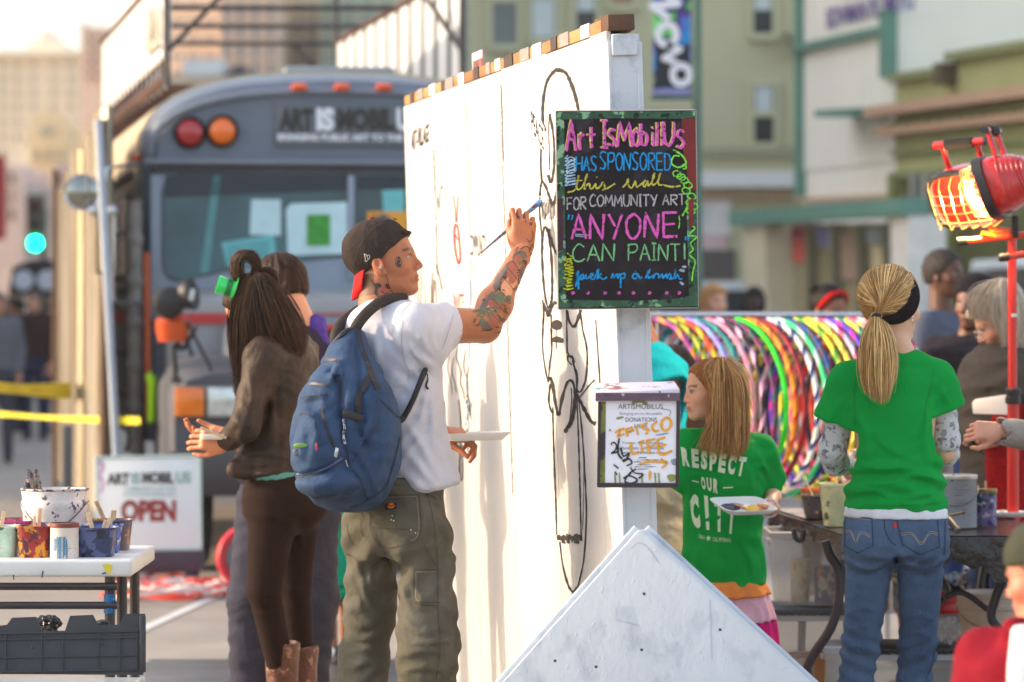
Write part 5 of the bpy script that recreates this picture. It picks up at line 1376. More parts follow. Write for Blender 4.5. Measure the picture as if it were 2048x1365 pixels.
mk=Marks(plane_mapper(dp,.0034));mk.blob([(DX(580),DY(650)),(DX(620),DY(640)),(DX(626),DY(680)),(DX(596),DY(684))]);D([(520,280),(576,294),(572,330)],1.6);D([(470,470),(560,456)],2)
mk.build('blue_smear',mat('blue_grey_smear',(130,144,170),rough=.6,var=.3),pap)
# ================================================================= HOOP RACK
rk0=P(1302,640,17.4);rk1=P(1775,628,17.1)
zr=1.53
rack=thing('hoop_rack','chrome rail of the garment rack wrapped in silver tinsel that holds the hula hoops','rack',(rk0.x,rk0.y,0))
mb=MB();mb.tube([(rk0.x,rk0.y,zr),(rk1.x,rk1.y,zr)],.016,10);mb.build('rail',chrome,rack,smooth=True)
for p in (rk0,rk1,rk0.lerp(rk1,.03)):
 mb=MB();mb.tube([(p.x,p.y,0),(p.x,p.y,zr+.02)],.014,8);mb.tube([(p.x,p.y-.3,.02),(p.x,p.y+.3,.02)],.014,8);mb.build('upright',chrome,rack,smooth=True)
mb=MB()
for i in range(900):
 t=rnd.random();a=rnd.random()*6.28;p=rk0.lerp(rk1,t);c=Vector((p.x,p.y,zr));d=Vector((rnd.uniform(-.3,.3),math.cos(a),math.sin(a))).normalized()
 q=d.cross(Vector((1,0,0))).normalized()*.0028
 mb.add([c+d*.012-q,c+d*.012+q,c+d*rnd.uniform(.026,.040)+q*.6],[(0,1,2)])
tag(mb.build('tinsel',mat('silver_tinsel',(205,200,206),rough=.25,metal=.8,var=.5,vs=90),rack,fixn=False),kind='stuff')
HO=[('purple','orange',(140,50,130),(244,150,50)),('olive','black',(160,170,40),(70,80,30)),('red','yellow',(226,70,30),(250,190,30)),('lilac','blue',(150,130,220),(120,160,220)),('blue','green',(30,60,170),(20,150,120)),('teal','teal',(20,130,130),(10,100,110)),('pink','grey',(226,130,160),(170,150,170)),('black','pale pink',(40,30,50),(240,180,210)),('plum','dark green',(110,40,90),(20,90,80)),('sky blue','white',(120,170,220),(190,215,240)),('lime','lime',(40,220,40),(60,240,60)),('orange','red',(246,140,30),(210,70,30)),('dark red','maroon',(150,30,40),(100,20,40)),('white','navy',(236,230,225),(20,60,130)),('white','white',(230,228,240),(220,215,235)),('mint','silver',(60,220,140),(200,210,220)),('navy','brown',(20,70,140),(90,60,60)),('yellow','green',(236,226,60),(90,170,60)),('yellow','orange',(244,226,90),(190,160,40)),('magenta','black',(226,30,190),(60,20,70)),('silver','pink',(200,180,200),(170,80,120)),('violet','magenta',(90,50,190),(210,40,170)),('yellow','teal',(230,230,70),(20,130,130)),('pink','yellow',(226,110,150),(220,200,90)),('emerald','black',(20,190,120),(20,60,60)),('red','white',(226,40,40),(236,210,210)),('rust','red',(190,80,40),(220,40,50)),('maroon','silver',(150,20,60),(190,180,190))]
def hoop_mat(name,c1,c2,turns=22):
 m=bpy.data.materials.new(name);m.use_nodes=True;nt=m.node_tree;N=nt.nodes;L=nt.links;b=N['Principled BSDF'];b.inputs['Roughness'].default_value=.5;b.inputs['Specular IOR Level'].default_value=.25
 uv=N.new('ShaderNodeUVMap');uv.uv_map='UV';sp=N.new('ShaderNodeSeparateXYZ');L.new(uv.outputs[0],sp.inputs[0])
 ml=N.new('ShaderNodeMath');ml.operation='MULTIPLY_ADD';ml.inputs[1].default_value=turns;L.new(sp.outputs[0],ml.inputs[0]);L.new(sp.outputs[1],ml.inputs[2])
 fr_=N.new('ShaderNodeMath');fr_.operation='FRACT';L.new(ml.outputs[0],fr_.inputs[0])
 cr=N.new('ShaderNodeValToRGB');cr.color_ramp.interpolation='CONSTANT';e=cr.color_ramp.elements;e[0].position=0;e[0].color=lin(c1);e[1].position=.55;e[1].color=lin(c2)
 q=e.new(.90);q.color=lin(tuple(min(255,v*1.15+20) for v in c1));L.new(fr_.outputs[0],cr.inputs[0]);L.new(cr.outputs[0],b.inputs[0]);return m
def hoop(i,nm,c1,c2,centre,Rr,r,ydir,turns=22):
 """vertical ring; ydir = horizontal direction in its plane"""
 K,n=64,8;verts=[];faces=[];uvs=[]
 yd=Vector(ydir).normalized();up=Vector((0,0,1));ax=yd.cross(up)
 for a in range(K):
  t=2*math.pi*a/K;d=yd*math.cos(t)+up*math.sin(t)
  for b in range(n):
   q=2*math.pi*b/n;verts.append(centre+d*(Rr+r*math.cos(q))+ax*(r*math.sin(q)))
 for a in range(K):
  for b in range(n):
   faces.append((a*n+b,a*n+(b+1)%n,((a+1)%K)*n+(b+1)%n,((a+1)%K)*n+b));uvs+=[(a/K,b/n),(a/K,(b+1)/n),((a+1)/K,(b+1)/n),((a+1)/K,b/n)]
 o=mesh_obj('hula_hoop',verts,faces,hoop_mat('hoop_%d'%i,c1,c2,turns),None,True)
 uvl=o.data.uv_layers.new(name='UV');uvl.data.foreach_set('uv',[v for p in uvs for v in p])
 return o
HO=[h for i,h in enumerate(HO) if i%5!=4];nh=len(HO)
for i,(a,b,c1,c2) in enumerate(HO):
 t=.015+.93*i/(nh-1);p=rk0.lerp(rk1,t)
 Rr=.395+rnd.uniform(-.006,.008);yaw=R(-58+rnd.uniform(-1,1));yd=Vector((math.cos(yaw),math.sin(yaw),0))
 tilt=0
 c=Vector((p.x+tilt,p.y,zr-.02-Rr))
 words_={True:'plain %s'%a,False:'%s and %s striped'%(a,b)}[a==b]
 o=hoop(i,a,c1,c2,c,Rr-.0,.0125,yd,16+(i*7)%14)
 place_='hanging nearest the mural wall' if i==0 else 'hanging at the far right end' if i==nh-1 else 'hanging next to the %s one'%(HO[i-1][0] if HO[i-1][0]!=a else HO[i-1][1])
 tag(o,'%s hula hoop %s'%(words_,place_),'hula hoop','hula hoops hanging on the rack')
# ================================================================= LEFT TABLE
tb0=P(265,1100,12.1)
TX=tb0.x;TY=12.08;TZ=.765
plastic=mat('white_table_plastic',(222,222,220),rough=.45,var=.05,vs=5,blot=[(120,60,110),(60,90,160)],bt=.74,bsc=26)
tl_=thing('white_folding_table','paint marked white plastic folding table holding the paint pots at the left','table',(TX-.6,TY+.4,0))
mb=MB();mb.box((TX-1.45,TY,TZ-.052),(TX,TY+.78,TZ));mb.build('tabletop',plastic,tl_,bevel=.010,seg=3)
steel=mat('dark_steel_tube',(70,66,68),rough=.4,metal=.5,var=.15,vs=12)
for y,z in ((TY+.04,TZ-.085),(TY+.04,TZ-.145)):
 mb=MB();mb.tube([(TX-1.4,y,z),(TX-.05,y,z)],.012,8);mb.build('rail',steel,tl_,smooth=True)
for x,y in ((TX-.075,TY+.06),(TX-.06,TY+.70),(TX-1.35,TY+.06),(TX-1.35,TY+.70),(TX-.045,TY+.14)):
 mb=MB();mb.tube([(x,y,0),(x,y,TZ-.05)],.017,10);mb.build('leg',steel,tl_,smooth=True)
mb=MB();mb.tube([(TX-.075,TY+.05,TZ-.11),(TX-.075,TY+.05,TZ-.17)],.019,10);mb.build('blue_tape',mat('blue_tape',(20,96,150)),tl_,smooth=True)
tfp=Plane((TX,TY-.001,0),(1,0,0))
mk=Marks(plane_mapper(tfp,.001));mk.blob([(206,1130),(224,1130),(222,1142),(218,1150),(212,1142)]);mk.build('yellow_drip',mat('yellow_paint',(216,200,50)),tl_)
mk=Marks(plane_mapper(tfp,.001));mk.stroke([(27,1150),(28,1160)],2.5);mk.stroke([(86,1142),(84,1156)],3);mk.stroke([(204,1148),(212,1146)],3);mk.build('blue_drip',mat('dark_blue_paint',(50,70,110)),tl_)
def pot(name,label,c,r0,r1,h,mats,lip=.004,sq=0.,sticks=(),paint=None,group=None,cat=None,rim=None):
 """open container: r0 bottom radius, r1 top radius"""
 r=thing(name,label,cat or 'paint pot',tuple(c),group)
 mb=MB();c=Vector(c)
 pr=[(0,0),(r0,0),(r0*1.01,h*.03),(r1,h*.93),(r1+lip,h*.94),(r1+lip,h),(r1-.002,h),(r1-.004,h*.9),(r0*1.0,h*.78),(0,h*.78)]
 mb.lathe(c,pr,28)
 if sq:
  for i,v in enumerate(mb.v):
   d=v-c;a=math.atan2(d.y,d.x);k=1+sq*(abs(math.cos(a*2))**2*-.0+abs(math.sin(2*a))**2*.22);mb.v[i]=Vector((c.x+d.x*k,c.y+d.y*k,v.z))
 mb.build('pot_wall',mats,r,smooth=True,angle=50)
 if rim:mb=MB();mb.lathe(c+Vector((0,0,h*.955)),[(r1+lip*1.3,-.006),(r1+lip*1.8,0),(r1+lip*1.3,.008),(r1-.001,.009)],28);mb.build('rim',rim,r,smooth=True)
 mb=MB();mb.lathe(c+Vector((0,0,h*.8)),[(r1*.93*(1+sq*.12),0),(r1*.6,.002),(0,.004)],20);mb.build('paint',paint or mat('mixed_paint',(110,90,130),var=.4,vs=20,blot=[(200,80,60),(230,220,210)],bt=.55,bsc=22),r,smooth=True)
 for k,(dx,dy,lx,ly,hh,w) in enumerate(sticks):
  mb=MB();a=c+Vector((dx,dy,h*.5));b=c+Vector((lx,ly,h+hh));d=(b-a).normalized();s_=d.cross(Vector((0,1,0))).normalized()
  mb.obox((a+b)/2,(b-a)/2,s_*w,d.cross(s_)*.0012);mb.build('wooden_stick',mat('stick_wood',(220,190,150),var=.2,vs=30,rough=.7),r,bevel=.0008,seg=1)
 return r
def splat(name,base,bl,bt=.56,bsc=22,rough=.45):return mat(name,base,rough=rough,var=.25,vs=14,blot=bl,bt=bt,bsc=bsc)
c=Vector((P(109,1080,12.52).x,12.52,TZ))
bk=thing('white_bucket','white plastic bucket splashed with paint and full of brushes on the folding table','bucket',tuple(c))
bm1=splat('splashed_white_plastic',(222,218,214),[(90,70,110),(96,88,92)],.62,30)
mb=MB();mb.lathe(c,[(0,0),(.092,0),(.094,.005),(.104,.135),(.107,.140),(.108,.162),(.106,.166),(.104,.170),(.107,.196),(.109,.200),(.109,.206),(.104,.206),(.101,.17),(.094,.06),(0,.06)],36);mb.build('bucket_wall',bm1,bk,smooth=True,angle=40)
mb=MB();pts=[c+Vector((.112*math.cos(t),-.112*abs(math.sin(t))*.9,.165-.085*math.sin(t)**2)) for t in [math.pi*i/16 for i in range(17)]];mb.tube(pts,.0022,6);mb.build('handle',mat('wire_steel',(120,118,122),rough=.4,metal=.7),bk,smooth=True)
mb=MB();mb.lathe(c+Vector((0,0,.203)),[(.110,-.003),(.1125,0),(.110,.004),(.104,.004)],36);mb.build('rim',splat('stained_rim',(180,170,166),[(60,54,60)],.5,40),bk,smooth=True)
BRL=['%s brush standing in the white bucket on the table'%q for q in ('leftmost stained','second from the left stained','third from the left stained','short dark','tall thin','mauve tipped','brown handled','tilted far right','upright middle','blue grey handled','purple flecked')]
for k in range(11):
 t=rnd.uniform(2.2,4.0);dx=.06*math.cos(t);dy=.05*math.sin(t);lx=dx-rnd.uniform(.0,.045);hh=rnd.uniform(.225,.275)
 a=c+Vector((dx*.5,dy,.08));b=c+Vector((lx,dy*1.1,hh));br_=thing('paint_brush',BRL[k],'paint brush',tuple(a),'brushes standing in the white bucket')
 d=(b-a).normalized();mb=MB();mb.tube([a,a+(b-a)*.72],[.003,.0055],7);mb.build('handle',splat('brush_handle_a',(110,84,76),[(60,50,90),(170,150,140)],.5,50),br_,smooth=True)
 mb=MB();mb.tube([a+(b-a)*.72,a+(b-a)*.86],[.006,.007],8);mb.build('ferrule',mat('ferrule_metal',(130,124,120),metal=.6,rough=.4,var=.3),br_,smooth=True)
 mb=MB();mb.tube([a+(b-a)*.86,a+(b-a)*.95,b],[.007,.008,.003],8);mb.build('bristles',splat('bristles_a',(90,74,84),[(150,120,110),(50,50,80)],.5,60),br_,smooth=True)
st1=((.01,0,.02,-.01,.05,.006),)
dirty=[(210,60,70),(40,60,120),(220,180,60)]
pot('paint_tub','pale green plastic tub with pink and green runs at the left end of the table',(P(-2,1100,12.3).x,12.28,TZ),.058,.066,.098,splat('pale_green_tub',(190,214,190),[(220,60,150),(60,120,70)],.6),sq=1,sticks=((0,0,.02,.0,.045,.006),))
pot('paint_tub','magenta stained tub tucked behind the pale green tub',(P(22,1090,12.48).x,12.48,TZ),.056,.066,.105,splat('magenta_tub',(190,60,120),[(230,220,220),(120,40,90)],.55),sq=1)
pot('paint_tub','red and ochre smeared tub left of the labelled paint tin',(P(69,1095,12.25).x,12.25,TZ),.046,.052,.100,splat('red_ochre_tub',(156,44,40),[(210,140,40),(90,40,60)],.50,26),sq=1,sticks=((0,0,.0,.0,.03,.004),(.01,.01,.018,.0,.055,.006)),paint=mat('pink_paint',(220,120,130),var=.3,vs=30))
pot('paint_tub','rusty stained tub behind the red tub and the bucket',(P(40,1060,12.68).x,12.68,TZ),.05,.056,.10,splat('rust_tub',(130,80,70),[(90,120,60),(200,90,60)],.5),sq=1)
tin_s=mat('tin_steel',(176,172,172),rough=.3,metal=.6,var=.15,vs=10)
c=Vector((P(129,1100,12.2).x,12.2,TZ))
tn=pot('paint_tin','round paint tin with a printed white label and blue paint running down it',c,.045,.045,.108,mat('tin_label',(222,214,204),rough=.6,var=.04),lip=.001,paint=mat('blue_grey_paint',(90,130,160)),cat='paint tin',rim=mat('tin_rim_red',(120,54,46),rough=.5,var=.3,vs=40))
cyl=lambda u,v,e=.0008:Vector((c.x+(.0452+e)*math.sin(u/.045),c.y-(.0452+e)*math.cos(u/.045),c.z+v))
def cm(x,y):
 u=(x-129)/F*12.16;v=CZ-(y-HZ)/F*12.16-c.z
 return cyl(math.asin(max(-.99,min(.99,u/.0452)))*.045,v)
mk=Marks(cm)
for x,y0,y1,w in ((113,1078,1102,5),(118,1074,1120,3),(124,1074,1135,5),(121,1078,1090,8),(132,1074,1112,5),(136,1078,1134,2.6),(130,1076,1134,2.2)):mk.stroke([(x,y0),(x+rnd.uniform(-1,1),(y0+y1)/2),(x,y1)],w,jit=.2)
mk.build('paint_run',mat('blue_run',(84,130,160),rough=.4),tn)
mk=Marks(lambda x,y:cm(x,y))
for y in range(1090,1132,4):
 if y in (1106,):continue
 mk.stroke([(103+rnd.uniform(0,5),y),(154-rnd.uniform(0,12),y)],.9,smooth=False,jit=.8)
mk.build('print',mat('label_print',(150,140,132)),tn)
pot('paint_tub','dark navy smeared tub with wooden sticks in front on the table',(P(192,1090,12.28).x,12.28,TZ),.054,.066,.094,splat('navy_tub',(52,60,96),[(40,40,60),(90,100,140)],.5,24),sq=1,sticks=((0,0,-.026,.0,.045,.007),(.02,0,.045,0,.03,.006),(.01,0,.03,.0,.022,.004)),paint=mat('purple_blue_paint',(70,80,170),var=.4,vs=30,blot=[(220,210,230)],bt=.6,bsc=40))
pot('paint_tub','bright blue and white tub wedged behind the navy tub',(P(205,1078,12.46).x,12.46,TZ),.05,.060,.092,splat('bright_blue_tub',(40,96,190),[(220,220,230),(30,50,110)],.55),sq=1,sticks=((0,0,.04,0,.03,.005),))
pot('paint_tub','grey brown tub with paint crusted rim at the back right of the table',(P(222,1070,12.62).x,12.62,TZ),.056,.066,.10,splat('grey_brown_tub',(104,92,104),[(60,60,90),(200,140,60)],.58,22),sq=1,sticks=((0,0,-.05,.0,.06,.007),(.0,0,.01,0,.03,.009)),paint=mat('ochre_paint',(150,110,60),var=.4,vs=30))
mk_b=mat('black_tote_plastic',(46,48,54),rough=.5,var=.12,vs=7,bump=.1,bs=60)
lp=Plane((P(140,622,11.5).x,11.5,0),(1,.03,0),(.02,.14,1))
tt=thing('black_lidded_tote','black hinged tote lid standing open over a clear crate at the bottom left','storage tote',tuple(lp.px(140,1400).to_2d().to_3d()))
mb=MB()
out=[(-90,1348),(-90,1262),(14,1250),(24,1236),(72,1234),(84,1262),(130,1262),(140,1232),(186,1230),(196,1250),(238,1250),(250,1228),(290,1228),(291,1328),(286,1350)]
mb.prism([lp.px(x,y,0) for x,y in out],lp.N*-.012);mb.build('lid_panel',mk_b,tt,bevel=.003)
for x in (-44,12,84,126,197,240,274):
 mb=MB();mb.prism([lp.px(x-1,1266,0),lp.px(x+1.2,1266,0),lp.px(x+1.2,1344,0),lp.px(x-1,1344,0)],lp.N*.006);mb.build('rib',mk_b,tt,bevel=.001)
for y in (1268,1280,1316,1345):
 mb=MB();mb.prism([lp.px(-88,y,0),lp.px(276,y-6,0),lp.px(276,y-3,0),lp.px(-88,y+3,0)],lp.N*.0065);mb.build('rib',mk_b,tt,bevel=.001)
mb=MB();mb.prism([lp.px(279,1232,0),lp.px(292,1232,0),lp.px(292,1345,0),lp.px(281,1345,0)],lp.N*.012);mb.build('side_lip',mk_b,tt,bevel=.003)
for x,y in ((64,1294),(203,1287),(283,1284)):
 mb=MB();mb.lathe(lp.px(x,y,.001),[(.006,0),(.006,.004),(0,.005)],12,lp.N);mb.build('boss',mk_b if x<280 else mat('white_rivet',(190,186,186)),tt,smooth=True)
clr=mat('clear_plastic',(214,218,220),rough=.25,var=.05,alpha=.42,spec=.6)
bx0=lp.px(-90,1350);bx1=lp.px(290,1350)
mb=MB();z1=bx1.z;mb.box((bx0.x,11.05,.28),(bx1.x,11.06,z1));mb.box((bx0.x,11.48,.28),(bx1.x,11.49,z1));mb.box((bx1.x-.01,11.06,.28),(bx1.x,11.48,z1));mb.box((bx0.x,11.05,.27),(bx1.x,11.49,.28));mb.build('clear_crate',clr,tt)
mb=MB();mb.box((bx0.x,11.04,z1-.012),(bx1.x+.008,11.055,z1+.004));mb.box((bx1.x-.004,11.055,z1-.012),(bx1.x+.008,11.5,z1+.004));mb.build('crate_rim',clr,tt,bevel=.002)
for i in range(7):
 mb=MB();q=lp.px(176+i*11,1350,-.01);mb.tube([q,q+Vector((0,-.0,.012))],.003,6);mb.build('hinge_pin',mat('pale_hinge',(180,176,180)),tt)
cr_=thing('dark_plastic_crate','low dark plastic crate standing under the black lidded tote','crate',((bx0.x+bx1.x)/2,11.3,0))
mb=MB();mb.box((bx0.x+.02,11.07,0),(bx1.x-.03,11.47,.262));mb.build('crate_body',mk_b,cr_,bevel=.01)
mb=MB();mb.box((bx0.x,11.06,.264),(bx1.x-.02,11.48,.27));mb.build('lid',mk_b,cr_)
def crumple(name,label,cat,c,r,m,seed,n=5,amp=.35,group=None):
 rg=np.random.RandomState(seed);bm=bmesh.new();bmesh.ops.create_icosphere(bm,subdivisions=4,radius=1)
 dirs=rg.randn(16,3);dirs/=np.linalg.norm(dirs,axis=1)[:,None];off=rg.rand(16)
 vs=[]
 for v in bm.verts:
  p=np.array(v.co);d=1-amp*sum(max(0,abs(math.sin(3.2*(p@dirs[k])*2+off[k]*6)))*.5**(k/4) for k in range(9))*.45
  vs.append(Vector((c[0]+p[0]*d*r[0],c[1]+p[1]*d*r[1],c[2]+p[2]*d*r[2])))
 fs=[tuple(v.index for v in f.verts) for f in bm.faces];bm.free()
 o=mesh_obj(name,vs,fs,m);
 if label:tag(o,label,cat,group)
 return o
bagm=mat('black_bin_bag',(26,25,28),rough=.22,var=.2,vs=20)
q=P(96,1240,11.85);crumple('black_bag','small crumpled black bag resting behind the open tote lid','bag',(q.x,q.y,q.z-.01),(.065,.05,.04),bagm,3,amp=.28)
q=P(205,1248,11.85);crumple('black_bag','flat dark plastic scrap behind the right end of the tote lid','bag',(q.x,q.y,q.z),(.035,.03,.02),bagm,5,amp=.25)
# ================================================================= OPEN SIGN, CABLE HEAP
sp_=Plane((P(300,622,21.4).x,21.4,0),(1,-.02,0),(.0,.05,1))
sg_=thing('open_sign','white sandwich board sign reading OPEN in front of the bus','sign',tuple(sp_.px(300,1180).to_2d().to_3d()))
mb=MB();sgp=[sp_.px(192,916),sp_.px(400,912),sp_.px(402,1098),sp_.px(194,1102)];mb.prism(sgp,sp_.N*-.02);so=mb.build('board',mat('sign_white_board',(216,222,224),rough=.5,var=.03,vs=2),sg_,bevel=.004)
mb=MB()
for i in range(4):mb.tube([sgp[i],sgp[(i+1)%4]],.010,6)
mb.build('edge',mat('sign_edge',(170,190,186)),sg_)
ds=mat('sign_dark_letters',(64,66,62));tl2=mat('sign_teal_letters',(146,178,174));rd=mat('sign_red_letters',(140,44,36))
def st_(s,x0,x1,y0,y1,m,b=.05):ftext(s,x0,x1,y0,y1,m,sp_,.004,so,b)
st_('ART',214,259,946,970,ds,.05);st_('IS',263,281,945,969,tl2,.05);st_('MOBIL',285,348,944,968,ds,.05);st_('US',352,382,943,967,tl2,.05)
st_('COMMUNITY ART BUS',248,352,974,982,tl2,.02);st_('www.artismobilus.com',246,352,984,992,tl2,.02)
st_('OPEN',242,352,1000,1044,rd,.05)
mk=Marks(plane_mapper(sp_,.004));mk.stroke([(200,924),(206,936),(200,950),(206,968),(202,985)],5,jit=.6);mk.build('pink_smear',mat('pink_smear',(214,150,190)),so)
base_m=mat('purple_black_stand',(62,48,62),rough=.5,var=.15)
mb=MB();a=sp_.px(216,1103,-.0);b=sp_.px(402,1099,-.0);mb.box((a.x,a.y-.02,0.09),(b.x,a.y+.3,a.z-.005));mb.build('stand',base_m,sg_,bevel=.01)
for x in (a.x+.04,b.x-.06):
 mb=MB();mb.box((x-.03,a.y,0),(x+.03,a.y+.28,.09));mb.build('foot',base_m,sg_,bevel=.005)
cb_=mat('orange_cable',(226,66,40),rough=.5,var=.15,vs=10)
ch=thing('cable_heap','heap of tangled orange extension cords on the asphalt beside the OPEN sign','cables',tuple(ground_pt(360,1182,0)))
rc=random.Random(3)
for k in range(9):
 pts=[];cx=rc.uniform(300,440);cy=rc.uniform(1168,1196);g0=ground_pt(cx,cy,.01);a0=rc.random()*6
 for i in range(26):
  t=a0+i*.75;rr=.12+.09*math.sin(i*.37+k);pts.append((g0.x+rr*1.5*math.cos(t)+rc.uniform(-.05,.05),g0.y+rr*2.2*math.sin(t)+rc.uniform(-.1,.1),.014+.05*abs(math.sin(i*.9+k))*(1 if 330<cx<420 else.4)))
 mb=MB();mb.tube(catmull(pts,4),.0085,6);mb.build('cord',cb_ if k%4 else mat('white_cable',(214,196,190)),ch,smooth=True)
q0=P(492,1098,20.0)
rl=thing('hand_truck_wheel','red rimmed grey wheel of a hand truck beside the orange cords','wheel',(q0.x,q0.y,0))
mb=MB();mb.lathe((q0.x,q0.y,.27),[(.12,-.03),(.155,-.03),(.165,0),(.155,.03),(.12,.03),(.12,-.03)],36,(.35,-.9,0));mb.build('tyre',mat('red_tyre',(186,40,52),rough=.4),rl,smooth=True,angle=50)
mb=MB();mb.lathe((q0.x,q0.y,.27),[(0,-.02),(.115,-.03),(.122,0),(.115,.03),(.03,.04),(0,.04)],30,(.35,-.9,0));mb.build('hub',mat('hub_grey',(110,116,120),rough=.4,metal=.4,var=.3,vs=12),rl,smooth=True)
mat_m=mat('wet_black_mat',(56,55,56),rough=.35,var=.35,vs=7,col2=(90,88,86),stretch=(.5,2,1))
mt=thing('rubber_mat','scuffed dark rubber mat lying on the asphalt behind the pedestrians','mat',tuple(ground_pt(380,1330,0)))
mb=MB();a=ground_pt(292,1332,.004);mb.box((ground_pt(292,1330).x,15.2,.002),(P(1000,0,16.6).x,16.95,.014));mb.build('sheet',mat_m,mt,bevel=.004)
# ================================================================= CAUTION TAPE
def tape(label,x0,y0,x1,y1,d0,d1,w,sag=6):
 r=thing('caution_tape',label,'tape',tuple(P(x0,y0,d0)),'yellow caution tapes on the left')
 mb=MB();K=12
 for i in range(K):
  t0,t1=i/K,(i+1)/K
  def q(t,s_):return P(x0+(x1-x0)*t,y0+(y1-y0)*t+sag*math.sin(math.pi*t)+s_*w*(.5-.12*math.sin(t*5)),d0+(d1-d0)*t)
  mb.add([q(t0,-1),q(t1,-1),q(t1,1),q(t0,1)],[(0,1,2,3)])
 mb.build('ribbon',mat('yellow_tape',(228,214,40),rough=.35,var=.06,vs=4),r,fixn=False)
 mk=Marks(lambda x,y:P(x,y,d0+(d1-d0)*(x-x0)/(x1-x0)-.004))
 n=int((x1-x0)/44)
 for i in range(n):
  x=x0+6+i*44;t=(x-x0)/(x1-x0);y=y0+(y1-y0)*t+sag*math.sin(math.pi*t)
  for k in range(5):mk.stroke([(x+k*4,y-w*.2),(x+k*4,y+w*.2)],1.0,smooth=False)
 mk.build('print',mat('tape_print',(150,140,40)),r)
tape('upper yellow caution tape strung in front of the far crowd',-30,772,143,782,24.5,25.5,26,3)
tape('lower thin yellow caution tape running to the bus',-30,826,280,842,24.3,22.9,12,3)
# ================================================================= RIGHT TABLE AND ITS THINGS
RA,RB=P(1543,1034,15.15),P(1697,1084,13.45);RA.z=RB.z=.755
tz=.755
dx_=(RA-RB).to_2d().to_3d().normalized();wx_=Vector((dx_.y,-dx_.x,0));TW=.80
tr=thing('black_folding_table','folding table wrapped in black bin liners behind the blonde woman','table',(RB.x+.4,RB.y+.8,0))
RC=RB+wx_*TW;RD=RA+wx_*TW
mb=MB();mb.prism([RB+Vector((0,0,-.035)),RC+Vector((0,0,-.035)),RD+Vector((0,0,-.035)),RA+Vector((0,0,-.035))],(0,0,.032));mb.build('tabletop',mat('grey_tabletop',(110,108,106),rough=.6),tr,bevel=.008)
film=mat('black_plastic_sheet',(40,34,32),rough=.16,var=.3,vs=14,bump=.9,bs=26,blot=[(120,92,74)],bt=.66,bsc=9)
ov=.012;U_=-dx_;
def TPt(a,b,z):return RB+dx_*a+wx_*b+Vector((0,0,z-tz))
LLn=(RA-RB).length
rings=[]
rg=random.Random(5)
mb=MB()
def drape(p0,p1,out_,drop,n,name,seed):
 g=random.Random(seed);mb=MB();top=[];mid=[];bot=[]
 for i in range(n+1):
  t=i/n;p=p0.lerp(p1,t);w_=out_*(.012+.006*math.sin(i*1.3)+g.uniform(-.003,.003));dd=drop*(1+.35*math.sin(i*.7+seed)+g.uniform(-.2,.2))
  top.append(p+Vector((0,0,.001))-out_*.0+out_*.004);mid.append(p+w_+Vector((0,0,-dd*.5)));bot.append(p+out_*(.006+.012*math.sin(i*1.9+1))+Vector((0,0,-dd)))
 mb.loft([top,mid,bot],closed=False,caps=False)
 o=mb.build(name,film,tr,smooth=True,fixn=False)
 return o
mb=MB();K=14
rr_=[]
for i in range(K+1):
 rr_.append([TPt(LLn*i/K,TW*j/8,tz+.003+.0025*rg.random()) for j in range(9)])
mb.loft(rr_,closed=False,caps=False);mb.build('cover_top',film,tr,smooth=True,fixn=False)
drape(RB,RA,-wx_,.055,26,'cover_drape',2);drape(RB,RC,-dx_,.13,20,'cover_drape',4);drape(RC,RD,wx_,.07,20,'cover_drape',6)
wl2=mat('whitish_table_area',(190,186,180),rough=.3,var=.2,vs=9,blot=[(80,80,80)],bt=.6,bsc=12)
mb=MB();mb.prism([TPt(1.1,.03,tz+.0075),TPt(1.1,.5,tz+.0075),TPt(1.85,.5,tz+.0075),TPt(1.85,.03,tz+.0075)],(0,0,.002));mb.build('cover_sheet',wl2,tr)
legm=mat('dark_grey_tube',(66,62,64),rough=.35,metal=.4,var=.1)
def px_tube(pts,d,r,name,m,root,n=10):
 mb=MB();mb.tube(catmull([P(x,y,d if not isinstance(d,(list,tuple)) else d[i]) for i,(x,y) in enumerate(pts)],5),r,n);return mb.build(name,m,root,smooth=True)
gz=lambda x,d:(x,HZ+F*CZ/d)
px_tube([(1650,1082),(1660,1112),(1676,1140),(1678,1200),(1660,1260),(1622,1318),(1612,1360),gz(1606,13.55)],[13.55]*8,.017,'leg',legm,tr)
px_tube([(2010,1080),(2012,1120),(2004,1160),(1990,1200),(1984,1240),(2020,1300),gz(2030,13.7)],[13.7]*7,.017,'leg',legm,tr)
px_tube([(1610,1055),(1614,1150),(1606,1190),gz(1600,14.9)],14.9,.016,'leg',legm,tr)
px_tube([(1980,1050),(1976,1100),(1960,1190),gz(1950,15)],15,.016,'leg',legm,tr)
px_tube([(1888,1196),(1926,1186),(1984,1226)],13.85,.011,'stretcher',legm,tr)
px_tube([(1838,1240),(1894,1190),(1880,1150)],13.9,.011,'stretcher',legm,tr)
px_tube([(1587,1058),(1592,1078),(1604,1080),(1607,1060)],14.2,.010,'handle',legm,tr)
def on_table(x,d):return Vector((P(x,0,d).x,d,tz+.010))
pot('paint_tub','square dark tub with ochre dripping rim at the left end of the black table',on_table(1636,14.55),.045,.062,.088,splat('ochre_rim_tub',(90,84,86),[(220,160,120),(60,50,50)],.56,20),sq=1,sticks=((0,0,-.05,0,.06,.003),(0,0,.03,0,.05,.003)),paint=mat('ochre_mix',(216,150,60),var=.3,vs=30))
pot('paint_tub','low tub streaked in yellow and black behind the square dark tub',on_table(1630,14.85),.04,.055,.10,splat('yellow_black_tub',(150,130,60),[(50,40,40),(200,90,50)],.5,24),sq=1)
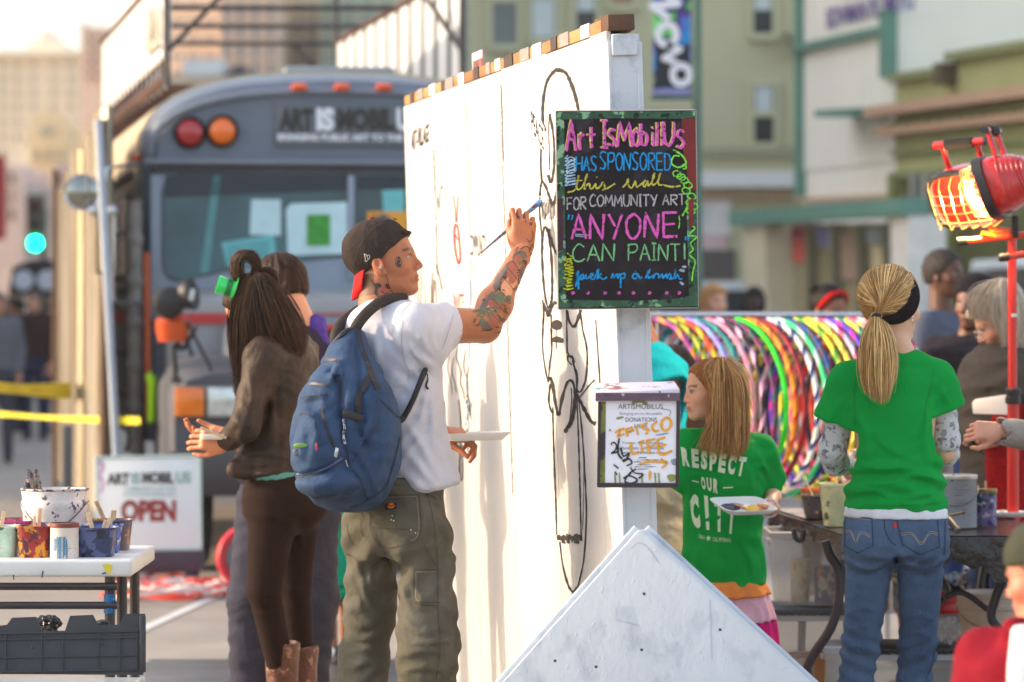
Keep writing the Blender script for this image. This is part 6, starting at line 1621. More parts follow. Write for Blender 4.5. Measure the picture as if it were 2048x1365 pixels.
pot('paint_tub','tall pale yellow green tub streaked with dark runs beside the blonde woman',on_table(1680,14.05),.056,.072,.155,splat('pale_streaked_tub',(206,206,160),[(120,50,50),(90,90,60)],.6,14),sq=1,sticks=((0,0,-.02,0,.05,.004),(.02,0,.04,0,.03,.003),(.0,0,.03,.02,.045,.004),(.0,0,.05,.02,.02,.004)))
c=on_table(1905,13.95);c1905=c
tn=pot('paint_can','large round paint can with a grey printed label and wire handle on the black table',c,.088,.088,.19,mat('can_label_grey',(176,180,190),rough=.5,var=.05),lip=.002,cat='paint can',paint=mat('white_wet_paint',(226,226,224)),rim=mat('can_rim',(200,200,196),rough=.3,metal=.5))
def cmap(c,rad,xc,d,e=.0008):
 def f(x,y):
  u=max(-.97,min(.97,(x-xc)/F*(d-rad)/rad));a=math.asin(u);return Vector((c.x+(rad+e)*math.sin(a),c.y-(rad+e)*math.cos(a),CZ-(y-HZ)/F*(d-rad)))
 return f
mk=Marks(cmap(c,.088,1905,13.95))
for y in range(956,1040,5):
 for x0,x1 in ((1868,1896),(1904,1936)):
  if rnd.random()<.9:mk.stroke([(x0,y),(x1-rnd.uniform(0,14),y)],1.3,smooth=False,jit=.8)
mk.build('print',mat('can_print',(128,130,142)),tn)
mk=Marks(cmap(c,.088,1905,13.95,.0012));mk.blob([(1896,958),(1902,948),(1904,956),(1899,964)]);mk.build('green_mark',mat('green_mark',(50,110,80)),tn)
mb=MB();pts=[c+Vector((.092*math.cos(t),-.085*abs(math.sin(t))-.01,.15-.07*math.sin(t))) for t in [math.pi*i/14 for i in range(15)]];mb.tube(pts,.0018,6);mb.build('handle',mat('wire_steel'),tn,smooth=True)
c=on_table(1971,14.0)
tn=pot('paint_tin','small dented tin covered in purple and green drips right of the large can',c,.040,.040,.135,splat('purple_green_tin',(120,108,160),[(40,90,80),(70,60,110),(190,186,200)],.56,26),lip=.002,cat='paint tin',sticks=((0,0,.0,0,.03,.004),),rim=mat('gold_rim',(150,130,80),metal=.5,rough=.4))
c=on_table(1880,14.5);pot('paint_can','shiny metal can lid showing behind the large round paint can',c,.05,.05,.235,tin_s,lip=.002,cat='paint can')
def tray(name,label,c,M,lx=.24,ly=.15,h=.018,m=None,group=None,mes=None):
 r=thing(name,label,'tray',tuple(c),group);M=M.copy();M.translation=Vector(c)
 prof=[(.72,0),(.80,.002),(1.0,1.0),(1.03,1.0),(1.03,.86),(.82,-.12),(.72,-.14)]
 mb=MB();rings=[]
 def rr(k,z):
  out=[]
  for i in range(32):
   t=2*math.pi*i/32;cx,sx=math.cos(t),math.sin(t);e=.35
   out.append(M@Vector((lx/2*k*math.copysign(abs(cx)**e,cx),ly/2*(k if k>.9 else k)*math.copysign(abs(sx)**e,sx),z*h)))
  return out
 rings=[[M@Vector((0,0,0))+(p-(M@Vector((0,0,0))))*.02 for p in rr(.72,0)],rr(.72,0),rr(.80,.04),rr(1.0,1.0),rr(1.035,1.0),rr(1.035,.86),rr(.82,-.1),rr(.72,-.14),[M@Vector((0,0,-.14*h))+(p-(M@Vector((0,0,-.14*h))))*.02 for p in rr(.72,-.14)]]
 mb.loft(rings);o=mb.build('foam_dish',m or mat('white_foam',(232,232,230),rough=.7,var=.03),r,smooth=True,angle=50)
 return r,M
M0=Matrix.Identity(4)
t_,M_=tray('foam_tray','white foam tray lying at the far right of the black table',on_table(2004,14.6)+Vector((0,0,.004)),Matrix.Rotation(.2,4,'Z'),.2,.14)
crumple('paper_towel','crumpled white paper towel in the foam tray on the black table','paper towel',tuple(on_table(2004,14.6)+Vector((0,0,.022))),(.06,.05,.022),mat('paper_towel',(226,222,220),rough=.9),8,amp=.7)
c=on_table(1917,13.62)
r_=thing('black_marker','black marker pen leaning off the near edge of the black table','marker',tuple(c));mb=MB();mb.tube([P(1896,1038,13.5),P(1916,1062,13.42)],.012,10);mb.build('barrel',bp_,r_,smooth=True);mb=MB();mb.tube([P(1914,1059,13.42),P(1917,1063,13.41)],.0125,10);mb.build('cap',mat('grey_cap',(90,86,84)),r_,smooth=True)
r_=thing('paint_brush','thin brush lying across the black table beside the large can','paint brush',tuple(c));mb=MB();mb.tube([P(1888,1034,13.6),P(1926,1026,13.7)],.0045,8);mb.build('handle',mat('brush_dark',(80,66,40)),r_,smooth=True);mb=MB();mb.tube([P(1926,1026,13.7),P(1931,1025,13.71)],[.006,.003],8);mb.build('bristles',mat('brush_dark'),r_,smooth=True)
frost=mat('frosted_plastic',(206,204,200),rough=.3,var=.06,vs=3,alpha=.24,spec=.5)
frost2=mat('frosted_plastic_rim',(188,188,190),rough=.3,var=.08)
def bin_(label,x0,x1,d0,y0,y1,depth=.38,lid=None,junk=True,taper=.03,seed=0):
 a,b=P(x0,y0,d0),P(x1,y1,d0);zt_,zb_=a.z,max(b.z,0.012);c=Vector(((a.x+b.x)/2,d0+depth/2,zb_))
 r=thing('storage_box',label,'storage box',tuple(c));w=(b.x-a.x)/2;th=.004
 def ring(z,ins):
  k=taper*(1-(z-zb_)/(zt_-zb_));hw,hd=w-k-ins,depth/2-k-ins;return [(c.x-hw,c.y-hd,z),(c.x+hw,c.y-hd,z),(c.x+hw,c.y+hd,z),(c.x-hw,c.y+hd,z)]
 mb=MB();mb.loft([ring(zt_,th),ring(zb_+th,th),ring(zb_,0),ring(zt_,0)],caps=False);mb.add([Vector(p) for p in ring(zb_+th,th)],[(0,1,2,3)]);mb.add([Vector(p) for p in ring(zb_,0)],[(3,2,1,0)]);mb.build('box_shell',frost,r,bevel=.004)
 mb=MB();mb.loft([ring(zt_-.02,-.008),ring(zt_,-.010),ring(zt_+.004,-.004),ring(zt_+.002,.002)],caps=False);mb.build('rim',frost2,r)
 if lid:
  mb=MB();mb.loft([ring(zt_+.004,-.012),ring(zt_+.026,-.010)]);mb.build('lid',lid,r,bevel=.006)
  for i in range(10):
   mb=MB();x=a.x+.03+i*(b.x-a.x-.06)/9;mb.box((x-.006,d0-.018,zt_+.002),(x+.006,d0-.011,zt_+.022));mb.build('lid_rib',lid,r)
 for sx in (-1,1):
  mb=MB();mb.box((c.x+sx*(w+.004)-.006,c.y-.06,zt_-.05),(c.x+sx*(w+.004)+.010,c.y+.06,zt_-.03));mb.build('handle',frost2,r,bevel=.003)
 if junk:
  g=random.Random(seed);cols=[(70,110,110),(190,120,60),(150,60,90),(60,70,120),(200,190,150),(120,110,60),(90,60,80),(190,60,50)]
  k=0;x=a.x+taper+.05
  while x<b.x-taper-.03:
   rr=g.uniform(.035,.055);hh=(zt_-zb_)*g.uniform(.35,.6)
   o=MB();o.lathe((x+rr,c.y-depth*.25+g.uniform(0,.05),zb_+.008),[(0,0),(rr*.9,0),(rr,hh),(rr*1.05,hh),(rr*1.05,hh+.008),(0,hh+.008)],16)
   cc=g.choice(cols);q=o.build('paint_jar',splat('jar_%d_%d'%(seed,k),cc,[g.choice(cols),(210,200,190)],.55,20),None,smooth=True,angle=50)
   tag(q,'%s paint jar inside the %s'%(['teal','ochre','plum','navy','cream','olive','mauve','red'][cols.index(cc)],' '.join(label.split()[:6])),'paint jar','paint jars inside the clear boxes');x+=rr*2+.012;k+=1
 return r
dlid=mat('grey_box_lid',(84,84,88),rough=.5)
bin_('upper clear storage box full of paint jars under the left of the black table',1543,1690,14.45,1066,1214,.36,seed=1)
bin_('lower frosted storage box with a grey lid below the box of jars',1540,1700,14.4,1232,1500,.40,lid=dlid,seed=2)
bin_('clear storage box seen between the legs of the blonde woman',1700,1830,14.6,1100,1230,.36,seed=3)
bin_('wide low clear storage tub on the ground right of the blonde woman',1652,1700,13.62,1296,1500,.30,seed=4,junk=False)
bin_('pale open storage tub with a black lid under the right side of the table',1745,1925,13.9,1310,1500,.36,seed=5,lid=mat('black_box_lid',(34,32,36),rough=.35),junk=False)
bin_('shallow clear tub stacked behind the black lidded tub',1870,2040,14.4,1246,1300,.34,seed=6,junk=False,taper=.04)
bin_('dark lidded box on the ground behind the shallow clear tub',1870,2010,14.5,1325,1500,.34,seed=9,junk=False,lid=mat('black_box_lid'))
cardb=thing('cardboard_piece','strip of brown cardboard standing beside the table leg','cardboard',tuple(P(1640,1500,13.7)))
mb=MB();a,b=P(1628,1300,13.75),P(1648,1300,13.78);mb.box((a.x,13.74,0),(b.x,13.755,a.z));mb.build('sheet',mat('cardboard',(170,124,76),rough=.9,var=.1),cardb)
st2=thing('paint_stick','yellow wooden stirring stick in the clear box between the legs','stick',tuple(P(1775,1180,14.55)));mb=MB();mb.tube([P(1772,1150,14.52),P(1800,1166,14.52)],.008,6);mb.build('stick',mat('stick_wood'),st2)
def bucket(name,label,c,r0,r1,h,m,cat='bucket'):
 r=thing(name,label,cat,tuple(c));mb=MB();mb.lathe(c,[(0,0),(r0,0),(r0+(r1-r0)*.8,h*.8),(r1+.004,h*.82),(r1+.005,h*.86),(r1,h*.88),(r1+.001,h*.94),(r1+.008,h*.95),(r1+.008,h),(r1-.002,h),(r0,h*.1),(0,h*.1)],36);mb.build('bucket_wall',m,r,smooth=True,angle=40)
 mb=MB();mb.tube([Vector(c)+Vector((r1*1.03*math.cos(t),-r1*1.03*math.sin(t),h*.85-.09*math.sin(t))) for t in [math.pi*i/14 for i in range(15)]],.002,6);mb.build('handle',mat('wire_steel'),r,smooth=True);return r
q=P(1900,1300,14.95);bucket('red_bucket','red plastic bucket standing under the black table',(q.x-.06,q.y,.10),.12,.152,P(0,1190,14.95).z-.10,mat('red_bucket',(206,44,26),rough=.35,var=.08,vs=6))
mb=MB();mb.box((q.x-.22,q.y-.16,0),(q.x+.1,q.y+.16,.098));o=mb.build('wooden_block',wood,None,bevel=.004);tag(o,'low wooden block that the red bucket stands on','block')
q=P(1992,1300,14.4);bucket('cream_bucket','cream plastic bucket standing right of the red bucket under the table',(q.x,q.y,.18),.12,.145,P(0,1184,14.4).z-.18,mat('cream_bucket',(216,196,176),rough=.45,var=.06))
mb=MB();mb.box((q.x-.14,q.y-.14,0),(q.x+.14,q.y+.14,.178));o=mb.build('wooden_block',wood,None,bevel=.004);tag(o,'tall wooden block that the cream bucket stands on','block')
for i,(x,y,d,rx,rz,lb) in enumerate(((1960,1170,15.4,.13,.12,'glossy black bin bag behind the cream bucket'),(1905,1176,15.6,.13,.10,'black bin bag heaped behind the red bucket'),(1925,1240,15.5,.16,.14,'lower black bin bag bulging between the two buckets'))):
 q=P(x,y,d);crumple('bin_bag',lb,'bin bag',(q.x,q.y,q.z),(rx,.14,rz),bagm,20+i,amp=.3,group='black bin bags under the table')
q=P(1925,1500,15.6);o=crumple('bin_bag','black bin bag on the ground at the bottom of the heap','bin bag',(q.x,q.y,.17),(.24,.2,.17),bagm,33,amp=.4,group='black bin bags under the table')
q=P(1895,1262,13.95);crumple('clear_bag','crinkled clear plastic bag on the storage tubs under the table','plastic bag',(q.x,q.y,q.z+.0),(.08,.06,.08),mat('clear_film',(216,212,206),rough=.12,var=.1,alpha=.35),41,amp=.3)
# ================================================================= WORK LAMPS
lampred=mat('lamp_red',(200,26,20),rough=.22,coat=.6,var=.05)
lst=P(2026,622,14.62)
ls=thing('lamp_stand','red tripod stand holding the pair of work lamps','lamp stand',(lst.x,lst.y,0))
mb=MB();mb.tube([(lst.x,lst.y,.08),(lst.x,lst.y,P(0,800,lst.y).z)],.0225,12);mb.build('lower_pole',lampred,ls,smooth=True)
mb=MB();mb.tube([(lst.x-.002,lst.y,P(0,800,lst.y).z),(lst.x-.003,lst.y,P(0,470,lst.y).z)],.0175,12);mb.build('upper_pole',lampred,ls,smooth=True)
mb=MB();mb.lathe((lst.x,lst.y,P(0,808,lst.y).z),[(.026,0),(.030,.004),(.030,.024),(.027,.026),(.027,.036),(.031,.038),(.031,.055),(.024,.06)],16);mb.build('pole_collar',bp_,ls,smooth=True,angle=40)
mb=MB();mb.lathe((lst.x,lst.y,P(0,634,lst.y).z),[(.0182,0),(.0182,.012)],16);mb.build('white_band',mat('white_band',(220,216,212)),ls)
for a in (.5,2.6,4.7):
 mb=MB();mb.tube([(lst.x,lst.y,.40),(lst.x+.34*math.cos(a),lst.y+.34*math.sin(a),.012)],.012,8);mb.build('leg',lampred,ls,smooth=True)
def lpx(x,y,dd=0.):return P(x,y,lst.y+dd)
for (x0,y0,x1,y1,da,db,nm) in ((1912,484,2120,462,-.04,-.02,'cross_bar'),(1996,516,2120,498,-.10,-.02,'cross_bar')):
 mb=MB();mb.tube([lpx(x0+16,y0-1,da),lpx(x1,y1,db)],.0135,12);o=mb.build(nm,mat('lamp_red_orange',(214,60,16),rough=.25,coat=.5),ls,smooth=True)
 mb=MB();mb.tube([lpx(x0,y0,da),lpx(x0+3,y0,da),lpx(x0+22,y0-2,da)],[.008,.016,.0165],12);mb.build('rubber_end',bp_,o,smooth=True)
mb=MB();mb.obox(lpx(2030,454,-.03),(.012,0,0),(0,.016,0),(0,0,.042));mb.build('clamp_plate',bp_,ls,bevel=.004)
mb=MB();mb.obox(lpx(2006,462,-.01),(.055,.0,-.008),(0,.018,0),(.002,0,.014));mb.build('bracket',mat('lamp_orange',(240,110,20),rough=.3,coat=.4),ls,bevel=.004)
mb=MB();mb.tube([lpx(1964,468,-.05),lpx(1990,474,-.04)],.010,8);mb.build('bracket_bolt',mat('lamp_orange'),ls,smooth=True)
def work_lamp(label,c,aim,side,s=1.,lit=True):
 """c = face centre; aim = light direction"""
 r=thing('work_lamp',label,'work lamp',tuple(c),'pair of red work lamps on the stand')
 z=Vector(aim).normalized();x=Vector(side);x=(x-z*x.dot(z)).normalized();y=z.cross(x)
 def T(a,b,d):return Vector(c)+(x*a+y*b+z*d)*s
 def ring(k,d,e=.55,w=.105,h=.085,n=32):return [T(w*k*math.copysign(abs(math.cos(t))**e,math.cos(t)),h*k*math.copysign(abs(math.sin(t))**e,math.sin(t)),d) for t in [2*math.pi*i/n for i in range(n)]]
 mb=MB();mb.loft([ring(.96,0),ring(1.0,-.01),ring(.98,-.045,.6),ring(.86,-.085,.75),ring(.62,-.118,.9),ring(.3,-.132,1),ring(.02,-.134,1)]);body=mb.build('housing',lampred,r,smooth=True,angle=60)
 for i in range(6):
  k=.80-.10*i
  mb=MB();rr=ring(.99-.055*i,-.052-.013*i,.7+.04*i);mb.tube([rr[j] for j in range(10,23)],.0028,6,caps=True);mb.build('cooling_fin',lampred,body,smooth=True)
 mb=MB();mb.loft([ring(1.0,-.012),ring(1.09,-.012),ring(1.10,.016),ring(.98,.016),ring(.96,0)],caps=False);mb.build('bezel',bp_,r,smooth=True,angle=40)
 mb=MB();mb.loft([ring(.95,.0),ring(.7,-.03),ring(.3,-.042),ring(.02,-.043)],caps=False);refl=mb.build('reflector',mat('reflector_metal',(250,230,190),rough=.25,metal=.8,emit=(255,180,70) if lit else None,es=1.6 if lit else 0),r,smooth=True)
 mb=MB();mb.tube([T(-.06,0,-.015),T(.06,0,-.015)],.007,10);mb.build('tube_bulb',mat('halogen_bulb',(255,240,200),emit=(255,226,160),es=160.),r,smooth=True)
 mb=MB()
 for a in [i/5*2-1 for i in range(6)]:
  pts=[T(.100*a,-.085*math.sqrt(max(.05,1-a*a*.3)),.014),T(.085*a,-.070,.055),T(.080*a,0,.068),T(.085*a,.070,.055),T(.100*a,.085*math.sqrt(max(.05,1-a*a*.3)),.014)]
  mb.tube(pts,.0018,5)
 for b in (-.62,-.2,.2,.62):
  mb.tube([T(-.105,.085*b,.014),T(-.085,.075*b,.054),T(0,.070*b,.066),T(.085,.075*b,.054),T(.105,.085*b,.014)],.0018,5)
 tag(mb.build('wire_guard',mat('brass_wire',(220,180,110),rough=.3,metal=.8),r,smooth=True),kind='stuff')
 up=y if y.z>0 else -y
 h0=Vector(c)+x*s*.055-z*s*.055+up*s*.080;h1=Vector(c)-x*s*.055-z*s*.055+up*s*.080
 for h in (h0,h1):
  mb=MB();mb.tube([h,h+up*s*.075],.0085*s,10);mb.build('handle_post',lampred,r,smooth=True)
 e0=h0+up*s*.075+x*.03*s;e1=h1+up*s*.075-x*.03*s;mb=MB();mb.tube([e0,e1],.0115*s,12);mb.build('handle_bar',lampred,r,smooth=True)
 mb=MB();mb.tube([e0.lerp(e1,.24),e0.lerp(e1,.76)],.0155*s,12);mb.build('foam_grip',mat('black_foam',(24,22,22),rough=.9),r,smooth=True)
 for e in (e0,e1):
  mb=MB();dd=(e-(e0+e1)/2).normalized();mb.tube([e-dd*.006,e+dd*.004],.0122*s,12);mb.build('end_cap',bp_,r,smooth=True)
 if lit:
  ld=bpy.data.lights.new('halogen','AREA');ld.shape='RECTANGLE';ld.size=.12;ld.size_y=.04;ld.energy=15;ld.color=(1,.66,.32)
  lo=bpy.data.objects.new('halogen_light',ld);COL.objects.link(lo);lo.location=T(0,0,.004);lo.rotation_euler=(-z).to_track_quat('Z','Y').to_euler();lo.parent=r;lo.location=lo.location-r.location
 return r
work_lamp('lit work lamp glaring white behind its brass wire guard',lpx(1934,398,-.03),(-.42,-.72,-.50),(.9,-.5,.10),1.3)
work_lamp('red work lamp turned side on with its glossy housing to the camera',lpx(1984,376,-.18),(-.90,.34,-.34),(.30,.95,0),1.3)
# ================================================================= PEOPLE
def vec(p):return Vector(p)
def make_head_mesh(M,neck_to,neck_r=.055,h=.0035,fem=0.,child=0.,neck_rb=None):
 pr=head_prims(fem,child);Mi=M.inverted();nb=Mi@Vector(neck_to);s=M.to_scale()[0]
 pr.append(cap((-.028,0,-.05),tuple(nb),neck_r/s,(neck_rb or neck_r*1.12)/s,.02))
 lo=np.minimum(V3((-.13,-.11,-.13)),V3(nb)-.08/s);hi=np.maximum(V3((.13,.11,.13)),V3(nb)+.08/s)
 return sdf_mesh(pr,h/s if s<1 else h,lo=lo,hi=hi)
def hair_shell(M,kind='short',h=.005,grow=0.,tex=None):
 base=[ell((-.016,0,.032),(.106+grow,.086+grow,.095+grow),0)]
 if kind in ('short','bob','long'):base.append(ell((-.045,0,-.02),(.066+grow,.072+grow,.075),.03))
 zs=[-.14,-.06,-.035,.0,.03,.055,.078,.13]
 xs={'short':[-.055,-.045,-.02,.012,.040,.062,.074,.12],'back':[-.05,-.03,.0,.028,.048,.064,.078,.12],'long':[-.0,.00,.012,.028,.046,.060,.072,.12],'bob':[-.005,.0,.010,.024,.045,.075,.12,.13]}[kind if kind in ('short','long','bob') else 'back']
 zb={'short':-.052,'back':-.07,'long':-.20,'bob':-.12}[kind if kind in ('short','long','bob') else 'back']
 if kind=='bob':base+=[ell((-.02,.06,-.04),(.055,.035,.085),.03),ell((-.02,-.06,-.04),(.055,.035,.085),.03),ell((.06,0,.07),(.045,.06,.035),.02)]
 def cut(X,Y,Z):return np.maximum(X-np.interp(Z,zs,xs).astype(np.float32)-0*Y,-(Z-zb)-0*X-0*Y)
 base.append(inter(cut,.006))
 def disp(X,Y,Z):return.0018*np.sin(Y*260+6*np.sin(X*30+Z*22))+.0012*np.sin(Y*140+Z*60+X*90)
 return sdf_mesh(base,h,disp=disp)
def skin_cols(v,skin,seed=0):
 c=np.tile(np.array(lin(skin)[:3]),(len(v),1));n=.06*np.sin(v[:,0]*37+seed)*np.sin(v[:,2]*29+v[:,1]*31)
 return c*(1+n[:,None])
skin_m=mat('skin',attr=True,rough=.48,var=.07,vs=60,bump=.12,bs=240,spec=.4,sss=.12)
def hair_mat(name,col=(40,30,26),streak=.5,rough=.42):
 m=mat(name,col,rough=rough,var=streak,vs=34,stretch=(1.6,1.6,.12),bump=.5,bs=110,spec=.12);return m
hair_attr=mat('hair_strand',attr=True,rough=.5,var=.1,vs=40,spec=.3)
def plane_cut(o,n):
 """keep the side the normal n points away from (s < 0 kept)"""
 o=V3(o);n=V3(n);n=n/np.linalg.norm(n)
 return lambda X,Y,Z:(X-o[0])*n[0]+(Y-o[1])*n[1]+(Z-o[2])*n[2]
def creases(d,lines):
 """cloth creases: (points in the picture at depth d, height (+ ridge, - groove), width)"""
 segs=[]
 for pts,amp,w in lines:
  q=smooth2(pts,3) if len(pts)>2 else pts
  w3=[P(x,y,d) for x,y in q];n=len(w3)-1
  for i in range(n):segs.append((w3[i].x,w3[i].z,w3[i+1].x,w3[i+1].z,amp,w,i/n,(i+1)/n))
 def f(X,Y,Z):
  out=np.zeros_like(X);groups={}
  for (x0,z0,x1,z1,amp,w,t0,t1) in segs:
   m=(X>min(x0,x1)-2.5*w)&(X<max(x0,x1)+2.5*w)&(Z>min(z0,z1)-2.5*w)&(Z<max(z0,z1)+2.5*w)
   if not m.any():continue
   dx,dz_=x1-x0,z1-z0;L2=dx*dx+dz_*dz_+1e-12;t=np.clip(((X[m]-x0)*dx+(Z[m]-z0)*dz_)/L2,0,1)
   r2=(X[m]-x0-t*dx)**2+(Z[m]-z0-t*dz_)**2;s=np.sin(np.pi*np.clip(t0+(t1-t0)*t,.03,.97))**.6
   v=-amp*np.exp(-r2/(w*w))*s;o=out[m];out[m]=np.where(np.abs(v)>np.abs(o),v,o)
  return out
 return f
class Body:
 """standing frame: f = forward, l = left, z = up, metres, for a 1.72 m person, scaled by s"""
 def __init__(s,x,d,yaw,H=1.72,label='',cat='person',group=None,name='person'):
  s.s=H/1.72;s.base=Vector((P(x,0,d).x,d,0));s.yaw=yaw
  s.f=Vector((math.cos(R(yaw)),math.sin(R(yaw)),0));s.l=Vector((-s.f.y,s.f.x,0))
  s.root=thing(name,label,cat,tuple(s.base),group);s.parts=[];s.cols=[]
  k=s.s
  s.J=dict(neck=s.T(-.015,0,1.455),hipc=s.T(0,0,.95))
  for q,sg in (('L',1),('R',-1)):
   s.J['sh'+q]=s.T(0,sg*.172,1.405);s.J['el'+q]=s.T(-.02,sg*.225,1.13);s.J['wr'+q]=s.T(.06,sg*.215,.89)
   s.J['hip'+q]=s.T(0,sg*.085,.92);s.J['kn'+q]=s.T(.015,sg*.095,.50);s.J['an'+q]=s.T(-.02,sg*.10,.085)
 def T(s,f,l,z):return s.base+(s.f*f+s.l*l+Vector((0,0,z)))*s.s
 def head(s,c,yaw,pitch=0,roll=0,size=1.,skin=(200,150,120),fem=0.,child=0.,h=.0035,neck_r=.055,**pk):
  s.M=head_matrix(c,yaw,pitch,roll,size);s.skin=skin
  v,f=make_head_mesh(s.M,s.J['neck'],neck_r*s.s,h,fem,child)
  s.parts.append((xf(s.M,v),f));s.cols.append(paint_head(skin,**pk)(v));return s
 def arms(s,hands=('L','R'),r=(.048,.040,.036,.027),h=.006,pose=None,skin=None,lo_h=.012):
  """pose: {'L': (dir, backnormal, curl, thumb)}"""
  k=s.s
  for q in ('L','R'):
   if q not in hands:continue
   J=s.J;pr=[cap(J['sh'+q],J['el'+q],r[0]*k,r[1]*k),cap(J['el'+q],J['wr'+q],r[2]*k*1.08,r[3]*k,.015),ell(tuple(Vector(J['el'+q]).lerp(J['wr'+q],.28)),(r[2]*k*1.12,)*3,.03)]
   side=1
   d,n,curl,th=(pose or {}).get(q,((J['wr'+q]-J['el'+q]),s.l*(1 if q=='L' else -1),(25,25,28,30),(35,15,10)))
   M=frame(J['wr'+q],d,n);sd=(pose or {}).get(q+'side',(-1 if q=='L' else 1))
   hp=hand_prims(M,curl,th,sd,s.s*.98)
   v,f=sdf_mesh(pr,h);s.parts.append((v,f));s.cols.append(skin_cols(v,skin or s.skin))
   v,f=sdf_mesh(hp,min(h,.0035));s.parts.append((v,f));s.cols.append(skin_cols(v,skin or s.skin,2)*np.array([1.03,.93,.9]))
  return s
 def core(s,h=.016,legs=True):
  k=s.s;J=s.J
  pr=[loft([(J['hipc']-Vector((0,0,.06*k)),s.l*.14*k,s.f*.09*k),(s.T(0,0,1.12),s.l*.125*k,s.f*.085*k),(s.T(0,0,1.32),s.l*.15*k,s.f*.095*k),(J['neck']-Vector((0,0,.02)),s.l*.06*k,s.f*.05*k)])]
  if legs:
   for q in 'LR':pr+=[cap(J['hip'+q],J['kn'+q],.052*k,.036*k),cap(J['kn'+q],J['an'+q],.034*k,.028*k),cap(J['an'+q]-Vector((0,0,.03*k)),J['an'+q]+s.f*.12*k-Vector((0,0,.05*k)),.032*k,.026*k)]
  v,f=sdf_mesh(pr,h);s.parts.append((v,f));s.cols.append(skin_cols(v,s.skin));return s
 def finish(s,name='body'):
  v,f=join_meshes(s.parts);s.body=mesh_obj(name,v,f,skin_m,s.root,True,np.concatenate(s.cols));return s.body
 def cloth(s,name,prims,m,h=.008,disp=None,label=None,lo=None,hi=None):
  v,f=sdf_mesh(prims,h,disp,lo=lo,hi=hi)
  return mesh_obj(name,v,f,m,s.root,True,None,label)
 def torso(s,secs,k_=.03,pw=2.3,rnd_=.02):
  """secs: (f, l, z, half-width, half-depth)"""
  k=s.s;return loft([(s.T(a,b,z),s.l*w*k,s.f*d*k) for a,b,z,w,d in secs],k_,pw,rnd_)
 def top(s,name,m,sleeve='short',hem=.86,girth=1.,h=.009,fold=.005,seed=0,chest=0.,r=(.066,.062,.052,.042),sq=.62,extra=(),cuff=True,hemw=.165,freq=70):
  k=s.s;J=s.J;g=girth
  pr=[s.torso([(0,0,hem,hemw*g,.125*g),(0,0,1.02,.158*g,.118*g),(0,0,1.18,.168*g,.122*g),(.0+chest*.3,0,1.30,.186*g,.128*g+chest*.4),(0,0,1.40,.17*g,.105*g),(-.012,0,1.475,.075*g,.066*g)])]
  for q in 'LR':
   a,b,c=J['sh'+q],J['el'+q],J['wr'+q]
   pr.append(cap(J['neck']-Vector((0,0,.025*k)),a,.058*k,r[0]*k*1.0,.035))
   if sleeve=='none':pass
   elif sleeve=='short':
    e=Vector(a).lerp(b,sq);e2=Vector(a).lerp(b,sq+.22);pr.append(cap(a,e,r[0]*k,(r[1]+.012)*k,.03))
    d=(Vector(b)-Vector(a)).normalized();c0=Vector(a).lerp(b,sq)
    pr.append(sub(cap(c0+d*.012,c0+d*.14,.048*k,.05*k),.004));pr.append(dict(cap_cut(c0+d*.012,d,.11*k)))
   else:
    pr.append(cap(a,b,r[0]*k,r[1]*k,.03));pr.append(cap(b,Vector(b).lerp(c,.97),r[2]*k*1.1,r[3]*k*1.1,.02))
    d=(Vector(c)-Vector(b)).normalized();pr.append(sub(cap(Vector(c)-d*.0,Vector(c)+d*.1,r[3]*k*.95),.003))
  pr+=list(extra)
  n0=J['neck'];pr.append(sub(ell(tuple(n0+Vector((0,0,.05*k))+s.f*.01*k),(.064*k,.064*k,.045*k)),.008))
  dz=add_disp(fold_disp(fold,(0.25,.1,1),freq,1.3,seed),fold_disp(fold*.6,(.8,.5,.5),freq*.8,1.6,seed+3))
  return s.cloth(name,pr,m,h,dz)
 def pants(s,name,m,waist=1.0,r=(.098,.068,.060,.052),h=.010,fold=.006,seed=1,girth=1.,short=None,freq=75,butt=.03):
  k=s.s;J=s.J;hz=waist
  pr=[s.torso([(0,0,.83,.155*girth,.125*girth),(-.01,0,.92,.165*girth,(.125+butt*.5)*girth),(0,0,hz,.150*girth,.115*girth)],.03,2.2,.01)]
  for q in 'LR':
   a,b,c=Vector(J['hip'+q]),Vector(J['kn'+q]),Vector(J['an'+q])
   pr.append(ell(tuple(a-s.f*.045*k-Vector((0,0,.02*k))),(.088*k*girth,.088*k*girth,.10*k),.04))
   if short:pr.append(cap(a,a.lerp(b,short),r[0]*k,r[1]*k*1.25,.03));d=(b-a).normalized();e=a.lerp(b,short);pr.append(dict(cap_cut(e,d,.16*k)))
   else:pr+=[cap(a,b,r[0]*k,r[1]*k,.03),cap(b,c-Vector((0,0,.03)),r[2]*k*1.08,r[3]*k,.03)]
  zone=None
  dz=add_disp(fold_disp(fold,(.2,.15,1),freq,1.5,seed),fold_disp(fold*.6,(.9,.2,.5),freq*.7,1.8,seed+5))
  return s.cloth(name,pr,m,h,dz)
 def shoes(s,m,h=.010,sole=None):
  k=s.s
  for q in 'LR':
   a=Vector(s.J['an'+q]);b=Vector((a.x,a.y,.035*k))
   pr=[cap(b-s.f*.04*k,b+s.f*.13*k,.040*k,.034*k),cap(a,b,.045*k,.045*k),inter(lambda X,Y,Z:-(Z-.004)-0*X-0*Y,.003)]
   s.cloth('shoe',pr,m,h)
 def hair(s,kind,m,h=.005,grow=0.):
  v,f=hair_shell(s.M,kind,h,grow);return mesh_obj('hair',xf(s.M,v),f,m,s.root,True)
 def H(s,x,y,z):return s.M@Vector((x,y,z))
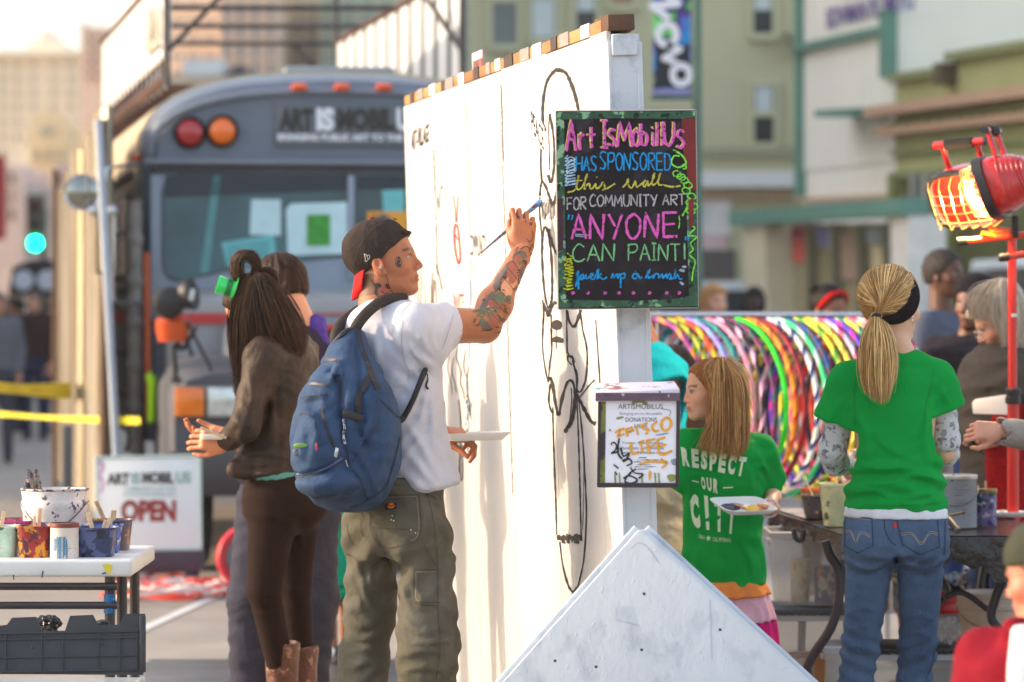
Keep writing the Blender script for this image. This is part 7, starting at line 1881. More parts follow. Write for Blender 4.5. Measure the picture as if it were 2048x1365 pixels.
def cap_cut(o,d,rad):
 """cuts everything within a disc-shaped region beyond a sleeve end"""
 o=V3(o);d=V3(d);d=d/np.linalg.norm(d)
 def f(X,Y,Z):
  x=X-o[0];y=Y-o[1];z=Z-o[2];t=x*d[0]+y*d[1]+z*d[2]
  rr=np.sqrt(np.maximum((x-t*d[0])**2+(y-t*d[1])**2+(z-t*d[2])**2,0))
  return np.maximum(np.maximum(-t,t-.12),rr-rad)
 return dict(f=f,lo=o-rad-.13,hi=o+rad+.13,k=.003,op='-',tag=0)
def fabric(name,c=(120,120,120),rough=.85,var=.11,vs=12,bump=.35,bs=60,sheen=.0,**k):return mat(name,c,rough=rough,var=var,vs=vs,bump=bump,bs=bs,sheen=sheen,spec=.15,**k)
# ----------------------------------------------------------------- the painter
pt=Body(790,12.0,25,1.83,'tattooed young man in white tee and backwards cap painting on the mural wall')
SK=(172,112,80)
J=pt.J
J['neck']=P(762,607,12.0);J['hipc']=P(792,1000,12.0)
J['shR']=P(828,652,11.84);J['elR']=P(968,652,12.04);J['wrR']=P(1046,500,12.22)
J['shL']=P(752,664,12.20);J['elL']=P(790,838,12.36);J['wrL']=P(872,866,12.28)
J['hipR']=P(832,1040,11.93);J['knR']=P(856,1235,11.90);J['anR']=P(850,1580,11.93);J['anR'].z=.09
J['hipL']=P(748,1040,12.10);J['knL']=P(738,1240,12.12);J['anL']=P(718,1600,12.14);J['anL'].z=.09
pt.head(P(770,523,12.0),-8,9,0,1.03,SK,neck_r=.060,brow=(.08,.045,.03),iris=(.16,.20,.18),hairline=lambda x,y,z:((((x<-.030)&(z>-.098))|((x<.050-.7*(.06-z))&(z>.004)))&(np.abs(y)<.077)).astype(float)*.66,hair=(.10,.065,.045))
Md=(P(1052,452,12.30)-J['wrR'])
brush_a,brush_b=P(962,506,12.12),P(1084,401,12.462)
bdir=(brush_b-brush_a).normalized()
pt.arms(('R','L'),r=(.058,.050,.046,.030),h=.0045,pose={'R':(Vector((.04,.14,.98)),Vector((.22,-.96,.10)),((28,84,60),(33,88,60),(38,90,60),(44,92,60)),(16,24,40)),'Rside':1,'L':(Vector((.86,.10,-.10)),Vector((0.05,-.35,.95)),((35,50,30),(35,50,30),(35,50,30),(38,50,30)),(30,-5,5)),'Lside':-1})
pt.core(.016)
pbody=pt.finish()
pb_=thing('long_paint_brush','long thin blue grey brush in the raised right hand of the tattooed man','paint brush',tuple(brush_a))
mb=MB();L_=(brush_b-brush_a);mb.tube([brush_a,brush_a+L_*.3,brush_a+L_*.62,brush_a+L_*.80],[.0025,.005,.0080,.0065],10);mb.build('handle',splat('blue_grey_handle',(76,78,96),[(110,130,170),(130,110,120)],.5,60),pb_,smooth=True)
mb=MB();mb.tube([brush_a+L_*.80,brush_a+L_*.90],[.0075,.0085],10);mb.build('ferrule',splat('stained_ferrule',(50,60,100),[(120,60,110),(90,140,190)],.5,90),pb_,smooth=True)
mb=MB();mb.tube([brush_a+L_*.90,brush_a+L_*.96,brush_a+L_*.995],[.0085,.0115,.006],10);mb.build('bristles',mat('blue_paint_bristles',(92,150,206),rough=.3,var=.2,vs=90),pb_,smooth=True)
tee=fabric('white_tee_cotton',(200,202,214),var=.05,vs=7,bump=.22,bs=30)
X=J;d_=(Vector(X['elR'])-Vector(X['shR'])).normalized();se=Vector(X['shR'])+d_*.135
sR0=Vector(X['shR'])
fz,lz=pt.f,pt.l
def TS(x,y,d,w,dp):return (P(x,y,d),lz*w,fz*dp)
shirt=[loft([TS(838,985,12.0,.175,.125),TS(822,940,12.0,.168,.120),TS(808,860,12.0,.160,.118),TS(796,780,12.0,.172,.128),TS(784,700,12.0,.188,.132),TS(770,645,12.0,.170,.110),TS(764,604,12.0,.080,.062)],.03,2.3,.02),cap(P(770,632,12.0),sR0,.060,.062,.04),cap(sR0,se,.062,.076,.03),cap(P(762,632,12.05),X['shL'],.062,.070,.04),cap(X['shL'],Vector(X['shL']).lerp(X['elL'],.5),.07,.066,.03),cap(P(815,720,11.93),P(860,690,11.88),.045,.055,.05),ell(tuple(P(742,680,11.93)),(.09,.07,.11),.05)]
shirt+=[sub(cap(se-d_*.0,se+d_*.2,.066,.075),.004),cap_cut(se+d_*.004,d_+Vector((.0,0,.12)),.16)]
shirt+=[sub(ell(tuple(J['neck']+Vector((.012,0,.045))),(.062,.062,.045)),.008)]
dz=add_disp(fold_disp(.0035,(.5,.1,1),62,1.2,1.0,lambda X,Y,Z:np.clip((1.32-Z)*2.2,.35,1)),fold_disp(.0030,(1,.2,-.6),50,1.5,4.2),lambda X,Y,Z:.004*np.sin((X*.9+Z*1.0)*85+np.sin(Z*14)*1.6)*np.exp(-((X-P(835,0,12).x)/.06)**2-((Z-P(0,720,12).z)/.10)**2))
dz=add_disp(dz,creases(11.9,[([(846,735),(820,720),(800,690),(796,650)],.010,.016),([(862,728),(835,712),(822,680)],.009,.013),([(872,718),(850,690),(840,655)],.008,.013),([(880,708),(868,680),(864,650)],.006,.012),([(852,742),(838,780),(812,820),(800,850)],.009,.016),([(858,746),(852,800),(838,850)],.008,.014),([(862,750),(866,820),(868,900)],.007,.013),([(760,640),(752,680),(758,730)],.007,.014),([(790,636),(780,670)],.006,.012),([(818,850),(850,900),(880,960)],.007,.014),([(812,900),(846,940),(876,975)],.007,.013),([(800,940),(826,960),(850,978)],.006,.012),([(806,600),(842,612),(876,622)],.005,.014),([(830,745),(815,765)],-.006,.012),([(892,640),(884,670),(878,700)],.005,.010)]))
po=pt.cloth('shirt',shirt,tee,.0062,dz)
olv=fabric('olive_canvas',(98,95,86),rough=.9,var=.14,vs=9,bump=.3,bs=60,col2=(86,83,72))
def TP(x,y,d,w,dp):return (P(x,y,d),lz*w,fz*dp)
pn=[loft([TP(797,1110,12.0,.160,.158),TP(792,1050,11.98,.165,.156),TP(793,1000,11.98,.158,.145),TP(797,946,11.98,.146,.130)],.03,2.2,.008),cap(P(846,1080,11.93),P(856,1220,11.90),.094,.085,.03),cap(P(856,1220,11.90),P(856,1290,11.90),.085,.094,.03),cap(P(856,1290,11.9),P(850,1540,11.93),.094,.088,.03),cap(P(748,1080,12.08),P(740,1220,12.12),.090,.080,.03),cap(P(740,1220,12.12),P(728,1320,12.12),.078,.074,.03),cap(P(728,1320,12.12),P(722,1560,12.14),.074,.082,.03),ell(tuple(P(825,1060,11.86)),(.09,.08,.10),.05),ell(tuple(P(745,1060,11.96)),(.08,.07,.10),.05)]
z1,z2=P(0,1235,12).z,P(0,1300,12).z
def kneefold(X,Y,Z):
 a=np.exp(-((Z-z1)/.10)**2);b=np.clip((z2-Z)*5+.3,0,1)
 return.006*np.sin((Z+.45*np.abs(X-P(800,0,12).x))*78+np.sin(X*36)*1.9+np.sin(Z*31))*np.maximum(a*.7,b)*(.55+.45*np.sin(X*40+Z*17))
dz=add_disp(fold_disp(.006,(.45,.1,1),58,1.3,2.0),fold_disp(.004,(1,.1,.5),44,1.4,6),kneefold,lambda X,Y,Z:.006*np.sin((Z*.8-X*.9)*70+1.5*np.sin(Z*11))*np.exp(-((Z-P(0,1130,12).z)/.10)**2))
dz=add_disp(dz,creases(11.85,[([(690,1118),(715,1150),(726,1200),(742,1225)],.013,.015),([(694,1165),(712,1200),(718,1240)],.010,.014),([(800,1112),(776,1120),(745,1118)],-.010,.014),([(770,1098),(790,1130),(796,1180)],-.012,.014),([(800,1100),(840,1096),(880,1085)],.008,.014),([(800,1150),(808,1190),(822,1215)],.011,.014),([(812,1160),(836,1180),(846,1210)],.008,.012),([(690,1240),(720,1262),(762,1256)],.012,.013),([(686,1280),(720,1290),(760,1275)],.011,.012),([(690,1318),(730,1308),(770,1318)],.011,.012),([(800,1232),(840,1262),(900,1250)],.013,.014),([(796,1266),(830,1284),(880,1280),(912,1270)],.012,.012),([(800,1312),(850,1298),(905,1306)],.012,.012),([(802,1345),(850,1332),(905,1342)],.011,.012),([(690,1350),(730,1338),(772,1346)],.010,.012),([(884,1110),(892,1180),(896,1240)],.008,.012),([(740,1110),(735,1160),(745,1190)],.008,.013)]))
trou=pt.cloth('trousers',pn,olv,.0068,dz)
pt.shoes(mat('brown_boot',(70,52,40),rough=.6))
mp_t=ray_mapper([trou],.0016)
st=mat('olive_stitching',(66,62,46),rough=.9);stl=mat('olive_pale_stitch',(150,142,116),rough=.9)  # dark stitching and a second, paler tone beside it
mk=Marks(mp_t)
for q in ([(742,994),(742,1024),(740,1052),(748,1078),(765,1096)],[(746,992),(838,990)],[(838,990),(842,1052),(838,1078),(826,1086),(800,1092),(772,1096),(756,1082),(744,1052)],[(744,1056),(840,1060)],[(726,962),(722,1060),(735,1075)],[(852,985),(864,1030),(874,1120),(876,1230),(880,1290),(872,1360)],[(828,1140),(876,1140)],[(828,1140),(828,1196),(834,1208),(876,1212)],[(830,1204),(880,1206)],[(842,1076),(858,1110),(874,1136)],[(740,965),(800,972)],[(765,1096),(778,1130),(792,1165),(800,1200)],[(693,1050),(700,1080),(712,1092)]):
 mk.stroke(q,1.3,jit=.3,smooth=len(q)>2)
mk.build('stitching',st,trou)
mk=Marks(mp_t)
for q in ([(748,996),(834,994)],[(834,996),(838,1050),(833,1074),(822,1081)],[(832,1144),(872,1144)],[(832,1146),(832,1194),(838,1203)]):mk.stroke(q,.9,jit=.5,smooth=len(q)>2)
mk.build('stitching',stl,trou)
mp_l=ray_mapper([trou],.003);mk=Marks(mp_l);mk.blob([(771,1008),(794,1007),(794,1019),(771,1020)],smooth=False);lb_=mk.build('cloth_label',mat('black_label',(30,26,40),rough=.8),trou)
mk=Marks(ray_mapper([trou],.0042));mk.blob([(776,1014),(779,1009.5),(783,1008.5),(787,1009.5),(790,1014),(787,1017.5),(783,1018.5),(779,1017.5)]);mk.build('emblem',mat('label_orange',(226,130,40)),lb_)
mk=Marks(ray_mapper([trou],.0052));mk.stroke([(774,1015),(778,1012.5),(783,1014),(788,1012.5),(792,1015)],2.6);mk.build('emblem_script',mat('label_red',(150,30,40)),lb_)
mk=Marks(mp_l);mk.stroke([(783,936),(784,952)],6,smooth=False,jit=0);mk.build('belt_loop',olv,trou)
mk=Marks(mp_l);mk.stroke([(775,944),(800,950),(812,956)],8,jit=.05);mk.build('belt',mat('dark_belt',(40,32,30),rough=.6),trou)
mk=Marks(mp_t)
for x,y in ((785,1032),(788,1042),(783,1040),(831,1066),(822,1060)):mk.blob([(x-1.2,y-1),(x+1,y-1.4),(x+1.4,y+1),(x-1,y+1.4)])
mk.build('paint_spot',mat('paint_spot_white',(180,176,160)),trou)
mp_s=ray_mapper([po],.0012);mk=Marks(mp_s)
for q in ([(806,640),(803,680),(808,720),(818,742)],[(800,634),(806,622),(822,606)]):mk.stroke(q,1.2)
for q in ([(906,632),(897,662),(884,700)],):mk.stroke(q,1.0)
mk.stroke([(800,964),(830,978),(886,984)],1.0)
mk.build('seam',mat('tee_seam',(160,162,178),rough=.9),po)
cm0=fabric('black_cap_cloth',(46,40,38),rough=.9,var=.12,vs=12,bump=.3,bs=80,col2=(58,50,46))
def cap_crown():
 base=[ell((-.018,0,.040),(.110,.089,.094),0)]
 def cut(X,Y,Z):return np.maximum(-(Z-(.022+.70*(X-.02)+.0*Y)),X-.094-0*Y-0*Z)
 base.append(inter(cut,.004));base.append(sub(ell((.078,0,.100),(.026,.034,.020)),.004))
 return base
v,f=sdf_mesh(cap_crown(),.0035,disp=lambda X,Y,Z:.0012*np.sin(np.arctan2(Y,X+.018)*6)**8*-1+.0012*np.sin(X*60+Z*70+Y*30))
crown=mesh_obj('cap',xf(pt.M,v),f,cm0,pt.root,True)
def H(x,y,z):return pt.M@Vector((x,y,z))
mb=MB();rings=[]
for t in range(9):
 a=t/8;w=.072*(1-a**3*.55);L2=a*.074
 ring=[]
 for j in range(13):
  b=-1+2*j/12;cx=-.100-L2*.34+.040*b*b;ring.append(H(cx+.006,w*b,-.030-L2*.98+.012*b*b))
 rings.append(ring)
v_t=[[p+(pt.M.to_3x3()@Vector((-.0028,0,.001))) for p in r] for r in rings]
mb.loft(rings,closed=False,caps=False);mb.loft(v_t,closed=False,caps=False)
mb.build('cap_brim',fabric('red_brim',(196,34,34),rough=.8,var=.06),crown,smooth=True,fixn=False)
mb=MB();mb.tube([H(.076,.038,.078),H(.086,.02,.074),H(.089,0,.073),H(.086,-.02,.074),H(.076,-.040,.078)],.006,8);mb.build('strap',cm0,crown,smooth=True)
mb=MB();mb.lathe(H(-.018,0,.134),[(.008,-.002),(.008,.003),(0,.006)],12,pt.M.to_3x3()@Vector((0,0,1)));mb.build('button',fabric('red_button',(150,30,30)),crown,smooth=True)
mb=MB();mb.tube([H(.040,0,.112),H(.047,.0,.124),H(.056,.0,.119)],.003,6);mb.build('strap_tab',mat('red_tab',(130,30,26)),crown,smooth=True)
mk=Marks(ray_mapper([crown],.0015))
for q in ([(731,516),(729,508),(734,512),(736,520),(731,523),(731,516)],[(733,512),(738,510),(740,514),(737,519)]):mk.stroke(q,1.0)
mk.build('flag_emblem',mat('white_thread',(214,212,208)),crown)
mk=Marks(ray_mapper([crown],.0012));mk.stroke([(757,452),(735,470),(716,500),(707,540)],1.1);mk.stroke([(762,452),(772,470),(768,490),(755,505)],1.0);mk.stroke([(800,466),(775,485),(745,506),(720,526),(706,540)],1.0);mk.build('stitching',mat('cap_stitch',(30,26,26)),crown)
mk=Marks(ray_mapper([crown],.0015));mk.blob([(699,530),(704,534),(711,551),(707,550)],smooth=False);mk.build('tan_patch',mat('tan_patch',(200,160,120)),crown)
mp_b=ray_mapper([pbody],.0010)
inkm=mat('tattoo_ink',(62,52,48),rough=.5,var=.2,vs=80);inkg=mat('tattoo_green',(92,104,82),rough=.5,var=.15,vs=60);inkr=mat('tattoo_red',(160,88,70),rough=.5,var=.2,vs=60);inkp=mat('tattoo_peach',(206,146,110),rough=.5,var=.1,vs=60)
inkd=mat('tattoo_grey',(104,92,84),rough=.5,var=.2,vs=60)
rt=random.Random(11)
mk=Marks(mp_b)
for i in range(10):
 y=514+i*2.2;w=2.5+5*math.sin(min(1,i/7)*1.57);mk.stroke([(797-w*.5+rt.uniform(-1,1),y),(797+w*.5+rt.uniform(-1,1),y+rt.uniform(-1,1))],rt.uniform(1.4,2.4),smooth=False)
mk.stroke([(794,513),(791,520),(791,532)],1);mk.stroke([(798,513),(803,524),(801,534)],1)
mk.build('cheek_tattoo',inkm,pbody)
mk=Marks(mp_b);mk.blob([(742,560),(748,566),(760,568),(764,578),(756,590),(748,588),(750,578)]);mk.stroke([(742,560),(750,572),(770,580),(790,590)],2);mk.stroke([(752,592),(772,596),(790,600)],2);mk.stroke([(786,592),(794,590),(800,594)],2);mk.build('neck_tattoo',inkm,pbody)
mk=Marks(ray_mapper([pbody],.0016));mk.blob([(756,578),(768,574),(780,580),(788,590),(784,600),(768,600),(758,592)]);mk.build('neck_tattoo',inkr,pbody)
mk=Marks(ray_mapper([pbody],.0020));mk.stroke([(762,582),(770,588),(778,586)],1.4);mk.stroke([(764,592),(774,594),(780,598)],1.4);mk.blob([(770,570),(776,568),(780,576),(774,578)]);mk.build('neck_tattoo',mat('tattoo_dark_red',(90,34,34)),pbody)
mk=Marks(mp_b)
def FA(t,s_):
 a=Vector((972,655));b=Vector((1046,503));d=(b-a);n=Vector((-d.y,d.x)).normalized();w=31*(1-t)+17*t+4*math.sin(math.pi*t);p=a+d*t-n*s_*w;return (p.x,p.y)
for i in range(84):
 t=rt.uniform(-.02,.98);s0=rt.uniform(-.85,.95);pts=[FA(t+rt.uniform(-.05,.05),max(-.95,min(.95,s0+rt.uniform(-.3,.3)))) for _ in range(4)]
 mk.stroke(pts,rt.uniform(1.0,2.2),taper=True)
mk.build('arm_tattoo_lines',inkm,pbody)
for m_,blobs,e in ((inkr,((.10,-.3,.07,.35),(.74,.1,.09,.4),(.66,-.2,.07,.3),(.82,.3,.05,.3),(.16,-.05,.05,.3),(.28,.1,.05,.5),(.9,.1,.04,.4)),.0014),(inkp,((.55,.0,.10,.33),(.62,-.45,.08,.2),(.22,.3,.06,.25),(.48,-.35,.08,.25)),.0012),(inkg,((.36,.05,.09,.38),(.42,-.5,.04,.2),(.88,-.2,.04,.2),(.05,.4,.03,.2)),.0013),(inkd,((.95,.0,.05,.6),(.90,.4,.05,.3),(.34,.6,.08,.2),(.70,.7,.08,.2),(.5,.62,.06,.2),(.6,.75,.1,.2),(.2,.7,.1,.22),(.1,-.75,.05,.2),(.52,-.75,.08,.18),(.78,-.7,.06,.2),(.02,.1,.05,.4)),.0011)):
 mk=Marks(ray_mapper([pbody],e))
 for t,s0,rt_,rs in blobs:
  mk.blob([FA(t+rt_*math.cos(q),s0+rs*math.sin(q)) for q in [k*math.pi/4+rt.uniform(-.2,.2) for k in range(8)]])
 mk.build('arm_tattoo_colour',m_,pbody)
mk=Marks(ray_mapper([pbody],.0018))
for a0 in (-2.9,-2.4,-1.9,-1.2,-.5,.1):
 x,y=972,618;mk.stroke([(x,y),(x+16*math.cos(a0),y-13*math.sin(a0)),(x+27*math.cos(a0),y-24*math.sin(a0))],4,taper=True)
mk.build('leaf_tattoo',inkg,pbody)
mk=Marks(ray_mapper([pbody],.0020))
for t in (.16,.30,.44,.58,.7,.8):
 mk.stroke([FA(t-.05,-.7),FA(t,-.1),FA(t+.04,.5)],1.2)
for (x,y),q in (((1035,436),((0,0),(4,-2),(3,3),(5,5))),((1050,440),((0,0),(2,6))),((1060,446),((0,0),(2,5),(4,-1)))):
 mk.stroke([(x+a,y+b) for a,b in q],1.8)
mk.stroke([(1052,478),(1060,484),(1066,474),(1064,462)],1.5);mk.stroke([(1040,500),(1052,494),(1062,500)],2);mk.stroke([(1066,488),(1058,500),(1062,510)],1.5)
mk.build('knuckle_and_hand_tattoo',inkm,pbody)
e_=mp_b(760,536)
if e_ is not None:
 ear=thing('earbud','silver earbud with a thin black wire in the painter\'s ear','earphone',tuple(e_))
 mb=MB();mb.lathe(e_+Vector((0,.003,0)),[(.005,0),(.0058,.004),(.004,.008),(0,.009)],14,(0.2,-1,0));mb.build('bud',mat('silver_bud',(196,196,200),rough=.2,metal=.7),ear,smooth=True)
 pts=[p for p in (ray_mapper([pbody,po],.003)(x,y) for x,y in ((763,540),(772,552),(778,572),(786,588),(795,598))) if p is not None]
 if len(pts)>2:mb=MB();mb.tube(catmull(pts,5),.0010,6);mb.build('wire',bp_,ear,smooth=True)
# ---- backpack
blue=fabric('blue_nylon',(58,80,110),rough=.75,var=.14,vs=9,bump=.35,bs=55,col2=(48,68,98))
bkp=thing('backpack','large blue backpack hanging on the back of the painter','backpack',tuple(P(690,1020,11.7)))
rows=[(656,690,722,.05,11.86),(672,680,730,.07,11.83),(700,658,742,.10,11.80),(740,632,762,.13,11.77),(780,606,784,.155,11.74),(830,588,800,.17,11.73),(880,582,804,.175,11.72),(930,584,800,.17,11.72),(975,598,786,.155,11.72),(1005,626,764,.12,11.72),(1022,660,742,.07,11.72)]
sx=Vector((1,0,0))
secs=[(P((a+b)/2,y,d),sx*((b-a)/2/F*d),Vector((0,1,0))*dp) for y,a,b,dp,d in rows][::-1]
bpz=[loft(secs,.02,2.2,.03),ell(tuple(P(640,895,11.585)),(.085,.085,.125),.02,np.array(Matrix.Rotation(R(8),3,'Y'))),ell(tuple(P(660,965,11.60)),(.105,.10,.055),.02),cap(P(682,760,11.62),P(676,900,11.58),.026,.030,.018),ell(tuple(P(655,775,11.64)),(.055,.05,.05),.03),cap(P(612,838,11.62),P(650,828,11.58),.020,.024,.02)]
dz=add_disp(fold_disp(.0045,(.6,.2,1),55,1.5,3),fold_disp(.0035,(1,.1,-.7),60,1.7,8))
dz=add_disp(dz,creases(11.6,[([(706,665),(712,720),(722,790),(724,850),(742,930)],-.010,.010),([(655,722),(668,750),(682,780),(684,830),(690,900)],-.012,.012),([(690,716),(672,738),(662,764)],.012,.014),([(590,836),(612,826),(632,840),(640,880)],.010,.012),([(640,816),(656,860),(668,900)],-.010,.010),([(584,950),(620,950),(688,920)],-.012,.011),([(600,965),(640,968),(684,950)],.008,.014),([(640,1000),(690,985),(716,950)],-.009,.012),([(745,800),(740,850),(716,900)],.008,.013),([(790,850),(770,900),(752,960)],.008,.014),([(596,800),(630,790),(656,796)],.009,.013),([(625,735),(650,730),(684,735)],-.008,.010),([(700,900),(730,950),(748,1000)],-.007,.010),([(612,850),(620,880),(612,920)],-.008,.012)]))
v,f=sdf_mesh(bpz,.0055,dz);bag=mesh_obj('pack_body',v,f,blue,bkp,True)
mpb=ray_mapper([bag],.002);dk_=mat('dark_nylon_binding',(34,34,44),rough=.7)
def bm(pts,w,name,m,eps=.002,taper=False):
 mk=Marks(ray_mapper([bag],eps) if eps!=.002 else mpb);mk.stroke(pts,w,taper=taper,jit=.06);return mk.build(name,m,bkp)
bm([(627,726),(645,718),(680,724)],6,'zip',mat('black_zip',(32,28,32),rough=.5));bm([(593,780),(602,770),(630,768),(655,773)],5,'zip',mat('black_zip'))
bm([(642,818),(652,850),(662,880),(668,896)],6,'zip',mat('black_zip'));bm([(584,952),(610,954),(650,944),(686,922)],3,'zip',mat('black_zip'))
bm([(583,946),(610,948),(648,938),(684,916)],4,'piping',mat('pale_blue_binding',(84,110,152),rough=.7))
bm([(716,662),(722,694),(736,730),(756,780)],10,'side_strap',dk_);bm([(744,745),(730,770),(716,800),(720,826)],13,'side_strap',mat('dark_webbing',(40,38,44),rough=.7),.004)
bm([(600,832),(606,828),(626,834),(632,850),(636,870)],2,'seam',dk_);bm([(590,800),(620,792),(655,790)],1.6,'seam',dk_);bm([(688,745),(680,780),(682,830),(688,870),(700,930),(720,960),(735,1000)],2,'seam',dk_);bm([(665,748),(676,770),(684,800)],2,'seam',dk_);bm([(760,800),(800,838)],2,'seam',dk_);bm([(804,860),(786,930),(770,975),(735,1000),(700,1018)],2,'seam',dk_);bm([(700,930),(720,900),(760,840)],1.2,'seam',dk_);bm([(600,990),(640,996),(690,985)],1.4,'seam',dk_)
q=mpb(706,832)
mb=MB();mb.obox(q+Vector((0,-.006,0)),(.030,0,-.010),(0,.006,0),(.004,0,.011));mb.build('buckle',bp_,bkp,bevel=.003)
q=mpb(672,900);mb=MB();mb.obox(q+Vector((0,-.003,-.008)),(.005,0,-.002),(0,.0015,0),(.003,0,.014));mb.build('zip_pull',mat('silver_bud'),bkp,bevel=.001)
q=mpb(693,952);
if q is not None:mb=MB();mb.tube([mpb(691,920),mpb(695,934)],.0016,6);mb.build('zip_cord',mat('pale_cord',(200,200,204)),bkp)
pts=[mpb(x,y)+Vector((0,-.006,0)) for x,y in ((687,840),(690,856),(686,872),(690,888))];mb=MB();mb.tube(catmull(pts,4),.004,8);mb.build('key_cord',splat('speckled_cord',(40,40,44),[(200,200,204)],.5,160),bkp,smooth=True)
for (x,y,rx,ry,c,nm) in ((602,892,.022,.008,(120,160,70),'green_badge'),(592,905,.008,.011,(120,116,112),'metal_badge'),(633,894,.004,.012,(196,60,80),'pink_badge')):
 q=mpb(x,y);mb=MB();mb.lathe((0,0,0),[(1,0),(1,.3),(.8,.6),(0,.7)],16,(0,-1,0));
 for v_ in mb.v:v_.x*=rx;v_.z*=ry;v_.y*=.008;v_+=q
 mb.build(nm,mat(nm,c,rough=.25,var=.3,vs=60,coat=.5),bkp,smooth=True)
def strap(pts,r,name,m,flat=1.,root=bkp):
 ps=catmull(pts,5);pr=[cap(a,b,r,r,.004) for a,b in zip(ps[:-1],ps[1:])]
 v,f=sdf_mesh(pr,.005);return mesh_obj(name,v,f,m,root,True)
mps=ray_mapper([po],.004)
padm=fabric('charcoal_strap',(62,56,52),rough=.8,var=.12,vs=14)
def sp3(lst,dflt,off=0.):
 out=[]
 for x,y in lst:
  p=mps(x,y);p=P(x,y,dflt) if p is None or abs(p.y-dflt)>.25 else p;out.append(p+Vector((0,off,0)))
 return out
strap([P(806,596,11.93),P(786,598,11.90),P(762,604,11.87),P(736,624,11.83),P(716,648,11.80),P(707,668,11.79)],.0165,'shoulder_strap',padm)
strap([P(722,618,12.05),P(700,632,11.98),P(682,648,11.92),P(672,668,11.87),P(670,684,11.84)],.016,'shoulder_strap',padm)
strap([P(710,658,11.78),P(694,662,11.76),P(682,672,11.74),P(671,686,11.75),P(680,692,11.75),P(700,680,11.77)],.007,'carry_loop',mat('dark_webbing'))
lo_s=sp3([(851,738),(842,760),(826,798),(808,834)],11.86,-.003)
strap(lo_s+[P(800,842,11.80)],.0085,'lower_strap',mat('dark_webbing'))
strap([lo_s[0]+Vector((0,-.002,0)),P(856,758,11.84),P(852,772,11.84),P(858,780,11.84)],.0028,'strap_tail',mat('dark_webbing'))
r_,Mt=tray('foam_tray','white foam tray held out flat by the tattooed man',P(946,879,12.26),Matrix.Rotation(R(20),4,'Z')@Matrix.Rotation(R(-1),4,'Y'),.215,.14,.022)
# ----------------------------------------------------------------- woman with the bun
BR_=[(.035,.018,.012),(.07,.034,.018),(.015,.009,.006),(.11,.05,.022)]
w=Body(560,13.6,152,1.70,'dark haired woman in brown leather jacket with a tiny green hat on her bun')
J=w.J;D=13.6
J['neck']=P(545,672,D);J['hipc']=P(560,960,D)
J['shL']=P(527,712,D-.14);J['elL']=P(492,850,D-.20);J['wrL']=P(452,886,D-.12)
J['shR']=P(600,706,D+.16);J['elR']=P(540,850,D+.25);J['wrR']=P(455,872,D+.10)
J['hipL']=P(548,990,D-.05);J['knL']=P(528,1180,D-.10);J['anL']=P(566,1440,D-.03);J['anL'].z=.09
J['hipR']=P(592,990,D+.08);J['knR']=P(590,1170,D+.10);J['anR']=P(604,1440,D+.10);J['anR'].z=.09
w.head(P(508,622,D),172,-38,0,1.0,(206,140,100),fem=1.,neck_r=.048)
w.arms(('L','R'),r=(.045,.038,.034,.025),h=.005,pose={'L':(Vector((-1,-.1,.15)),Vector((0,-1,.2)),((35,35,20),)*4,(30,20,10)),'Lside':1,'R':(Vector((-1,-.1,.0)),Vector((0,.3,-1)),((20,30,20),)*4,(30,10,10)),'Rside':1})
w.core();w.finish()
lea=mat('brown_leather',(62,47,37),rough=.58,var=.22,vs=10,bump=.5,bs=34,col2=(46,38,32),spec=.25)
l_,f_=w.l,w.f
jk=[loft([(P(545,950,D),l_*.165,f_*.125),(P(552,900,D),l_*.150,f_*.118),(P(562,850,D),l_*.145,f_*.112),(P(566,780,D),l_*.165,f_*.125),(P(566,715,D),l_*.165,f_*.11),(P(555,676,D),l_*.09,f_*.075)],.03,2.3,.015),cap(P(552,695,D),J['shL'],.055,.062,.04),cap(J['shL'],J['elL'],.062,.056,.03),cap(J['elL'],Vector(J['elL']).lerp(J['wrL'],.86),.056,.040,.02),cap(P(575,695,D),J['shR'],.055,.06,.04),cap(J['shR'],J['elR'],.06,.052,.03),cap(J['elR'],Vector(J['elR']).lerp(J['wrR'],.85),.05,.04,.02),cap(P(470,940,D-.12),P(600,946,D-.05),.028,.022,.04)]
w.cloth('jacket',jk,lea,.008,add_disp(fold_disp(.004,(.35,.1,1),62,1.7,2),fold_disp(.004,(1,.2,-.5),80,1.5,5),creases(D-.12,[([(498,740),(512,790),(500,840)],.009,.011),([(480,800),(505,815),(520,800)],.008,.010),([(476,840),(500,850),(522,840)],.009,.010),([(530,760),(536,820),(524,880)],-.010,.011),([(560,720),(556,800),(560,900)],-.004,.006),([(470,915),(520,905),(580,915)],.009,.010),([(465,935),(500,940),(560,935)],-.008,.009),([(590,800),(600,860),(590,920)],.008,.012),([(480,870),(495,885)],.008,.009)])))
teal_f=fabric('teal_lining',(92,150,146));w.cloth('shirt_hem',[loft([(P(560,958,D),l_*.150,f_*.115),(P(560,942,D),l_*.155,f_*.118)],.02,2.2,.004),cap(Vector(J['elL']).lerp(J['wrL'],.80),Vector(J['elL']).lerp(J['wrL'],.98),.034,.030,.01)],teal_f,.008,fold_disp(.003,(1,0,.3),120,1,1))
leg_=fabric('dark_leggings',(38,24,20),rough=.9,var=.1,bump=.1)
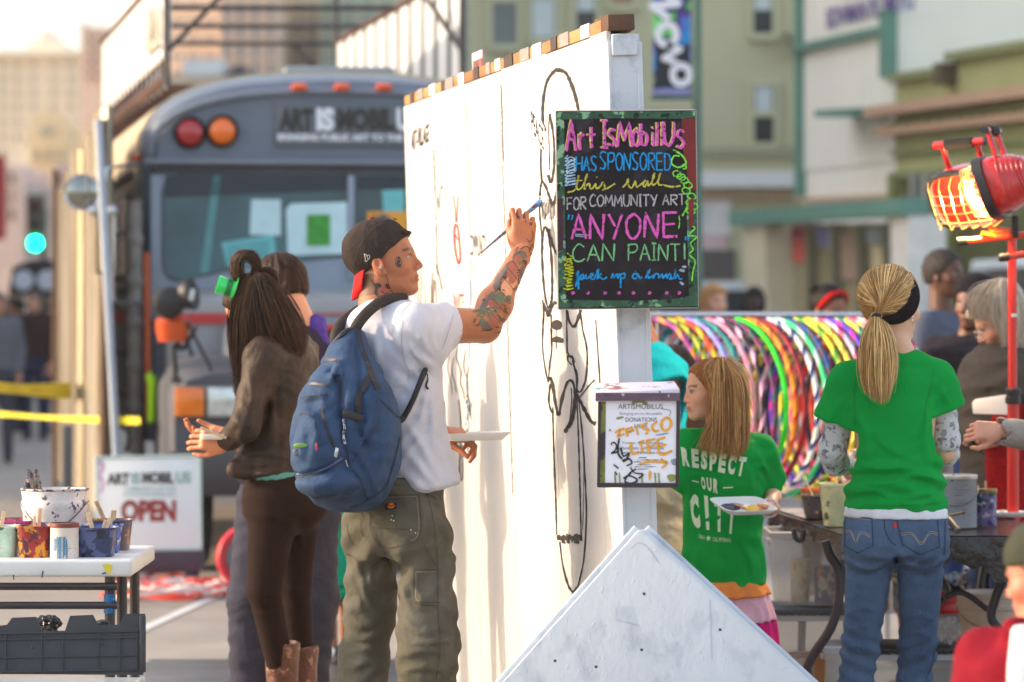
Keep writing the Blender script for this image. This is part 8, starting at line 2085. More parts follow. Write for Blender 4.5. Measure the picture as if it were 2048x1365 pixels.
w.cloth('leggings',[loft([(P(565,1030,D),l_*.150,f_*.13),(P(566,985,D),l_*.158,f_*.135),(P(562,940,D),l_*.135,f_*.11)],.03,2.2,.01),cap(P(548,1010,D-.06),J['knL'],.094,.060,.03),cap(J['knL'],P(560,1330,D-.06),.058,.048,.02),cap(P(592,1010,D+.08),J['knR'],.092,.058,.03),cap(J['knR'],P(602,1330,D+.1),.056,.046,.02),ell(tuple(P(600,1010,D)),(.085,.08,.09),.05)],leg_,.009,add_disp(fold_disp(.002,(.3,0,1),90,1.6,3),creases(D-.08,[([(500,1175),(530,1188),(560,1180)],.007,.008),([(504,1200),(532,1208),(560,1200)],.007,.008),([(510,1222),(540,1228),(566,1220)],.006,.008),([(512,1010),(545,1030),(590,1040)],.005,.010),([(580,1060),(600,1080),(590,1120)],.006,.010),([(572,1180),(592,1186),(612,1180)],.006,.008),([(576,1210),(594,1214),(612,1208)],.006,.008)])))
bt=mat('brown_boot_leather',(92,54,40),rough=.5,var=.35,vs=24,bump=.6,bs=50,blot=[(150,110,84)],bt=.60,bsc=30)
for q,xx,d2,yy in (('L',566,-.05,1284),('R',604,.10,1292)):
 a=P(xx-2,yy,D+d2);an=J['an'+q]
 w.cloth('boot',[loft([(Vector((an.x,an.y,.02)),l_*.045,f_*.06),(Vector((an.x,an.y,.12)),l_*.046,f_*.055),(Vector((a.x,a.y,.28)),l_*.056,f_*.058),(a,l_*.064,f_*.066)],.02,2,.006),cap((an.x,an.y,.04),tuple(Vector((an.x,an.y,.035))+f_*.15),.042,.034),sub(cap(a-Vector((0,0,.03)),a+Vector((0,0,.05)),.052),.004)],bt,.007)
hm=hair_mat('dark_brown_hair',(48,30,22));hs_=w.hair('long',hm,.005,.004)
H_=w.H
def G(pts):return [P(x,y,d) for x,y,d in pts]
strands('hair_strands',[G([(500,560,D-.09),(470,600,D-.10),(462,660,D-.06),(470,740,D-.05),(478,790,D-.06)]),G([(505,560,D-.1),(490,610,D-.115),(488,680,D-.11),(480,760,D-.1),(474,800,D-.1)]),G([(512,560,D-.1),(510,620,D-.12),(516,690,D-.12),(500,740,D-.12)]),G([(516,558,D-.1),(528,620,D-.12),(545,690,D-.12),(575,730,D-.1)]),G([(520,556,D-.09),(545,600,D-.11),(570,670,D-.11),(594,735,D-.09)]),G([(524,555,D-.08),(560,600,D-.08),(592,660,D-.08),(606,725,D-.07)]),G([(526,556,D-.02),(566,600,D-.0),(600,660,D-.02),(606,715,D-.03)])],hair_attr,hs_,1700,.0013,.014,BR_,4,wob=.006)
mb=MB();c=[(488,570),(472,548),(470,524),(484,510),(504,512),(514,530),(508,552),(494,566)]
mb.tube(catmull([P(x,y,D-.03-.02*(i%2)) for i,(x,y) in enumerate(c)],5,True),.019,10,closed=True);mb.build('bun',hm,w.root,smooth=True)
strands('bun_strands',[G([(494,575,D-.06),(468,545,D-.07),(474,512,D-.07),(504,508,D-.07),(518,535,D-.06),(510,560,D-.06)]),G([(500,572,D-.07),(478,545,D-.075),(480,520,D-.08),(502,518,D-.08),(512,536,D-.07),(506,560,D-.06)]),G([(505,575,D-.05),(482,556,D-.06),(470,530,D-.06),(486,506,D-.05),(512,520,D-.05),(520,560,D-.05)])],hair_attr,hs_,360,.0013,.008,BR_,9)
mb=MB();mb.tube(catmull([P(522,556,D-.05),P(532,540,D-.06),P(548,548,D-.05),P(552,566,D-.03)],4),.014,8);mb.build('hair_twist',hm,w.root,smooth=True)
hat=thing('mini_top_hat','tiny bright green plastic top hat clipped to the dark haired woman\'s bun','hat',tuple(P(462,576,D-.1)))
ax=Vector((-1,-.1,.32)).normalized();c0=P(470,580,D-.08);gp=mat('shiny_green_plastic',(20,200,90),rough=.15,coat=.8,var=.08)
mb=MB();mb.lathe(c0,[(0,-.002),(.046,-.002),(.048,.002),(.030,.004),(.028,.02),(.034,.062),(.032,.066),(0,.066)],24,ax);mb.build('hat_body',gp,hat,smooth=True,angle=40)
mb=MB();mb.lathe(c0,[(.0296,.012),(.0322,.032)],24,ax);mb.build('hat_band',mat('dark_green_band',(10,110,50),rough=.3),hat)
brh=thing('paint_brush','short pale paint brush in the hand of the dark haired woman','paint brush',tuple(P(430,870,D-.2)));mb=MB();mb.tube([P(402,856,D-.22),P(452,876,D-.2)],.005,8);mb.build('handle',mat('stick_wood'),brh,smooth=True)
tray('foam_tray','small white foam tray held by the dark haired woman',P(432,878,D-.13),Matrix.Rotation(R(170),4,'Z'),.10,.10,.018)
# ----------------------------------------------------------------- man behind her
m_=Body(578,14.4,118,1.76,'short haired man in dark jacket with purple collar behind the dark haired woman')
D=14.4;J=m_.J;J['neck']=P(600,662,D);J['shL']=P(548,712,D);J['shR']=P(646,716,D+.05);J['elL']=P(530,840,D+.05);J['wrL']=P(500,880,D+.2);J['elR']=P(660,850,D+.1);J['wrR']=P(610,890,D+.3)
J['hipL']=P(530,1010,D);J['knL']=P(500,1200,D-.04);J['anL']=P(498,1400,D);J['anL'].z=.09
J['hipR']=P(618,1010,D);J['knR']=P(632,1200,D-.02);J['anR']=P(612,1400,D+.05);J['anR'].z=.09
m_.head(P(558,578,D),140,-22,0,1.04,(206,150,122),neck_r=.060);m_.arms(('L',),h=.009);m_.core();m_.finish()
sh=m_.hair('short',hair_mat('brown_cropped_hair',(48,32,22),.6),.004,.002)
m_.top('jacket',fabric('dark_navy_jacket',(50,44,62)),'long',.88,1.15,.011,.005,3)
m_.cloth('collar',[cap(P(580,652,D+.02),P(632,650,D-.02),.034,.040,.02),cap(P(632,650,D-.02),P(650,690,D-.03),.030,.020,.02),sub(ell(tuple(P(596,640,D)),(.058,.058,.05)),.006)],fabric('purple_collar',(84,64,150)),.007,fold_disp(.004,(1,0,1),90,1.4,2))
m_.pants('jeans',fabric('charcoal_jeans',(58,58,72),var=.12),.99,(.105,.082,.075,.072),girth=1.12,fold=.006)
m_.shoes(mat('black_shoe',(30,30,34),rough=.5))
# ----------------------------------------------------------------- child in teal shorts
k=Body(690,16.8,130,1.28,'child in teal shorts half hidden behind the painter');D=16.8
k.J['anR']=P(690,1300,D);k.J['anR'].z=.07;k.J['knR']=P(688,1190,D);k.J['hipR']=P(686,1060,D)
k.head(k.T(.02,0,1.60),150,-10,0,.9,(150,96,66),child=.5);k.arms((),h=.01);k.core(.012);k.finish();k.hair('short',hair_mat('black_hair',(26,20,18)))
k.top('shirt',fabric('grey_kid_shirt',(120,124,130)));k.pants('shorts',fabric('teal_shorts',(20,150,116),var=.15),.98,(.12,.125,.06,.05),short=1.05,girth=1.2,fold=.007);k.shoes(mat('dark_sneaker',(48,46,54),rough=.6,blot=[(200,200,204)],bt=.58,bsc=30))
# ----------------------------------------------------------------- adult and child beyond the end of the wall
a_=Body(1290,14.9,100,1.66,'person in turquoise T-shirt and cream trousers mostly hidden behind the mural wall');D=14.9
J=a_.J;J['shR']=P(1296,712,D);J['elR']=P(1330,800,D-.05);J['wrR']=P(1352,880,D-.1);J['hipc']=P(1290,980,D)
a_.head(P(1262,600,D),100,-10,0,1.,(140,86,60));a_.arms(('R',),h=.008);a_.core();a_.finish();a_.hair('short',hair_mat('black_hair'))
a_.top('shirt',fabric('turquoise_tee',(20,172,190)),'short',.95,1.0,.009,.005,4);a_.pants('trousers',fabric('cream_trousers',(196,188,160)),.98,(.11,.085,.07,.06),girth=1.12);a_.shoes(mat('dark_sneaker'))
k=Body(1348,15.9,120,1.42,'boy with cropped dark hair and brown jacket seen beside the donation box');D=15.9
k.head(P(1342,748,D),130,-5,0,.94,(120,74,52),child=.5);k.arms(('R',),h=.01);k.core();k.finish();k.hair('short',hair_mat('dark_cropped_hair',(58,40,32),.4),.004,.002)
k.top('jacket',fabric('brown_kid_jacket',(84,58,46)),'long',.80,1.1,.012,.006,6);k.pants('trousers',fabric('dark_brown_trousers',(52,38,34)),.98,(.10,.08,.07,.06));k.shoes(mat('dark_sneaker'))
# ----------------------------------------------------------------- the girl
g_=Body(1446,13.2,-118,1.36,'girl with long light brown hair in green RESPECT OUR CITY T-shirt');D=13.2
J=g_.J;J['neck']=P(1442,858,D);J['shL']=P(1520,905,D+.02);J['elL']=P(1556,1000,D+.02);J['wrL']=P(1538,1018,D-.20)
J['shR']=P(1378,892,D-.02);J['elR']=P(1384,985,D+.06);J['wrR']=P(1392,1060,D+.10)
J['elL']=P(1546,985,D+.10)
GS=(226,170,138)
g_.head(P(1418,782,D),-166,-3,0,.87,GS,fem=.6,child=1.,neck_r=.052,brow=(.16,.09,.05),iris=(.08,.06,.04),h=.003)
g_.arms(('L','R'),r=(.040,.034,.032,.024),h=.004,pose={'L':(Vector((-.85,-.45,-.02)),Vector((0,0,-1)),((8,12,10),)*4,(40,10,-10)),'Lside':-1,'R':(Vector((0,-.2,-1)),Vector((0,-1,0)),((20,20,20),)*4,(30,10,10))})
g_.core();g_.finish()
kg=fabric('kelly_green_cotton',(10,152,60),var=.06,vs=8,bump=.25,bs=34)
f_,l_=g_.f,g_.l
gs_=[loft([(P(1447,1172,D),l_*.148,f_*.115),(P(1446,1080,D),l_*.140,f_*.110),(P(1446,1000,D),l_*.140,f_*.108),(P(1447,930,D),l_*.145,f_*.10),(P(1446,886,D),l_*.125,f_*.085),(P(1442,856,D),l_*.058,f_*.05)],.03,2.3,.012),cap(P(1460,882,D),J['shL'],.042,.056,.03),cap(J['shL'],P(1534,960,D+.06),.058,.066,.03),cap(P(1425,880,D),J['shR'],.042,.055,.03),cap(J['shR'],P(1366,950,D-.03),.055,.062,.03)]
dS=(P(1546,985,D+.10)-Vector(J['shL'])).normalized();e0=P(1540,972,D+.07)
gs_+=[sub(cap(e0,e0+dS*.15,.046),.004),cap_cut(e0+dS*.006,dS,.10),sub(ell(tuple(P(1440,846,D-.01)),(.052,.052,.035)),.006)]
gsh=g_.cloth('shirt',gs_,kg,.006,add_disp(fold_disp(.004,(.8,.2,.6),46,1.3,2),fold_disp(.003,(.4,0,1),60,1.5,7),creases(D-.1,[([(1500,930),(1504,980),(1500,1040)],.009,.011),([(1480,1080),(1500,1120),(1505,1165)],.008,.012),([(1400,1090),(1392,1130),(1396,1165)],.008,.012),([(1430,1100),(1440,1140),(1436,1170)],.007,.011),([(1516,900),(1528,930),(1540,950)],.007,.010),([(1372,950),(1380,1000),(1374,1050)],.008,.012),([(1506,920),(1498,940)],-.007,.010)])))
mp_g=ray_mapper([gsh],.0045);wpr=mat('pale_print',(216,232,196),rough=.7,var=.06,vs=40)
def gtext(s,quad,bold=.04,sub_=1):
 tl,tr,br,bl=[Vector(q) for q in quad]
 def place(u,v):p=tl.lerp(tr,u+.5).lerp(bl.lerp(br,u+.5),.5-v);return mp_g(p.x,p.y)
 n=len(s)
 for i,c in enumerate(s):
  if c==' ':continue
  a,b=(i+.06)/n,(i+.94)/n
  q=(tl.lerp(tr,a),tl.lerp(tr,b),bl.lerp(br,b),bl.lerp(br,a))
  def pl_(u,v,q=q):p=q[0].lerp(q[1],u+.5).lerp(q[3].lerp(q[2],u+.5),.5-v);return mp_g(p.x,p.y)
  text_obj('letter',c,wpr,gsh,pl_,w=.86 if c not in 'I.' else.34,h=1,bold=bold if c!='.' else 0)
gtext('RESPECT',((1360,894),(1496,916),(1488,954),(1364,932)),.06)
gtext('OUR',((1398,952),(1440,960),(1438,988),(1404,978)),.06)
gtext('CITY',((1374,986),(1478,1002),(1472,1070),(1384,1054)),.07)
mk=Marks(mp_g);mk.stroke([(1383,961),(1397,964)],2.4,smooth=False,jit=0);mk.stroke([(1447,976),(1466,975)],2.4,smooth=False,jit=0)
star=[(1418+(6 if i%2==0 else 2.5)*math.sin(i*math.pi/5),1077-(6 if i%2==0 else 2.5)*math.cos(i*math.pi/5)) for i in range(10)];mk.blob(star,smooth=False);mk.build('print',wpr,gsh)
gtext('CALIFORNIA',((1426,1075),(1462,1077),(1462,1085),(1426,1083)),.02);gtext('OAK.',((1399,1068),(1411,1072),(1411,1081),(1399,1076)),.02)
pk=fabric('pink_skirt',(226,168,180));
def skirt(y0,y1,x0,x1,nm,m,wx0,wx1):g_.cloth(nm,[loft([(P((x0+x1)/2+wx1,y1,D),Vector((1,0,0))*((x1-x0)/2+14)/F*D,Vector((0,1,0))*.15),(P((x0+x1)/2+wx0,y0,D),Vector((1,0,0))*((x1-x0)/2)/F*D,Vector((0,1,0))*.13)],.01,2.2,.004)],m,.007,fold_disp(.006,(1,.3,.12),75,1.0,3))
skirt(1160,1194,1374,1526,'orange_band',fabric('orange_band',(240,140,70)),0,2);skirt(1190,1246,1372,1532,'pink_tier',pk,2,6);skirt(1243,1420,1372,1545,'magenta_tier',fabric('magenta_tier',(214,30,110)),6,14)
g_.shoes(mat('white_kid_shoe',(220,220,220)))
HL=[(.46,.21,.065),(.66,.33,.105),(.26,.115,.04),(.88,.50,.19)]
hm2=hair_mat('light_brown_hair',(150,96,52),.35);hs2=g_.hair('long',hm2,.004,.003)
def gd(pts):return [P(x,y,D+d) for x,y,d in pts]
strands('hair_strands',[gd([(1425,722,-.04),(1410,742,-.08),(1426,780,-.10),(1424,840,-.12),(1402,880,-.14),(1388,908,-.14)]),gd([(1432,720,-.05),(1420,745,-.09),(1430,800,-.11),(1430,860,-.13),(1410,912,-.14)]),gd([(1438,720,-.06),(1432,760,-.10),(1430,830,-.12),(1428,890,-.135),(1420,915,-.135)]),gd([(1442,719,-.06),(1448,760,-.105),(1450,830,-.125),(1448,890,-.14),(1442,920,-.14)]),gd([(1446,720,-.05),(1464,760,-.10),(1468,830,-.12),(1466,890,-.14),(1462,925,-.14)]),gd([(1450,721,-.04),(1478,760,-.09),(1484,830,-.105),(1484,890,-.12),(1482,920,-.12)]),gd([(1450,722,-.0),(1486,765,-.05),(1494,830,-.06),(1496,880,-.09),(1492,905,-.10)])],hair_attr,hs2,1500,.0012,.0075,HL,14,wob=.003)
strands('stray_hairs',[gd([(1440,722,-.0),(1476,726,-.0),(1500,770,-.02),(1504,820,-.02)]),gd([(1450,722,0),(1490,740,-.02),(1508,800,-.03),(1530,860,-.05)]),gd([(1460,722,0),(1496,770,-.03),(1500,840,-.06),(1536,870,-.06)])],hair_attr,hs2,34,.0008,.014,[(.62,.36,.16)],15,wob=.012)
mb=MB();q=J['wrL'];ax_=(Vector(J['wrL'])-Vector(J['elL'])).normalized()
u_=ax_.cross(Vector((0,0,1))).normalized();v_=ax_.cross(u_)
for off in (0,.012):
 mb.tube([q-ax_*(.01+off)+(u_*math.cos(t)+v_*math.sin(t))*.029 for t in [i*math.pi/10 for i in range(20)]],.005,6,closed=True)
mb.build('bracelet',mat('beaded_bracelet',(226,206,206),rough=.4,var=.3,vs=160),g_.root,smooth=True)
r_,Mt=tray('foam_tray','foam tray with navy and yellow paint held by the girl',P(1486,1018,D-.28),Matrix.Rotation(R(28),4,'Z')@Matrix.Rotation(R(16),4,'X'),.20,.145,.018)
def on_tray(pts,m,n,z):mb=MB();mb.prism([Mt@Vector((a,b,z)) for a,b in pts],(Mt.to_3x3()@Vector((0,0,.002))));return mb.build(n,m,r_)
on_tray([(-.085,.02),(-.05,.045),(0,.05),(.02,.03),(0,.01),(-.02,-.01),(-.05,-.02),(-.07,0)],mat('navy_wet_paint',(30,44,84),rough=.2,var=.3,vs=60,bump=.6,bs=60),'navy_paint',.002)
on_tray([(.0,-.01),(.02,.01),(.05,.03),(.075,.02),(.06,-.01),(.07,-.03),(.03,-.035),(.01,-.03)],mat('yellow_wet_paint',(236,190,40),rough=.2,var=.15,vs=60,bump=.6,bs=60),'yellow_paint',.0025)
# ----------------------------------------------------------------- blonde woman
b_=Body(1788,12.45,84,1.68,'woman with blonde ponytail in green T-shirt and jeans, seen from behind');D=12.45
J=b_.J;J['neck']=P(1797,706,D);J['hipc']=P(1790,1040,D)
J['shL']=P(1700,756,D);J['elL']=P(1666,902,D+.06);J['wrL']=P(1690,930,D+.30)
J['shR']=P(1868,752,D);J['elR']=P(1890,905,D+.05);J['wrR']=P(1872,915,D+.30)
J['hipL']=P(1744,1080,D);J['knL']=P(1712,1320,D);J['anL']=P(1700,1600,D);J['anL'].z=.09
J['hipR']=P(1838,1080,D);J['knR']=P(1826,1320,D+.03);J['anR']=P(1826,1600,D);J['anR'].z=.09
b_.head(P(1783,612,D),42,-2,0,1.02,(232,180,146),fem=1.,neck_r=.048,h=.0035)
b_.arms(('L','R'),r=(.032,.032,.030,.025),h=.007);b_.core();b_.finish()
f_,l_=b_.f,b_.l;sx=Vector((1,0,0));sy=Vector((0,1,0))
def bl(x0,x1,y,dp,d=0.):return (P((x0+x1)/2,y,D+d),sx*((x1-x0)/2/F*D),sy*dp)
bs__=[loft([bl(1689,1896,1022,.125),bl(1694,1892,985,.120),bl(1700,1884,930,.115),bl(1694,1880,870,.115),bl(1682,1884,810,.112),bl(1684,1880,765,.098),bl(1730,1856,722,.070),bl(1762,1832,700,.055)],.03,2.4,.012),cap(P(1742,742,D),P(1696,764,D),.050,.056,.03),cap(P(1696,764,D),P(1672,838,D+.02),.062,.072,.03),cap(P(1840,738,D),P(1872,760,D),.050,.056,.03),cap(P(1872,760,D),P(1888,812,D+.02),.062,.072,.03)]
for q,e,dd in (('L',P(1672,846,D+.02),Vector((-.25,.05,-1))),('R',P(1890,820,D+.02),Vector((.15,.05,-1)))):
 dd.normalize();bs__+=[sub(cap(e,e+dd*.15,.058,.060),.004),cap_cut(e+dd*.004,dd+Vector((.18 if q=='R' else -.1,0,0)),.12)]
bs__+=[sub(ell(tuple(P(1798,690,D-.01)),(.054,.052,.040)),.006)]
def bf_(X,Y,Z):
 zl=P(0,960,D).z;return.006*np.sin((Z+.12*X)*100+2*np.sin(X*14))*np.exp(-((Z-zl)/.07)**2)
bsh=b_.cloth('shirt',bs__,kg,.0065,add_disp(fold_disp(.0035,(.5,.1,.9),50,1.4,1),fold_disp(.003,(.9,.1,-.5),46,1.5,5),bf_,creases(D-.05,[([(1692,990),(1740,980),(1800,996),(1880,975)],.009,.010),([(1700,955),(1750,965),(1830,950),(1882,958)],.008,.010),([(1712,925),(1760,938),(1810,930)],.007,.010),([(1712,830),(1730,870),(1728,930)],.008,.012),([(1858,812),(1846,860),(1850,920)],.008,.012),([(1868,770),(1858,800),(1850,830)],-.003,.010),([(1706,772),(1712,810),(1712,850)],-.003,.010),([(1684,800),(1664,830),(1650,850)],.006,.010),([(1880,780),(1900,810)],.006,.010),([(1740,860),(1780,900),(1850,930)],.005,.012),([(1760,1000),(1830,1006),(1880,1000)],.006,.009)])))
mk=Marks(ray_mapper([bsh],.001));mk.stroke([(1866,742),(1860,780),(1852,810),(1850,850)],1.2);mk.stroke([(1712,756),(1708,800),(1712,850)],1.2);mk.stroke([(1692,1006),(1790,1012),(1894,1006)],1.0);mk.build('seam',mat('dark_green_seam',(6,90,36)),bsh)
b_.cloth('undershirt_hem',[loft([bl(1688,1896,1036,.128),bl(1690,1895,1012,.122)],.02,2.4,.004)],fabric('white_undershirt',(226,224,228)),.007,fold_disp(.002,(1,0,.2),90,1,3))
pat=mat('patterned_white_sleeve',(206,204,204),rough=.85,var=.08,vs=30,bump=.3,bs=40,blot=[(120,122,128),(150,150,154)],bt=.57,bsc=34)
for q,pts in (('L',[P(1680,836,D+.02),P(1664,900,D+.05),P(1672,926,D+.12),P(1692,930,D+.28)]),('R',[P(1886,816,D+.02),P(1892,880,D+.04),P(1892,906,D+.10),P(1872,915,D+.28)])):
 v,f=sdf_mesh([cap(a,b,r0,r1,.02) for (a,b),(r0,r1) in zip(zip(pts[:-1],pts[1:]),((.046,.044),(.044,.042),(.040,.032)))],.006,add_disp(fold_disp(.004,(.2,.2,1),110,1.5,3)));mesh_obj('long_sleeve',v,f,pat,b_.root,True)
den=mat('blue_denim',(56,71,94),rough=.85,var=.22,vs=5,bump=.45,bs=150,col2=(84,103,128),stretch=(1,1,.45),spec=.2)
jn=[loft([bl(1688,1893,1110,.130),bl(1684,1897,1075,.132),bl(1690,1894,1040,.122),bl(1694,1892,1022,.112)],.03,2.5,.008),cap(P(1742,1100,D-.01),P(1722,1290,D),.080,.058,.025),cap(P(1722,1290,D),P(1704,1420,D+.02),.057,.060,.03),cap(P(1704,1420,D),P(1700,1590,D),.062,.070,.03),cap(P(1842,1100,D-.01),P(1836,1290,D+.02),.080,.058,.025),cap(P(1836,1290,D+.02),P(1822,1420,D+.03),.057,.060,.03),cap(P(1822,1420,D+.03),P(1822,1590,D),.062,.070,.03),ell(tuple(P(1740,1086,D-.055)),(.078,.075,.085),.03),ell(tuple(P(1844,1086,D-.055)),(.078,.075,.085),.03)]
def cro(X,Y,Z):
 zc=P(0,1130,D).z;zk=P(0,1300,D).z
 return.0045*np.sin((Z-.5*np.abs(X-P(1792,0,D).x))*120+np.sin(X*30))*(np.exp(-((Z-zc)/.045)**2)+1.1*np.exp(-((Z-zk)/.10)**2))
jean=b_.cloth('jeans',jn,den,.006,add_disp(fold_disp(.0025,(.3,0,1),90,1.4,2),cro,creases(D-.05,[([(1688,1118),(1720,1136),(1765,1128),(1788,1105)],.009,.010),([(1892,1112),(1850,1134),(1810,1126),(1796,1104)],.009,.010),([(1700,1150),(1740,1150),(1780,1128)],-.008,.010),([(1880,1148),(1840,1152),(1804,1134)],-.008,.010),([(1696,1225),(1730,1215),(1762,1226)],.007,.009),([(1690,1262),(1726,1252),(1756,1262)],.008,.009),([(1690,1300),(1720,1290),(1750,1300)],.007,.009),([(1808,1240),(1840,1230),(1868,1242)],.007,.009),([(1802,1278),(1840,1266),(1864,1278)],.008,.009),([(1800,1320),(1836,1308),(1862,1322)],.007,.009),([(1792,1040),(1794,1100)],-.006,.008)])));b_.shoes(mat('dark_sneaker'))
mj=ray_mapper([jean],.0015);mk=Marks(mj);sty=mat('denim_stitch_dark',(34,46,68),rough=.9)
for q in ([(1690,1032),(1744,1038)],[(1744,1038),(1746,1092),(1716,1106),(1690,1092),(1690,1036)],[(1790,1034),(1874,1032)],[(1874,1032),(1879,1094),(1840,1110),(1806,1090),(1792,1036)],[(1768,1028),(1770,1060),(1782,1084),(1792,1090)],[(1890,1040),(1888,1130),(1880,1230),(1866,1320),(1850,1365)]):mk.stroke(q,1.6,smooth=len(q)>2 and q[0][0] not in (1744,1874))
mk.build('stitching',sty,jean)
mk=Marks(mj);tan=mat('denim_stitch_tan',(170,150,130),rough=.9)
for q in ([(1690,1062),(1702,1062),(1712,1082),(1722,1064),(1742,1072)],[(1800,1068),(1824,1066),(1842,1086),(1860,1064),(1876,1068)],[(1690,1066),(1702,1066),(1712,1086),(1722,1068),(1742,1076)],[(1800,1072),(1824,1070),(1842,1090),(1860,1068),(1876,1072)],[(1692,1035),(1742,1041)],[(1794,1037),(1872,1035)]):mk.stroke(q,1.0)
mk.build('stitching',tan,jean)
mk=Marks(ray_mapper([jean],.003));mk.blob([(1787,1046),(1793,1046),(1793,1056),(1787,1056)],smooth=False);mk.build('red_tab',mat('red_tab_cloth',(196,30,36)),jean)
bh=hair_mat('blonde_hair',(172,128,74),.35,.5);HB=[(.62,.34,.11),(.74,.45,.17),(.36,.18,.06),(.95,.66,.30)]
hb=b_.hair('back',bh,.004,.005)
tie=P(1752,633,D-.10)
gl_=[];bMi=b_.M.inverted()
def onhead(p):
 q=bMi@p-Vector((-.016,0,.032));k=math.sqrt((q.x/.113)**2+(q.y/.093)**2+(q.z/.102)**2)
 return b_.M@(q*(1.0/k)+Vector((-.016,0,.032)))
for x,y,dd in ((1738,600,-.06),(1742,575,-.07),(1752,556,-.07),(1768,547,-.06),(1790,546,-.05),(1808,555,-.06),(1818,575,-.08),(1822,600,-.09),(1812,625,-.10),(1795,645,-.10),(1775,650,-.10)):
 a=P(x,y,D+dd*.6);gl_.append([onhead(a.lerp(tie,t)+Vector((0,-.05*math.sin(math.pi*t),0))) for t in (0,.2,.4,.6,.8)]+[tie])
strands('pulled_back_hair',gl_,hair_attr,hb,2600,.0014,.004,HB,21,clump=.9,wob=.0012,tipfade=.1)
def gb(pts):return [P(x,y,D+d) for x,y,d in pts]
strands('ponytail',[gb([(1750,632,-.10),(1728,680,-.15),(1722,740,-.16),(1730,785,-.16)]),gb([(1752,632,-.105),(1740,690,-.17),(1738,750,-.18),(1745,800,-.175)]),gb([(1754,632,-.105),(1756,690,-.175),(1756,750,-.185),(1762,812,-.18)]),gb([(1756,632,-.10),(1772,690,-.165),(1776,750,-.17),(1772,806,-.17)]),gb([(1757,632,-.10),(1784,680,-.14),(1790,740,-.15),(1776,790,-.155)])],hair_attr,hb,1500,.0013,.008,HB,22,clump=.35,wob=.002)
mb=MB();mb.tube([P(1744,633,D-.105),P(1752,630,D-.12),P(1760,632,D-.115),P(1758,640,D-.11),P(1748,640,D-.105)],.0075,8,closed=True);mb.build('hair_tie',mat('black_elastic',(24,18,20)),b_.root,smooth=True)
hbm=fabric('black_headband_cloth',(36,26,28),rough=.9)
pth=[P(1817,552,D-.02),P(1828,572,D-.05),P(1829,596,D-.075),P(1820,618,D-.09),P(1802,634,D-.105),P(1782,640,D-.115),P(1762,638,D-.118)]
ps=catmull(pth,6);mb=MB();rings=[]
for i,p in enumerate(ps):
 t=i/(len(ps)-1);tg=(ps[min(i+1,len(ps)-1)]-ps[max(0,i-1)]).normalized();ctr=b_.M.translation;n_=(p-ctr).normalized();sd=tg.cross(n_).normalized()*(.005+.017*math.sin(math.pi*min(1,t*.95+.05))**.7)
 rings.append([p+sd+n_*.004,p+sd*.5+n_*.0075,p-sd*.5+n_*.0075,p-sd+n_*.004,p-sd-n_*.006,p+sd-n_*.006])
mb.loft(rings);mb.build('headband',hbm,b_.root,smooth=True,angle=70)
q=P(1826,634,D-.085);mb=MB();mb.lathe(q,[(.0,-.005),(.005,0),(0,.005)],10);
for zoff in (0,-.011):mb.lathe(q+Vector((-.002,0,zoff)),[(0,-.0045),(.0042,-.002),(.0042,.002),(0,.0045)],10)
mb.build('pearl_earring',mat('pearl',(240,234,226),rough=.15),b_.root,smooth=True)
# ----------------------------------------------------------------- older woman
o_=Body(2000,15.2,-160,1.66,'older woman with blonde grey bob and glasses in olive grey jacket');D=15.2
J=o_.J;J['neck']=P(2036,715,D);J['shL']=P(2066,765,D-.05);J['shR']=P(1952,775,D+.14);J['elR']=P(1916,860,D+.05);J['wrR']=P(1968,880,D-.15);J['elL']=P(2075,880,D-.1);J['wrL']=P(2060,830,D-.2)
o_.head(P(1998,642,D),-172,-30,0,1.02,(214,158,130),fem=.8,neck_r=.052,h=.004,brow=(.35,.25,.18));o_.arms(('R',),h=.008);o_.core();o_.finish()
gh=hair_mat('blonde_grey_hair',(206,190,160),.25);hg_=o_.hair('bob',gh,.004,.006)
HG=[(.75,.62,.42),(.62,.55,.46),(.55,.52,.50),(.82,.72,.55)]
def go(pts):return [P(x,y,D+d) for x,y,d in pts]
strands('hair_strands',[go([(1990,566,-.05),(1955,580,-.06),(1938,605,-.06),(1938,640,-.05)]),go([(1995,564,-.07),(1966,584,-.09),(1954,610,-.10),(1955,642,-.09)]),go([(2000,562,-.09),(1986,584,-.12),(1978,612,-.12),(1982,650,-.11)]),go([(2004,562,-.10),(2004,590,-.13),(2004,640,-.13),(2010,690,-.11)]),go([(2010,562,-.10),(2012,600,-.13),(2010,650,-.13),(2004,700,-.11)]),go([(2020,564,-.09),(2034,600,-.12),(2036,660,-.12),(2024,712,-.10)]),go([(2030,570,-.06),(2052,610,-.09),(2054,670,-.09),(2044,715,-.08)])],hair_attr,hg_,1100,.0014,.010,HG,31,wob=.004)
mb=MB()
gc=[H2 for H2 in ()]
for sy_ in (-.032,.032):
 mb.tube([o_.H(.098+.0*math.cos(t),sy_+.021*math.cos(t),-.006+.016*math.sin(t)) for t in [i*math.pi/8 for i in range(16)]],.0012,6,closed=True)
mb.tube([o_.H(.098,-.053,0),o_.H(.05,-.076,.0),o_.H(-.0,-.082,.0)],.0014,6);mb.tube([o_.H(.098,.053,0),o_.H(.05,.076,.0),o_.H(0,.082,0)],.0014,6);mb.tube([o_.H(.099,-.011,0),o_.H(.101,0,.003),o_.H(.099,.011,0)],.0014,6)
mb.build('glasses',mat('silver_bud'),o_.root,smooth=True)
o_.top('jacket',fabric('olive_grey_jacket',(76,70,64),var=.12),'long',.70,1.25,.010,.006,5,r=(.072,.066,.058,.046))
mb=MB();red_l=fabric('red_lace',(150,16,22),var=.35,vs=60,bump=.9,bs=90)
